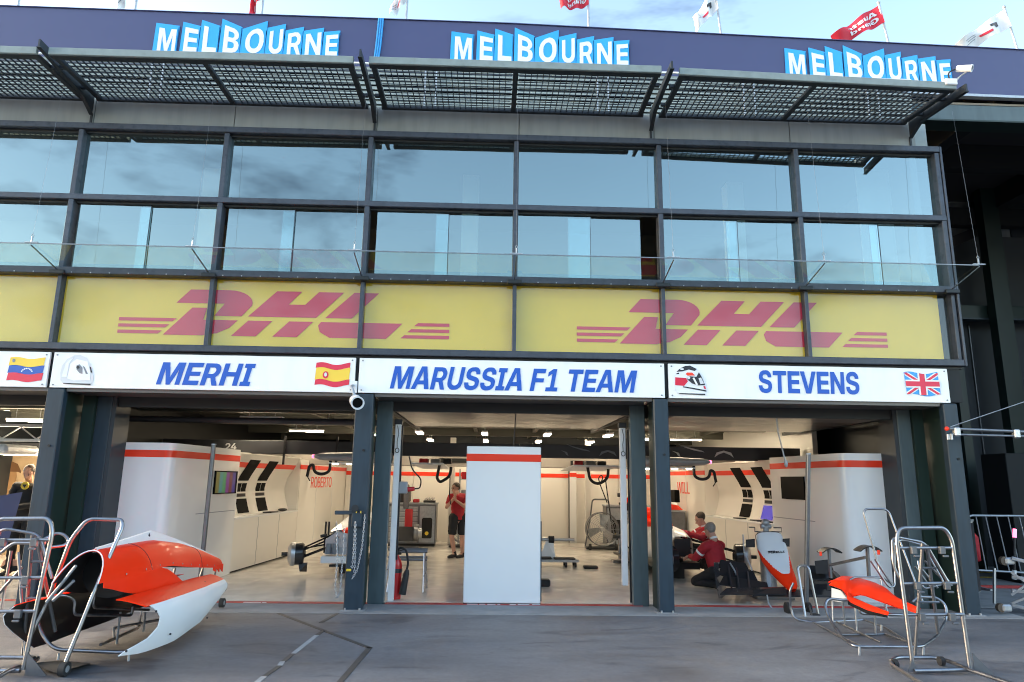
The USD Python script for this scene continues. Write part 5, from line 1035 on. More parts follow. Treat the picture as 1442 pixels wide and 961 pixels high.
# ================================================================== ENGINE COVER on its trolley (left foreground)
CX = -3.85
cov = based('engine_cover', 'orange and white racing car engine cover with sidepods, black inside', 'car bodywork', (CX, -1.7, 0.1))
ys = np.concatenate([np.linspace(-3.30, -2.6, 8), np.linspace(-2.5, 0.06, 18)])
yk = [-3.35, -3.15, -2.9, -2.57, -1.93, -1.22, -0.54, 0.1]
zt = lambda y: float(np.interp(y, yk, [1.075, 1.085, 1.085, 1.09, 1.085, 0.99, 0.84, 0.67]))
wb = lambda y: float(np.interp(y, yk, [0.215, 0.25, 0.29, 0.33, 0.31, 0.23, 0.16, 0.11]))
zb = lambda y: float(np.interp(y, yk, [0.78, 0.74, 0.66, 0.60, 0.58, 0.57, 0.55, 0.54]))
ze = lambda y: float(np.interp(y, [-3.35, -2.3, -2.05, -1.9, -1.2, -0.3, 0.1], [0.80, 0.82, 0.815, 0.80, 0.70, 0.585, 0.55]))
def hw(y, z): q = min(max((z - 0.50) / (zt(y) - 0.50), 0), 1); return wb(y) * max(1 - q ** 3.4, 0.0) ** 0.5
def ring(y, z0):
    zs = np.concatenate([z0 + (zt(y) - z0) * np.sin(np.linspace(0, math.pi / 2, 9))])
    L = [(CX + hw(y, z), y, z) for z in zs]; return L + [(CX - hw(y, z), y, z) for z in zs[::-1][1:]]
GC = G = np.array([ring(y, ze(y)) for y in ys])
for row in G:                                                         # the front edge rakes back toward its top
    y0 = row[0, 1]; row[:, 1] += 0.24 * np.clip((row[:, 2] - 0.80) / 0.28, 0, 1) * max(0.0, 1 - (y0 + 3.30) / 0.8)
part(cov, 'upper_shell', MB().grid(G, 0.010), car_orange, 50); part(cov, 'upper_lining', MB().grid(offset_grid(G, 0.0125)[::-1]), carbon, 50)
for s in (1, -1):                                                    # lower tongue of the cover lying on the sidepod
    yl = np.linspace(-3.22, -1.60, 14); H = []
    for y in yl:
        top = ze(y) if y < -2.15 else 0.815 - (y + 2.15) / 0.55 * 0.22; bot = zb(y)
        H.append([(CX + s * hw(y, z), y, z) for z in np.linspace(bot, max(top, bot + 0.004), 7)])
    H = np.array(H); H = H if s == 1 else H[::-1]; part(cov, 'lower_shell', MB().grid(H, 0.010), car_orange, 50); part(cov, 'lower_lining', MB().grid(offset_grid(H, 0.0125)[::-1]), carbon, 50)
fin_top = lambda y: float(np.interp(y, [-3.2, -3.0, -2.57, -1.93, -1.6, -1.22, -0.54, 0.11], [1.085, 1.10, 1.13, 1.185, 1.12, 1.03, 0.86, 0.68]))
yf = np.linspace(-3.02, 0.10, 24)
mb = MB(); mb.grid([[(CX + 0.008 + 0.02 * (1 - k), y, (zt(y) - 0.035) * (1 - k) + fin_top(y) * k) for k in np.linspace(0, 1, 4)] for y in yf], 0.006); mb.grid([[(CX - 0.008 - 0.02 * (1 - k), y, (zt(y) - 0.035) * (1 - k) + fin_top(y) * k) for k in np.linspace(0, 1, 4)] for y in yf[::-1]], 0.006)
mb.grid([[(CX - 0.010, y, fin_top(y)), (CX + 0.010, y, fin_top(y))] for y in yf[::-1]])
part(cov, 'fin', mb, car_white, 50)
for yq in (-2.45, -0.85):
    part(cov, 'seam', MB().tube([np.array(p) + nrm((p[0] - CX, 0, max(p[2] - 0.7, 0.05))) * 0.001 for p in ring(yq, ze(yq) + 0.005)], 0.0032, 5), ink_black)
for yq in np.linspace(-2.9, -0.3, 9):
    for s in (1, -1): q = ze(yq) + 0.03; part(cov, 'fastener', MB().sph((CX + s * (hw(yq, q) + 0.001), yq, q), (0.004, 0.010, 0.010), 5), galv)
part(cov, 'fin_hook', MB().tube([(CX, -1.98, 1.16), (CX + 0.02, -2.0, 1.13)], 0.012, 6), ink_black)
# airbox mouth: a dark funnel and its white lip
part(cov, 'front_lip', MB().tube(list(GC[0]), 0.006, 6), car_white)
part(cov, 'dark_bulkhead', MB().prism(ell(0, 0, 0.27, 0.24), (CX, -2.70, 0.82), (1, 0, 0), (0, 0, 1), 0.01), carbon, False)
part(cov, 'tail_teeth', MB().prism([(0, 0), (0.1, -0.03), (0.1, 0.02), (0.22, -0.05), (0.22, 0.01), (0.34, -0.06), (0.34, 0.05), (0, 0.07)], (CX + 0.12, -0.30, 0.55), (0, 1, 0), (0, 0, 1), 0.01), car_orange, False)
# sidepods
xo = lambda y: float(np.interp(y, [-3.4, -2.9, -2.4, -1.6, -0.9, -0.4, -0.1], [0.63, 0.66, 0.66, 0.58, 0.46, 0.36, 0.30]))
ztp = lambda y: float(np.interp(y, [-3.3, -2.4, -1.3, -0.48], [0.585, 0.570, 0.52, 0.465]))
zbt = lambda y: float(np.interp(y, [-3.4, -3.1, -2.5, -1.6, -0.9, -0.48], [0.20, 0.15, 0.12, 0.145, 0.21, 0.26]))
yfr = lambda q: float(np.interp(q, [0, 0.12, 0.3, 0.5, 0.7, 0.85, 1.0], [-3.42, -3.34, -3.08, -2.96, -2.95, -3.00, -3.10]))    # front edge, a hollow curve
yfar = lambda q: float(np.interp(q, [0, 0.3, 0.6, 0.85, 1.0], [-2.85, -3.02, -3.2, -3.27, -3.12]))
for s, lab in ((1, 'near'), (-1, 'far')):
    qs = np.linspace(0, 1, 11); us = np.linspace(0, 1, 22)
    G = []
    for u in us:
        row = []
        for q in qs:
            y0_ = yfr(q) if s == 1 else yfar(q); y = y0_ + (-0.48 - y0_) * u; z = zbt(y) + (ztp(y) - zbt(y)) * q
            bul = 0.035 * math.sin(math.pi * q) - (0.05 * (1 - q) ** 2)
            flare = -0.04 * (1 - u) ** 6 * (1 - q)
            row.append((CX + s * (xo(y) + bul + flare - 0.03 * q ** 6), y, z))
        G.append(row)
    G2 = np.array(G); G2 = G2 if s == 1 else G2[::-1]
    part(cov, 'sidepod_wall', MB().grid(G2, 0.008), car_white, 50)
    inner = G2.copy(); inner[:, :, 0] -= s * 0.011; part(cov, 'sidepod_lining', MB().grid(inner[::-1]), carbon, 50)
    T = []
    for y in np.linspace(-3.16, -0.48, 18):
        xi = max(min(max(hw(y, ztp(y) + 0.06) + 0.02, 0.34 if y < -2.6 else 0), xo(y) - 0.05), 0.05); x2 = xo(y) - 0.03
        tip = 0.0 if y > -3.0 else (-3.0 - y) * 0.0
        T.append([(CX + s * (xi + (x2 - xi) * k), y - 0.03 * (1 - k), ztp(y) + 0.045 * math.sin(math.pi * (0.5 + 0.5 * k)) ** 1.0 + 0.02 * (1 - k)) for k in np.linspace(0, 1, 7)])
    T = np.array(T); T = T[::-1] if s == 1 else T
    part(cov, 'sidepod_top', MB().grid(T, 0.008), car_orange, 50)
    under = T.copy(); under[:, :, 2] -= 0.011; part(cov, 'top_lining', MB().grid(under[::-1]), carbon, 50)
    # black liner between sidepod and cover, deep inside
part(cov, 'bulkhead', MB().hull([(CX + x, y, z) for x in (-0.42, 0.42) for y, z in ((-1.3, 0.25), (-1.3, 0.55), (-1.28, 0.25), (-1.28, 0.55))]), carbon, False)
for k, (px, py, Y) in enumerate(((178, 917, -3.3), (240, 893, -2.5), (220, 861, -2.9), (292, 870, -1.6))): part(cov, 'fastener', MB().sph(at(px, py, X=CX + xo(Y) + 0.01), 0.011, 5), ink_black)

tro = based('bodywork_trolley', 'chrome tube trolley with a tall push handle under the orange engine cover', 'trolley', (CX, -2.2, 0))
def tubes(t, name, lst, r, m, fil=0.08, n=8):
    for pts in lst: part(t, name, MB().tube([at(*p[:2], Y=p[2]) if len(p) == 3 else at(p[0], p[1], Z=p[3]) for p in pts], r, n, fil), m, 50)
tubes(tro, 'push_handle', [[(88, 945, -3.30), (136, 826, -3.12), (173, 742, -2.92), (172, 732, -2.90), (123, 731, -2.95), (100, 760, -3.0), (66, 850, -3.02), (42, 897, -3.1)]], 0.0185, chrome, 0.07, 10)
tubes(tro, 'base_tube', [[(53, 872, -2.95), (58, 890, -2.98), (75, 915, -3.02), (180, 919, -2.95), (196, 906, -2.6)], [(142, 908, -2.5), (196, 884, -1.6), (200, 862, -1.0)], [(230, 872, -1.2), (160, 885, -1.9)]], 0.017, chrome, 0.1)
tubes(tro, 'cradle_tube', [[(66, 845, -3.1), (86, 838, -3.05), (98, 840, -3.0), (106, 846, -2.95), (104, 866, -2.95), (186, 867, -2.4), (187, 855, -2.4)], [(136, 825, -2.7), (131, 856, -2.7), (210, 859, -2.0)]], 0.014, chrome, 0.05)
tubes(tro, 'strut', [[(170, 862, -2.3), (164, 907, -2.3)], [(205, 862, -1.7), (202, 890, -1.7)], [(160, 884, -2.0), (161, 900, -2.0)], [(83, 920, -3.0), (82, 929, -3.0)], [(182, 920, -2.95), (181, 931, -2.95)]], 0.012, galv)
tubes(tro, 'prong', [[(66, 848, -3.2), (107, 797, -3.25)], [(75, 846, -3.15), (104, 818, -3.2)]], 0.014, galv)
for a, b in (((247, 800, -1.2), (244, 812, -1.2)), ((286, 800, -0.4), (282, 812, -0.4)), ((306, 790, -0.1), (302, 813, -0.1))): tubes(tro, 'tail_strut', [[a, b]], 0.013, chrome)
for p in ((90, 947, -3.3), (313, 849, 0.02), (315, 826, 0.0)):
    c = at(*p[:2], Y=p[2]); c[2] = max(c[2], 0.062) if p[1] > 830 else c[2]; part(tro, 'castor', MB().cyl(c + [-0.028, 0, 0], c + [0.028, 0, 0], 0.062, n=20), rubber); part(tro, 'castor_hub', MB().cyl(c + [-0.03, 0, 0], c + [0.03, 0, 0], 0.03, n=12), galv)
whole('rubber_mat', MB().hull([(*at(px, py, Z=z)[:2], z) for px, py in ((44, 934), (78, 948), (128, 934), (86, 930)) for z in (0.006, 0.045)]), rubber, 'thick black rubber pad lying under the trolley handle', 'mat', smooth=False)

# ================================================================== A-FRAME RACKS
def rack(label, dx, dy, group=None):
    t = thing('tube_rack', label, 'rack', (4.46 + dx, -3.0 + dy, 0)); ORIGIN[t.GetName()] = np.array([4.46, -3.0, 0])
    q = lambda px, py, Y: at(px, py, Y=Y)
    part(t, 'hoop', MB().tube([q(1286, 944, -3.05), q(1262, 760, -2.95), q(1266, 744, -2.94), q(1330, 743, -2.94), q(1340, 760, -2.95), q(1366, 942, -3.05)], 0.020, 10, 0.10), chrome, 50)
    for k, (a, b) in enumerate((((1266, 772), (1342, 771.5)), ((1271, 822), (1350, 821)), ((1277, 866), (1357, 865)))):
        Y = -2.955 - 0.03 * k; r_ = part(t, 'cross_rail', MB().cyl(q(*a, Y), q(*b, Y), 0.016), chrome)
        for px in ((1286, 1326), (1292, 1333), (1298, 1340))[k]:
            c = q(px, a[1] + 3, Y - 0.03); part(r_, 'clip', MB().obox(c, np.eye(3), [0.030, 0.022, 0.038], 0.006).obox(c + [0.01, -0.035, -0.055], np.eye(3), [0.03, 0.012, 0.010], 0.004), tube_grey)
    part(t, 'rear_leg', MB().tube([q(1299, 765, -2.85), q(1288, 928, -2.62)], 0.017, 8), tube_grey); part(t, 'rear_leg', MB().tube([q(1305, 768, -2.85), q(1321, 892, -2.62)], 0.017, 8), tube_grey)
    part(t, 'rear_rail', MB().tube([q(1297, 800, -2.80), q(1318, 800, -2.80)], 0.013, 6), tube_grey); part(t, 'rear_rail', MB().tube([q(1292, 848, -2.74), q(1322, 848, -2.74)], 0.013, 6), tube_grey)
    part(t, 'inner_hoop', MB().tube([q(1272, 822, -2.9), q(1258, 800, -2.86), q(1256, 760, -2.85), q(1264, 757, -2.85), q(1302, 764, -2.82), q(1336, 822, -2.84)], 0.015, 8, 0.08), chrome, 50)
    part(t, 'front_foot', MB().cyl(q(1287, 945, -3.07), q(1366, 943, -3.07), 0.022), chrome)
    part(t, 'base_rail', MB().tube([at(1254, 931, Z=0.06), at(1262, 926, Z=0.06), at(1318, 926, Z=0.06), at(1338, 932, Z=0.06), at(1366, 944, Z=0.06), at(1440, 968, Z=0.05)], 0.020, 8, 0.08), chrome, 50)
    part(t, 'base_rail', MB().tube([at(1255, 931, Z=0.06), at(1256, 937, Z=0.06), at(1310, 970, Z=0.05)], 0.020, 8, 0.05), tube_grey, 50)
    for (px, py) in ((1369, 924), (1284, 932)): p = at(px, py, Y=-3.06); part(t, 'gusset', MB().prism([(0, 0), (0.20, -0.20), (0, -0.20)] if px > 1300 else [(0, 0), (0.05, -0.12), (-0.05, -0.12)], p + [0, 0, 0.03], (1, 0, 0), (0, 0, 1), 0.008), tube_grey, False)
    for c in (at(1260, 935, Z=0.05), at(1325, 931, Z=0.05)): part(t, 'castor', MB().cyl(c + [-0.02, 0, 0], c + [0.02, 0, 0], 0.045, n=16), rubber)
    return t
r1 = rack('chrome A-shaped tube rack standing at the right foreground', 0, 0)
r2 = dup(r1, (-4.52, -3.22, 0), 0.0, 'chrome A-shaped tube rack cut by the left picture edge')
# a second hoop trolley at the far left
t = based('small_trolley', 'low chrome hoop frame behind the left tube rack', 'frame', (-4.9, -2.6, 0))
tubes(t, 'hoop', [[(0, 780, -2.7), (12, 770, -2.7), (20, 765, -2.7), (64, 765, -2.7)], [(54, 764, -2.75), (78, 751, -2.6), (90, 752, -2.6), (98, 762, -2.6), (92, 768, -2.65), (70, 771, -2.75)]], 0.016, chrome, 0.06)
tubes(t, 'post', [[(26, 778, -2.75), (33, 880, -2.85), (36, 930, -2.9)], [(16, 776, -2.6), (2, 860, -2.6)], [(32, 798, -2.7), (-5, 840, -2.6)]], 0.014, tube_grey)

# ================================================================== RIGHT TROLLEY with orange panel
nt = based('panel_trolley', 'chrome tube trolley with hoops carrying the orange body panel', 'trolley', (4.5, -1.5, 0))
tubes(nt, 'base_tube', [[(1117, 821, -0.5), (1112, 832, -0.5), (1113, 858, -0.45), (1119, 872, -0.5), (1145, 877, -0.6), (1216, 873, -0.4)], [(1186, 845, -1.6), (1166, 843, -1.6), (1161, 852, -1.65), (1168, 872, -1.8), (1186, 898, -2.1), (1203, 911, -2.35), (1298, 911, -2.3), (1319, 896, -1.9), (1332, 872, -1.5), (1332, 852, -1.45), (1318, 841, -1.4), (1292, 841, -1.4), (1285, 848, -1.4)], [(1186, 845, -1.6), (1204, 845, -1.6), (1210, 852, -1.62), (1211, 864, -1.65), (1270, 866, -1.6)]], 0.017, chrome, 0.09)
tubes(nt, 'base_tube', [[(1145, 877, -0.6), (1186, 898, -1.6), (1215, 911, -2.3)], [(1178, 876, -0.7), (1240, 905, -1.9)], [(1184, 894, -1.5), (1246, 893, -1.3), (1290, 908, -2.2)], [(1216, 873, -0.4), (1247, 884, -0.9), (1280, 904, -1.9)]], 0.013, tube_grey, 0.04)
tubes(nt, 'upright', [[(1186, 846, -1.5), (1190, 878, -1.3)], [(1204, 853, -1.3), (1207, 890, -1.3)], [(1172, 847, -1.4), (1173, 878, -1.4)], [(1232, 864, -1.4), (1233, 894, -1.35)], [(1241, 880, -1.1), (1241, 890, -1.1)], [(1210, 911, -2.35), (1210, 923, -2.35)], [(1300, 911, -2.3), (1300, 922, -2.3)], [(1147, 878, -0.6), (1147, 884, -0.6)]], 0.012, galv)
tubes(nt, 'tall_hoop', [[(1250, 870, -1.2), (1238, 800, -1.0), (1216, 722, -0.9), (1219, 717, -0.9), (1246, 717, -0.9), (1252, 722, -0.9), (1270, 770, -1.0), (1300, 850, -1.2)]], 0.014, chrome, 0.08)
tubes(nt, 'cradle', [[(1188, 838, -1.2), (1190, 822, -1.2), (1202, 813, -1.2), (1240, 813, -1.1), (1256, 822, -1.0)], [(1226, 790, -1.2), (1252, 828, -1.2), (1260, 826, -1.15), (1260, 780, -1.1), (1257, 765, -1.1), (1270, 760, -1.0), (1300, 768, -1.0), (1340, 825, -1.1)], [(1232, 788, -1.1), (1256, 824, -1.1)], [(1300, 770, -1.0), (1330, 822, -1.1), (1300, 830, -1.1), (1292, 790, -1.0)]], 0.013, chrome, 0.06)
for k, (a, b) in enumerate((((1296, 800, -1.1), (1320, 828, -1.1)), ((1288, 798, -1.1), (1312, 830, -1.1)), ((1302, 790, -1.0), (1326, 815, -1.0)))): tubes(nt, 'clip_bar', [[a, b]], 0.016, tube_grey)
op = based('orange_panel', 'fluorescent orange racing bodywork panel with pointed prongs on the right trolley', 'car bodywork', (4.6, -1.4, 0.5))
def sheet(name, top, bot, m, th=0.012, bend=0.0, n=10):
    a = np.array([at(*p[:2], Y=p[2]) for p in top]); b = np.array([at(*p[:2], Y=p[2]) for p in bot])
    def rs(P_): s_ = np.linspace(0, len(P_) - 1, n * 2); return np.array([[np.interp(q, range(len(P_)), P_[:, j]) for j in range(3)] for q in s_])
    a, b = rs(a), rs(b)
    G = np.array([[a[i] * (1 - k) + b[i] * k + np.array([0, -bend * math.sin(math.pi * k), bend * 0.6 * math.sin(math.pi * k)]) for k in np.linspace(0, 1, 6)] for i in range(len(a))])
    return part(op, name, MB().grid(G, th), m, 60)
sheet('main_skin', [(1167, 821, -1.15), (1187, 812, -0.95), (1205, 814, -0.9), (1230, 821, -1.0), (1247, 829, -1.2), (1256, 840, -1.45), (1292, 861, -1.9)], [(1168, 824, -1.2), (1186, 831, -1.45), (1194, 842, -1.55), (1214, 838, -1.6), (1240, 848, -1.7), (1262, 856, -1.85), (1290, 863, -1.95)], car_orange, bend=0.07)
sheet('prong', [(1192, 834, -1.45), (1200, 842, -1.55), (1225, 853, -1.75), (1251, 863, -1.95)], [(1192, 842, -1.6), (1198, 849, -1.65), (1222, 860, -1.8), (1250, 867, -2.0)], car_orange, bend=0.02)
sheet('prong_underside', [(1194, 845, -1.6), (1222, 860, -1.8), (1250, 866, -1.99)], [(1195, 851, -1.58), (1222, 864, -1.78), (1250, 869, -1.97)], carbon)
sheet('pale_inner_skin', [(1172, 828, -1.1), (1185, 832, -1.3), (1192, 842, -1.5)], [(1172, 846, -1.1), (1184, 848, -1.3), (1194, 846, -1.5)], car_white)
tw_ = based('winglet_pair', 'pair of curved black winglets on posts joined by a bar', 'car bodywork', at(1195, 815, Y=-0.6))
for px0, px1, pt, pb, Y in ((1153.5, 1182, 771, 783, 0.2), (1206, 1237.5, 768, 781, -0.8)):
    G = []
    for k in np.linspace(0, 1, 12):
        p = at(px0 + (px1 - px0) * k, pb - (pb - pt) * math.sin(math.pi * (0.12 + 0.76 * k)) ** 0.8, Y=Y); G.append([p + [0, 0.09 * q, -0.0 * q] for q in (-1, 0, 1)])
    part(tw_, 'winglet', MB().grid(np.array(G), 0.014), carbon, 60)
    e = at(px1 - 0.5 if px0 > 1200 else px0 + 2, pb - 3, Y=Y - 0.09); part(tw_, 'red_tip', MB().obox(e, np.eye(3), [0.018, 0.006, 0.03], 0.003), team_orange)
    part(tw_, 'post', MB().beam(at((px0 + px1) / 2 - 1, pt, Y=Y), at((px0 + px1) / 2 + 2, 814, Y=Y), 0.03, 0.045), tube_grey)
part(tw_, 'bar', MB().beam(at(1168, 796, Y=0.15), at(1219, 785, Y=-0.75), 0.035, 0.035), tube_grey)

# ================================================================== NOSE CONE AND FRONT WING on a stand
nc = based('nose_cone', 'white and orange nose cone with black front wing, tipped down on its stand', 'car bodywork', (4.5, 0.9, 0.5))
st_ = [((1064, 757), (1101, 757), 1.75, 0.10), ((1066, 772), (1107, 770), 1.55, 0.09), ((1072, 788), (1112, 786), 1.30, 0.08), ((1083, 803), (1116, 802), 1.05, 0.07), ((1097, 818), (1121, 816), 0.78, 0.06), ((1108, 828), (1123, 826), 0.60, 0.045), ((1114, 832), (1121, 831), 0.52, 0.02)]
def nose_ring(k):
    (a, b, Y, h) = st_[k]; L, R_ = at(*a, Y=Y), at(*b, Y=Y); c = (L + R_) / 2; e = (R_ - L) / 2
    return [c + e * math.copysign(abs(math.cos(t)) ** 0.7, math.cos(t)) + np.array([0, -0.35 * h, 0.9 * h]) * math.copysign(abs(math.sin(t)) ** 0.7, math.sin(t)) for t in np.linspace(0, 2 * math.pi, 73)]
def ring_at(u):
    k = min(int(u), len(st_) - 2); w = u - k; A2, B2 = np.array(nose_ring(k)), np.array(nose_ring(k + 1)); return A2 * (1 - w) + B2 * w
us = np.linspace(0, 6, 145); G = np.array([ring_at(u) for u in us])
# white upper with an orange front, the boundary a tongue reaching forward in the middle
tt = np.linspace(0, 2 * math.pi, 73); uu = us[:, None] + 0 * tt[None]; lim = 3.75 - 2.55 * np.abs(np.cos(tt))[None] ** 2.6 + np.where(np.sin(tt) < -0.05, -3.0, 0)[None]
n_, m_ = G.shape[:2]; F0, F1 = [], []
for i in range(n_ - 1):
    for j in range(m_ - 1):
        q = [i * m_ + j, (i + 1) * m_ + j, (i + 1) * m_ + j + 1, i * m_ + j + 1]; white = us[i] < (lim[0, j] + lim[0, j + 1]) / 2
        (F0 if white else F1).extend([[q[0], q[2], q[1]], [q[0], q[3], q[2]]])
V = G.reshape(-1, 3)
part(nc, 'white_top', (V, np.array(F0)), car_white, 60); part(nc, 'orange_tip', (V, np.array(F1)), car_orange, 60)
part(nc, 'bulkhead', MB().hull([p + np.array([0, 0.002, 0.0]) for p in G[0]] + [p + np.array([0, 0.02, 0.01]) for p in G[0]]), carbon, False)
o = ring_at(1.95)[18]; oy = nrm(ring_at(1.2)[18] - ring_at(2.6)[18]); ox = nrm(np.array(at(*st_[2][1], Y=1.3)) - at(*st_[2][0], Y=1.3)); nn_ = nrm(np.cross(ox, oy))
letters(nc, 'PIRELLI', o - ox * 0.12 + nn_ * 0.012 + oy * 0.0, ox, oy, 0.045, 0.27, 0.12, ink_black, joined=True, name='lettering', depth=0.004)
part(nc, 'lettering_bar', MB().obox(o - ox * 0.06 + nn_ * 0.014 + oy * 0.052, [ox, oy, nn_], [0.06, 0.006, 0.002]), ink_black)
for a, b in (((1050, 760), (1063, 771)), ((1102, 759), (1112, 770))):
    part(nc, 'camera_pod', MB().hull([at(px, py, Y=Y) for px, py in (a, b, (a[0], b[1]), (b[0], a[1] - 1)) for Y in (1.55, 1.9)]), carbon_gloss, False)
# front wing
def wing_el(pts0, pts1, th, name, m=carbon_gloss): part(nc, name, MB().hull([at(*p[:2], Y=p[2]) + np.array([0, 0, q]) for p in pts0 + pts1 for q in (0, th)]), m, False)
part(nc, 'endplate', MB().hull([at(1005.0, 792, Y=1.0), at(1013.8, 792, Y=1.35), at(1024.4, 835, Y=1.25), at(1011.9, 843, Y=0.62), at(1006.9, 815, Y=0.7), at(1016.3, 843, Y=0.75), at(1009.4, 792, Y=1.2)]), carbon_gloss, False)
for k, (l0, l1, r0, r1) in enumerate((((1013.8, 838, 0.62), (1023.2, 830, 0.85), (1108, 838, 0.45), (1106, 828, 0.65)), ((1013.1, 824, 0.9), (1019.4, 812, 1.05), (1084.0, 836, 0.75), (1080.0, 822, 0.92)), ((1011.9, 810, 1.08), (1015.6, 798, 1.2), (1070.0, 826, 0.95), (1060.7, 806, 1.12)), ((1011.3, 800, 1.2), (1014.4, 790, 1.3), (1055.7, 806, 1.15), (1049.5, 794, 1.28)))):
    wing_el([l0, l1], [r0, r1], 0.018, 'wing_flap')
for k, (a, b) in enumerate((((1035.7, 800), (1039.5, 832)), ((1025.0, 798), (1028.8, 830)), ((1052.0, 806), (1054.5, 834)))): wing_el([(*a, 1.1), (a[0] + 2, a[1] + 1, 1.1)], [(*b, 0.75), (b[0] + 3, b[1] + 1, 0.75)], 0.02, 'wing_strake')
part(nc, 'adjuster', MB().tube([at(1028, 793, Y=1.15), at(1034, 803, Y=1.05), at(1037, 810, Y=1.02)], 0.012, 6), galv)
wing_el([(1060, 840, 0.5), (1060, 832, 0.6)], [(1185, 842, 0.6), (1185, 832, 0.75)], 0.02, 'main_plane')
part(nc, 'endplate', MB().hull([at(1178, 806, Y=1.0), at(1168, 800, Y=1.1), at(1188, 826, Y=0.55), at(1170, 842, Y=0.6), at(1184, 840, Y=0.55), at(1190, 818, Y=0.8)]), carbon_gloss, False)
for l0, l1, r0, r1 in (((1132, 836, 0.7), (1134, 820, 0.95), (1182, 832, 0.7), (1180, 818, 0.95)), ((1136, 818, 0.95), (1140, 798, 1.1), (1178, 816, 0.95), (1172, 800, 1.1))): wing_el([l0, l1], [r0, r1], 0.02, 'wing_flap')
part(nc, 'brake_duct', MB().hull([at(px, py, Y=Y) for px, py in ((1147, 790), (1166, 788), (1166, 808), (1149, 808)) for Y in (0.7, 0.95)]), carbon_gloss, False)
part(nc, 'hanger', MB().tube([at(1080, 838, Y=0.45), at(1082, 850, Y=0.45), at(1088, 858, Y=0.42), at(1084, 862, Y=0.4), at(1076, 858, Y=0.4)], 0.010, 6, 0.02), galv)
stn = based('nose_stand', 'slim steel stand holding the white nose cone', 'stand', at(1085, 800, Y=1.2) * [1, 1, 0])
part(stn, 'column', MB().beam(at(1082, 795, Y=1.3), at(1084, 838, Y=1.2), 0.07, 0.09), tube_grey); part(stn, 'side_frame', MB().tube([at(1046, 753, Y=1.75), at(1048, 778, Y=1.7), at(1058, 800, Y=1.6), at(1064, 835, Y=1.5)], 0.014, 8), galv)
part(stn, 'foot', MB().beam(at(1084, 838, Y=1.2), at(1084, 838, Y=1.2) * [1, 1, 0] + [0, 0, 0.03], 0.05, 0.05).box(4.25, 4.85, 1.1, 1.6, 0.014, 0.05), tube_grey)
hy = based('hydraulic_unit', 'silver machine with a hose tee and warning label behind the nose cone', 'machine', (4.9, 2.3, 0))
c = at(1079, 757, Y=2.3)
part(hy, 'body', MB().cyl([c[0], 2.3, 0.013], c + [0, 0, 0.03], 0.13, n=20), galv); part(hy, 'cap', MB().cyl(c + [0, 0, 0.03], c + [0, 0, 0.10], 0.16, 0.15, n=20), alu); part(hy, 'tee', MB().cyl(c + [0, 0, 0.10], c + [0, 0, 0.24], 0.05).cyl(c + [-0.09, 0, 0.19], c + [0.09, 0, 0.19], 0.04).sph(c + [0, 0, 0.25], 0.07, 8), galv)
part(hy, 'handle', MB().tube([c + [0.1, 0, 0.1], c + [0.28, 0, 0.1], c + [0.28, 0, 0.17], c + [0.14, 0, 0.17]], 0.012, 6), tube_grey); part(hy, 'handle', MB().tube([c + [-0.1, 0, 0.1], c + [-0.2, 0, 0.1], c + [-0.2, 0, 0.17], c + [-0.3, 0, 0.17]], 0.012, 6), tube_grey)
part(hy, 'warning_label', MB().prism([(-0.05, 0), (0.05, 0), (0.0, 0.085)], c + [0, -0.14, -0.09], (1, 0, 0), (0, 0, 1), 0.003), yellow_m, False)

# ================================================================== RACE CARS inside
def hub(t, c, ax, r, name='brake_drum'):
    part(t, name, MB().lathe([(0, 0.14), (r * 0.8, 0.13), (r, 0.08), (r, -0.10), (r * 0.86, -0.13), (r * 0.5, -0.13), (0.05, -0.16), (0, -0.16)], c, ax, 28), carbon_gloss)
    part(t, 'wheel_disc', MB().lathe([(r * 1.06, 0.03), (r * 1.06, 0.10), (r * 0.9, 0.125), (r * 0.6, 0.16), (0, 0.165)], c, ax, 28), alu)
    part(t, 'axle_nut', MB().cyl(np.array(c) + nrm(ax) * 0.16, np.array(c) + nrm(ax) * 0.27, 0.035), black_plastic)
rc = based('race_car', 'bare rear end of a racing car with exposed suspension in the left garage', 'racing car', (-2.6, 3.8, 0))
hc = at(418, 780, Y=3.2); hub(rc, hc, (-0.95, -0.25, 0), 0.20)
part(rc, 'duct', MB().hull([hc + [0.05, -0.05, -0.15], hc + [0.22, -0.05, -0.15], hc + [0.06, 0.1, -0.33], hc + [0.18, 0.1, -0.33], hc + [0.1, -0.1, -0.3]]), carbon, False)
gx = at(478, 765, Y=3.4)
for dz0, dz1, dy in ((0.10, 0.20, 0.1), (0.06, 0.12, -0.25), (-0.05, 0.0, 0.1), (-0.07, -0.02, -0.3), (0.09, 0.02, -0.1)): part(rc, 'suspension_arm', MB().tube([hc + [0.1, 0, dz0], gx + [-0.05, dy, dz1]], 0.016, 6), carbon_gloss)
part(rc, 'gearbox', MB().hull([gx + [dx, dy, dz] for dx, dz in ((-0.16, 0.10), (0.2, 0.14), (-0.20, -0.18), (0.25, -0.18)) for dy in (-0.3, 1.0)]), galv, False)
part(rc, 'gearbox_plate', MB().prism(Polygon([(-0.17, 0.08), (0.02, 0.22), (0.24, 0.17), (0.26, -0.02), (-0.17, -0.03)]).buffer(0.02).difference(Point(0.03, 0.09).buffer(0.06)).difference(Point(0.16, 0.09).buffer(0.045)), gx + [0, -0.31, 0], (1, 0, 0), (0, 0, 1), 0.02), alu, False)
for dx in (-0.12, 0.0): part(rc, 'damper', MB().cyl(gx + [dx, -0.34, -0.16], gx + [dx, -0.34, 0.02], 0.05), ink_grey)
part(rc, 'white_tail', MB().hull([gx + [dx, dy, dz] for dx in (-0.24, 0.26) for dy in (-0.4, -0.2) for dz in (-0.32, -0.20)]), car_white, False)
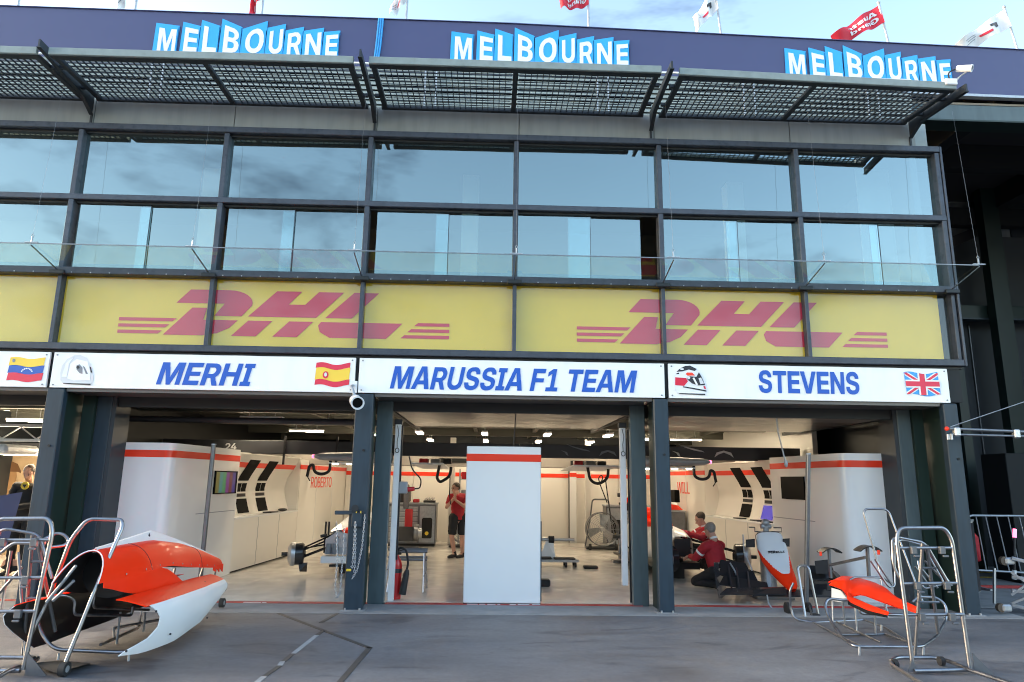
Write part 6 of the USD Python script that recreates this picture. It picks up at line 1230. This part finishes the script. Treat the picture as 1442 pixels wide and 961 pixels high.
part(rc, 'red_cover', MB().hull([gx + [0.08, -0.25, 0.25], gx + [0.55, -0.1, 0.30], gx + [0.40, -0.3, -0.10], gx + [0.5, 0.4, 0.35], gx + [0.15, 0.4, 0.32]]), car_orange, False)
part(rc, 'engine_cover', MB().hull([gx + [dx, dy, dz] for dx, dy, dz in ((-0.2, 0, 0.2), (0.3, 0, 0.3), (-0.25, 1.6, 0.2), (0.5, 1.6, 0.45), (0.1, 1.2, 0.6), (-0.3, 1.6, -0.2), (0.6, 1.6, -0.2))]), car_white, False)
for p0_, p1_, r_ in (((-0.2, -0.2, 0.16), (-0.3, -0.25, 0.14), 0.03), ((-0.32, 0.2, -0.2), (-0.32, 0.2, 0.38), 0.018), ((-0.26, 0.2, -0.2), (-0.26, 0.2, 0.38), 0.018)): part(rc, 'pipe', MB().cyl(gx + np.array(p0_), gx + np.array(p1_), r_), black_plastic)
part(rc, 'skid', MB().box(gx[0] - 0.1, gx[0] + 0.4, 3.1, 5.2, 0.2, 0.24), carbon, False)
for y in (3.7, 5.0): part(rc, 'support', MB().box(gx[0] - 0.05, gx[0] + 0.3, y, y + 0.3, 0.013, 0.2, 0.01), black_plastic)
rf = based('race_car', 'white and orange racing car with open cockpit being worked on by the kneeling mechanics', 'racing car', (3.6, 4.3, 0))
def tub(st2, m, name):                                              # (y, half width, z bottom, z top) about x = cx
    G = []
    for cx_, y, w, z0, z1 in st2: G.append([(cx_ + w * math.copysign(abs(math.cos(a)) ** 0.6, math.cos(a)), y, (z0 + z1) / 2 + (z1 - z0) / 2 * math.copysign(abs(math.sin(a)) ** 0.6, math.sin(a))) for a in np.linspace(0, 2 * math.pi, 25)])
    part(rf, name, MB().grid(np.array(G)), m, 60)
cx_ = 3.55
tub([(cx_ + .05, 2.95, 0.20, 0.42, 0.82), (cx_ + .03, 3.4, 0.26, 0.36, 0.92), (cx_, 4.2, 0.34, 0.26, 0.96), (cx_, 5.2, 0.38, 0.24, 0.98), (cx_, 6.2, 0.36, 0.24, 0.95)], car_white, 'chassis')
part(rf, 'front_bulkhead', MB().hull([(cx_ + .05 + dx, 2.955, z) for dx in (-0.15, 0.15) for z in (0.46, 0.78)] + [(cx_ + .05 + dx, 2.935, z) for dx in (-0.15, 0.15) for z in (0.46, 0.78)]), carbon, False)
tub([(cx_ - .02, 3.9, 0.16, 0.88, 1.00), (cx_ - .04, 4.5, 0.30, 0.88, 1.07), (cx_ - .05, 5.2, 0.33, 0.85, 1.10), (cx_ - .05, 6.0, 0.28, 0.85, 1.05)], car_orange, 'orange_cowl')
part(rf, 'headrest', MB().sph((cx_ - 0.22, 4.8, 1.13), (0.24, 0.3, 0.16), 10), car_orange)
part(rf, 'airbox', MB().tube([(cx_ - 0.3 + 0.21 * math.cos(a), 5.6, 1.18 + 0.30 * math.sin(a)) for a in np.linspace(0, math.pi, 14)], 0.035, 8), car_orange); part(rf, 'airbox_mouth', MB().prism(ell(0, 0, 0.2, 0.29, 0, 180), (cx_ - 0.3, 5.61, 1.17), (1, 0, 0), (0, 0, 1), 0.01), carbon, False)
part(rf, 'racing_number', (lambda m, v: (np.array([cx_ + 0.25, 3.30, 0.74]) + v[:, :1] * nrm((0.1, -1, 0)) * -1 + v[:, 1:2] * np.array([0, 0, 1.0]) + v[:, 2:] * np.array([1.0, 0, 0]), m.faces))(*(lambda m: (m, np.array(m.vertices)))(trimesh.util.concatenate(glyphs('28', 0.16, 0.004, 800)))), flag_cr, False)
for s, px, py, Y in ((-1, 941, 787, 3.0), (1, 1044, 784, 3.1)):
    c = at(px, py, Y=Y); hub(rf, c, (s * 0.95, -0.25, 0), 0.23)
    for dz0, dz1, dy in ((0.10, 0.22, 0.0), (0.08, 0.2, 0.5), (-0.10, 0.05, 0.0), (-0.10, 0.05, 0.45)): part(rf, 'suspension_arm', MB().tube([c + [-s * 0.1, 0, dz0], (cx_ + s * 0.2, 3.1 + dy, 0.56 + dz1)], 0.016, 6), carbon_gloss)
part(rf, 'floor', MB().hull([(cx_ + dx, y, z) for dx, y in ((-0.55, 3.9), (0.55, 3.9), (-0.7, 6), (0.7, 6)) for z in (0.2, 0.235)]), carbon, False)
part(rf, 'splitter', MB().hull([(cx_ + dx, y, z) for dx in (-0.45, 0.35) for y in (2.9, 3.9) for z in (0.24, 0.36)]), carbon, False)
for y in (3.4, 5.5): part(rf, 'support', MB().box(cx_ - 0.2, cx_ + 0.2, y, y + 0.3, 0.013, 0.21, 0.01), black_plastic)
cb = based('rolling_cabinet', 'grey rolling cabinet with red and white parts on top behind the orange car', 'cabinet', (4.85, 8.4, 0)); part(cb, 'body', MB().box(4.55, 5.12, 8.1, 8.7, 0.1, 1.05, 0.01), tube_grey); part(cb, 'top', MB().box(4.53, 5.13, 8.07, 8.72, 1.051, 1.09), galv)
wp_ = based('spare_wing', 'red and white spare wing lying on the rolling cabinet', 'car bodywork', (4.85, 8.4, 1.09)); part(wp_, 'red_panel', MB().hull([(4.56, 8.2, 1.10), (5.1, 8.2, 1.10), (4.56, 8.5, 1.10), (5.1, 8.5, 1.10), (4.58, 8.3, 1.34), (4.95, 8.3, 1.26)]), team_orange, False); part(wp_, 'white_panel', MB().hull([(4.56, 8.15, 1.28), (4.95, 8.15, 1.22), (4.56, 8.25, 1.40), (4.9, 8.25, 1.34)]), car_white, False)
whole('wall_monitor', MB().box(4.62, 4.75, 7.2, 7.6, 1.32, 1.62, 0.01), screen_black, 'small dark monitor behind the orange car', 'monitor')
ck = based('car_nose_dark', 'dark blue upright car part at the left picture edge in the neighbouring garage', 'car bodywork', (-8.3, 1.9, 0)); part(ck, 'panel', MB().hull([at(px, py, Y=Y) for px, py in ((-10, 700), (32, 693), (10, 770), (-10, 780)) for Y in (1.7, 1.85)]), fascia_m, False)

# ================================================================== ACROSS THE PIT LANE (seen in the window reflections)
whole('pit_wall', MB().box(-60, 60, -22.4, -22.0, 0, 1.15, 0.02), conc_pale, 'long grey concrete pit wall across the lane, reflected in the glass', 'wall')
gs = based('grandstand', 'stepped grandstand with a flat roof across the track, reflected in the glass', 'grandstand', (0, -50, 0))
for k in range(12): part(gs, 'tier', MB().box(-70, 34, -48 - k * 0.9, -47.1 - k * 0.9, 0, 1.6 + k * 0.48), conc_pale if k % 2 else dark_wall)
part(gs, 'rear_wall', MB().box(-70, 34, -59.2, -58.9, 0, 10.5), dark_wall); part(gs, 'roof', MB().box(-72, 36, -60, -47, 10.6, 10.9), band_grey)
for k in range(14): part(gs, 'post', MB().box(-68 + k * 7.7, -67.7 + k * 7.7, -57, -56.7, 0, 10.59), steel_grey)
for k in range(3):
    x = 42 + k * 9; t = based('marquee_tent', ('white peaked marquee tent next to the grandstand', 'white peaked marquee tent between the two others', 'white peaked marquee tent farthest from the grandstand')[k], 'tent', (x, -50, 0))
    part(t, 'canopy', MB().hull([(x - 4, -54, 5), (x + 4, -54, 5), (x - 4, -46, 5), (x + 4, -46, 5), (x, -50, 9)]), flag_white, False)
    for sx in (-3.9, 3.9):
        for sy in (-53.9, -46.1): part(t, 'leg', MB().box(x + sx - 0.1, x + sx + 0.1, sy - 0.1, sy + 0.1, 0, 4.99), flag_white)

# ================================================================== PEOPLE
def blob(bones, edge=0.035, it=6, fold=0.0):
    """one continuous body: hulls of the two spheres at the ends of every bone, joined, refined and smoothed"""
    acc = None
    for p, rp, q, rq in bones:
        sp = []
        for c, r in ((p, rp), (q, rq)):
            r = np.broadcast_to(r, 3); sp.append(trimesh.creation.icosphere(2, 1.0).vertices * r + np.asarray(c, float))
        h = manifold3d.Manifold.hull_points(np.vstack(sp)); acc = h if acc is None else acc + h
    acc = acc.refine_to_length(edge); m = acc.to_mesh(); t = trimesh.Trimesh(m.vert_properties[:, :3], m.tri_verts, process=True)
    trimesh.smoothing.filter_taubin(t, lamb=0.5, nu=0.53, iterations=it)
    if fold:
        q = t.vertices * (9, 9, 16); t.vertices = t.vertices + t.vertex_normals * ((meshkit.fbm(q, 3, 5) - 0.5) * fold)[:, None] * 2
    return t
def hand(w, d, side, palm_n, curl=0.5):
    """bones of a palm with five bent fingers: w wrist, d pointing direction, palm_n the way the palm faces"""
    w, d, n = np.asarray(w, float), nrm(d), nrm(palm_n); a = nrm(np.cross(d, n)) * side; B = [(w, 0.024, w + d * 0.085, (0.026, 0.026, 0.026))]
    for k, (o, L) in enumerate(((-0.030, 0.068), (-0.010, 0.078), (0.010, 0.072), (0.029, 0.056))):
        p = w + d * 0.085 + a * o; m1 = p + (d * math.cos(curl * 0.6) + n * math.sin(curl * 0.6)) * L * 0.5; m2 = m1 + (d * math.cos(curl * 1.5) + n * math.sin(curl * 1.5)) * L * 0.5
        B += [(w + d * 0.04 + a * o * 0.6, 0.011, p, 0.0095), (p, 0.0092, m1, 0.0085), (m1, 0.0085, m2, 0.007)]
    th = w + d * 0.03 - a * 0.025; B += [(th, 0.012, th - a * 0.028 + d * 0.028 + n * 0.012, 0.010), (th - a * 0.028 + d * 0.028 + n * 0.012, 0.0098, th - a * 0.034 + d * 0.055 + n * 0.02, 0.008)]
    return B
def headbones(c, f, up):
    """skull, jaw, nose, ears and neck about the centre c, looking along f"""
    c, f, up = np.asarray(c, float), nrm(f), nrm(up); s = nrm(np.cross(f, up))
    B = [(c + up * 0.035 - f * 0.015, 0.088, c + up * 0.02 + f * 0.02, 0.078), (c + f * 0.03 - up * 0.02, 0.070, c + f * 0.052 - up * 0.085, 0.036), (c + f * 0.088 + up * 0.01, 0.012, c + f * 0.112 - up * 0.025, 0.015)]
    for k in (-1, 1): B.append((c + s * 0.082 * k + up * 0.015, (0.012, 0.016, 0.024), c + s * 0.085 * k - up * 0.02 + f * 0.004, (0.010, 0.012, 0.014)))
    B.append((c - up * 0.07 - f * 0.01, 0.056, c - up * 0.16 - f * 0.025, 0.060)); return B
def face(t, c, f, up, hair, beard=None, bald=0.0):
    c, f, up = np.asarray(c, float), nrm(f), nrm(up); s = nrm(np.cross(f, up))
    m = trimesh.creation.icosphere(4, 1.0); v = m.vertices
    P_ = c + up * 0.035 - f * 0.014 + (v[:, :1] * s * 0.096 + v[:, 1:2] * f * 0.108 + v[:, 2:] * up * 0.100)
    rel = P_ - c; hf, hu = rel @ f, rel @ up; keep = ((hf < 0.055) & (hu > 0.005 + 0.45 * (hf + 0.03)) & (hu > -0.06)) | ((hf < -0.02) & (hu > -0.055)) | (hu > 0.088)
    if bald: keep &= hu < 0.10
    jit = np.array([meshkit.fbm(P_ * 60, 2, 3)]).T * 0.010; P_ = P_ + nrm(rel.mean(0)) * 0 + (rel / np.linalg.norm(rel, axis=1, keepdims=True)) * (jit - 0.005)
    part(t, 'hair', (P_, m.faces[keep[m.faces].all(1)]), hair, 60)
    for k in (-1, 1):
        e = c + s * 0.032 * k + f * 0.088 + up * 0.012; part(t, 'eye', MB().sph(e, 0.0115, 6), ink_black); part(t, 'eyebrow', MB().beam(e + up * 0.022 - s * 0.018 + f * 0.004, e + up * 0.022 + s * 0.018 + f * 0.004, 0.010, 0.006), hair)
    part(t, 'mouth', MB().beam(c - up * 0.062 + f * 0.088 - s * 0.022, c - up * 0.062 + f * 0.088 + s * 0.022, 0.006, 0.007), mat_lip)
mat_lip = mat('lips', (0.36, 0.13, 0.11), 0.5)
def V3(*a): return np.array(a, float)

# the man standing in the middle garage, hands together at his chest, one foot lifted behind
t = based('person', 'standing person in a red short sleeved shirt and black shorts, hand at the chin', 'person', (-0.78, 6.5, 0.012))
hx, hy = -0.74, 6.55
hd = V3(hx - 0.06, hy - 0.05, 1.60); ff, uu_ = V3(-0.75, -0.65, -0.18), V3(-0.1, 0, 1)
sh = {1: V3(hx + 0.20, hy + 0.06, 1.40), -1: V3(hx - 0.17, hy - 0.10, 1.40)}; hip = {1: V3(hx + 0.11, hy + 0.04, 0.88), -1: V3(hx - 0.09, hy - 0.04, 0.88)}
el = {1: V3(hx + 0.17, hy - 0.18, 1.18), -1: V3(hx - 0.25, hy - 0.24, 1.17)}; wr = {1: V3(hx - 0.02, hy - 0.32, 1.32), -1: V3(hx - 0.06, hy - 0.32, 1.40)}
kn = {1: V3(hx + 0.12, hy - 0.08, 0.48), -1: V3(hx - 0.12, hy - 0.12, 0.49)}; an = {1: V3(hx + 0.13, hy + 0.06, 0.10), -1: V3(hx - 0.05, hy - 0.06, 0.11)}
body = headbones(hd, ff, uu_) + [(V3(hx, hy, 1.34), (0.16, 0.11, 0.10), V3(hx, hy, 1.02), (0.135, 0.105, 0.10)), (hip[1], 0.095, hip[-1], 0.095)]
for s in (1, -1):
    body += [(V3(hx, hy, 1.38), 0.09, sh[s], 0.065), (sh[s], 0.055, el[s], 0.043), (el[s], 0.042, wr[s], 0.029), (hip[s], 0.090, kn[s], 0.058), (kn[s], 0.056, kn[s] * 0.55 + an[s] * 0.45 + V3(0, 0.02, 0), 0.056), (kn[s] * 0.55 + an[s] * 0.45 + V3(0, 0.02, 0), 0.055, an[s], 0.036), (an[s], 0.036, an[s] + V3(-0.09, -0.12, -0.065), 0.030)]
    body += hand(wr[s], V3(-0.15 * s, -0.05, 0.9) if s == -1 else V3(-0.8, -0.1, 0.5), s, V3(0.3, 0.6, 0.2), 0.9)
part(t, 'body', blob(body, 0.024), skin, 80) if False else part(t, 'body', (lambda m: (m.vertices, m.faces))(blob(body, 0.02, 5)), skin, 80)
shirt = [(V3(hx, hy, 1.36), (0.175, 0.125, 0.10), V3(hx, hy, 0.98), (0.150, 0.122, 0.10)), (V3(hx, hy, 0.98), (0.15, 0.122, 0.08), V3(hx, hy, 0.90), (0.155, 0.125, 0.05))]
for s in (1, -1): shirt += [(V3(hx, hy, 1.40), 0.10, sh[s], 0.078), (sh[s], 0.076, sh[s] * 0.42 + el[s] * 0.58, 0.066)]
part(t, 'shirt', (lambda m: (m.vertices, m.faces))(blob(shirt, 0.02, 5, 0.012)), cloth_red, 80)
shorts = [(hip[1] + V3(0, 0, 0.04), 0.118, hip[-1] + V3(0, 0, 0.04), 0.118)]
for s in (1, -1): shorts += [(hip[s], 0.115, hip[s] * 0.22 + kn[s] * 0.78, (0.098, 0.098, 0.05))]
part(t, 'shorts', (lambda m: (m.vertices, m.faces))(blob(shorts, 0.02, 5, 0.012)), cloth_black, 80)
for s in (1, -1): part(t, 'shoe', (lambda m: (m.vertices, m.faces))(blob([(an[s] + V3(0.01, 0.02, -0.035), 0.052, an[s] + V3(-0.11, -0.15, -0.058), (0.044, 0.044, 0.034)), (an[s] + V3(0, 0, 0.03), 0.045, an[s] + V3(0, 0.01, -0.03), 0.052)], 0.025, 4)), cloth_black, 80)
face(t, hd, ff, uu_, hair_br)
part(t, 'wristband', MB().lathe([(0.034, -0.012), (0.036, 0), (0.034, 0.012)], wr[-1] - nrm(wr[-1] - el[-1]) * 0.03, wr[-1] - el[-1], 14), black_plastic)

# two mechanics crouching at the nose of the car
def crouch(label, base, facing, lean, hairm, bald, reach, name_scale=1.0, knee_down=True):
    f = nrm((*facing, 0)); s_ = nrm(np.cross(f, (0, 0, 1))); B_ = V3(*base)
    def q(a, b, z): return B_ + f * a + s_ * b + V3(0, 0, z)
    t = based('person', label, 'person', B_)
    hipc = q(-0.12, 0, 0.28); ch = q(-0.12 + lean, 0, 0.66); hd = q(-0.12 + lean * 1.45, 0.0, 0.99 - lean * 0.25); ff = f * 0.85 - V3(0, 0, 0.5); up = f * 0.35 + V3(0, 0, 0.94)
    sh = {k: ch + s_ * 0.205 * k + V3(0, 0, 0.05) for k in (1, -1)}; hip = {k: hipc + s_ * 0.11 * k for k in (1, -1)}
    wr = {k: q(reach[0], 0.10 * k, reach[1]) for k in (1, -1)}; el = {k: (sh[k] + wr[k]) / 2 + s_ * 0.10 * k + V3(0, 0, -0.10) - f * 0.04 for k in (1, -1)}
    kn = {1: q(0.30, 0.18, 0.40), -1: q(0.24, -0.19, 0.10)}; an = {1: q(0.14, 0.15, 0.09), -1: q(-0.20, -0.16, 0.09)}; toe = {1: q(0.30, 0.16, 0.04), -1: q(-0.32, -0.17, 0.05)}
    body = headbones(hd, ff, up) + [(ch, (0.15, 0.13, 0.12), hipc, (0.14, 0.13, 0.11))]
    for k in (1, -1):
        body += [(ch + V3(0, 0, 0.05), 0.09, sh[k], 0.065), (sh[k], 0.052, el[k], 0.042), (el[k], 0.042, wr[k], 0.028), (hip[k], 0.088, kn[k], 0.058), (kn[k], 0.056, an[k], 0.040), (an[k], 0.038, toe[k], 0.030)]
        body += hand(wr[k], f * 0.9 - V3(0, 0, 0.3), k, -V3(0, 0, 1), 0.7)
    part(t, 'body', (lambda m: (m.vertices, m.faces))(blob(body, 0.022, 5)), skin, 80)
    jk = [(ch, (0.185, 0.165, 0.13), hipc + V3(0, 0, 0.02), (0.165, 0.155, 0.10))]
    for k in (1, -1): jk += [(ch + V3(0, 0, 0.05), 0.11, sh[k], 0.082), (sh[k], 0.078, el[k], 0.064), (el[k], 0.063, el[k] * 0.1 + wr[k] * 0.9, 0.045)]
    part(t, 'jacket', (lambda m: (m.vertices, m.faces))(blob(jk, 0.02, 5, 0.012)), cloth_red, 80)
    tr_ = [(hip[1], 0.12, hip[-1], 0.12)]
    for k in (1, -1): tr_ += [(hip[k], 0.112, kn[k], 0.080), (kn[k], 0.078, an[k], 0.060)]
    part(t, 'trousers', (lambda m: (m.vertices, m.faces))(blob(tr_, 0.02, 5, 0.012)), cloth_black, 80)
    for k in (1, -1): part(t, 'shoe', (lambda m: (m.vertices, m.faces))(blob([(an[k] - V3(0, 0, 0.02), 0.052, toe[k], (0.045, 0.045, 0.034))], 0.025, 4)), cloth_black, 80)
    for k in (1, -1):
        a, b = sh[k] * 0.55 + el[k] * 0.45, sh[k] * 0.42 + el[k] * 0.58; part(t, 'sleeve_band', MB().tube([a, b], 0.078, 14), cloth_white)
    part(t, 'collar', MB().lathe([(0.066, -0.02), (0.070, 0.0), (0.066, 0.015)], hd - up * 0.125 - f * 0.022, up, 18), cloth_white)
    face(t, hd, ff, up, hairm, bald=bald); return t
crouch('crouching person in a red jacket seen from behind with cropped grey hair', (3.93, 2.25, 0.012), (-0.55, 0.84), 0.10, hair_gr, 0.0, (0.42, 0.50))
crouch('dark haired person in a red jacket bent over the far side of the car', (4.36, 3.75, 0.16), (-0.93, -0.1), 0.20, hair_br, 0.0, (0.55, 0.70))

# the mechanic of the neighbouring team
t = based('person', 'person in a black team jacket with a round yellow badge in the neighbouring garage', 'person', (-8.35, 3.0, 0.012))
hd = at(41, 666, Y=3.0); hx, hy = hd[0], 3.05; ff, uu_ = V3(0.15, -0.75, -0.55), V3(0.05, -0.25, 0.95)
sh = {1: V3(hx + 0.20, hy, hd[2] - 0.27), -1: V3(hx - 0.21, hy, hd[2] - 0.25)}; zc = hd[2] - 0.36
wr = {1: V3(hx + 0.02, hy - 0.35, hd[2] - 0.62), -1: V3(hx + 0.0, hy - 0.33, hd[2] - 0.56)}; el = {1: V3(hx + 0.24, hy - 0.1, hd[2] - 0.57), -1: V3(hx - 0.26, hy - 0.1, hd[2] - 0.55)}
hip = {k: V3(hx + 0.1 * k, hy, hd[2] - 0.80) for k in (1, -1)}; kn = {k: V3(hx + 0.11 * k, hy - 0.04, hd[2] - 1.22) for k in (1, -1)}; an = {k: V3(hx + 0.12 * k, hy, 0.1) for k in (1, -1)}
body = headbones(hd, ff, uu_) + [(V3(hx, hy, zc), (0.16, 0.11, 0.1), V3(hx, hy, zc - 0.4), (0.14, 0.11, 0.1))]; jk = [(V3(hx, hy, zc), (0.185, 0.135, 0.11), V3(hx, hy, zc - 0.46), (0.16, 0.13, 0.09))]; tr_ = [(hip[1], 0.12, hip[-1], 0.12)]
for k in (1, -1):
    body += [(sh[k], 0.06, el[k], 0.045), (el[k], 0.042, wr[k], 0.028), (hip[k], 0.09, kn[k], 0.06), (kn[k], 0.058, an[k], 0.04), (an[k], 0.036, an[k] + V3(0, -0.16, -0.06), 0.03)] + hand(wr[k], V3(-0.2 * k, -0.8, -0.3), k, V3(0, 0, -1), 0.7)
    jk += [(V3(hx, hy, zc + 0.06), 0.11, sh[k], 0.085), (sh[k], 0.082, el[k], 0.066), (el[k], 0.064, el[k] * 0.15 + wr[k] * 0.85, 0.046)]; tr_ += [(hip[k], 0.112, kn[k], 0.085), (kn[k], 0.08, an[k], 0.062)]
part(t, 'body', (lambda m: (m.vertices, m.faces))(blob(body, 0.022, 5)), skin, 80); part(t, 'jacket', (lambda m: (m.vertices, m.faces))(blob(jk, 0.02, 5, 0.012)), cloth_black, 80); part(t, 'trousers', (lambda m: (m.vertices, m.faces))(blob(tr_, 0.02, 5, 0.012)), cloth_black, 80)
for k in (1, -1): part(t, 'shoe', (lambda m: (m.vertices, m.faces))(blob([(an[k] - V3(0, 0, 0.02), 0.05, an[k] + V3(0, -0.17, -0.055), (0.045, 0.045, 0.034))], 0.025, 4)), cloth_black, 80)
bc = at(35, 684, Y=2.90); part(t, 'badge', MB().cyl(bc + [0, 0.02, 0], bc, 0.07, n=20), yellow_m); part(t, 'badge_mark', MB().prism([(-0.04, 0.02), (0.04, 0.02), (0, -0.045)], bc + [0, -0.002, 0], (1, 0, 0), (0, 0, 1), 0.003), ink_black, False)
face(t, hd, ff, uu_, hair_br)
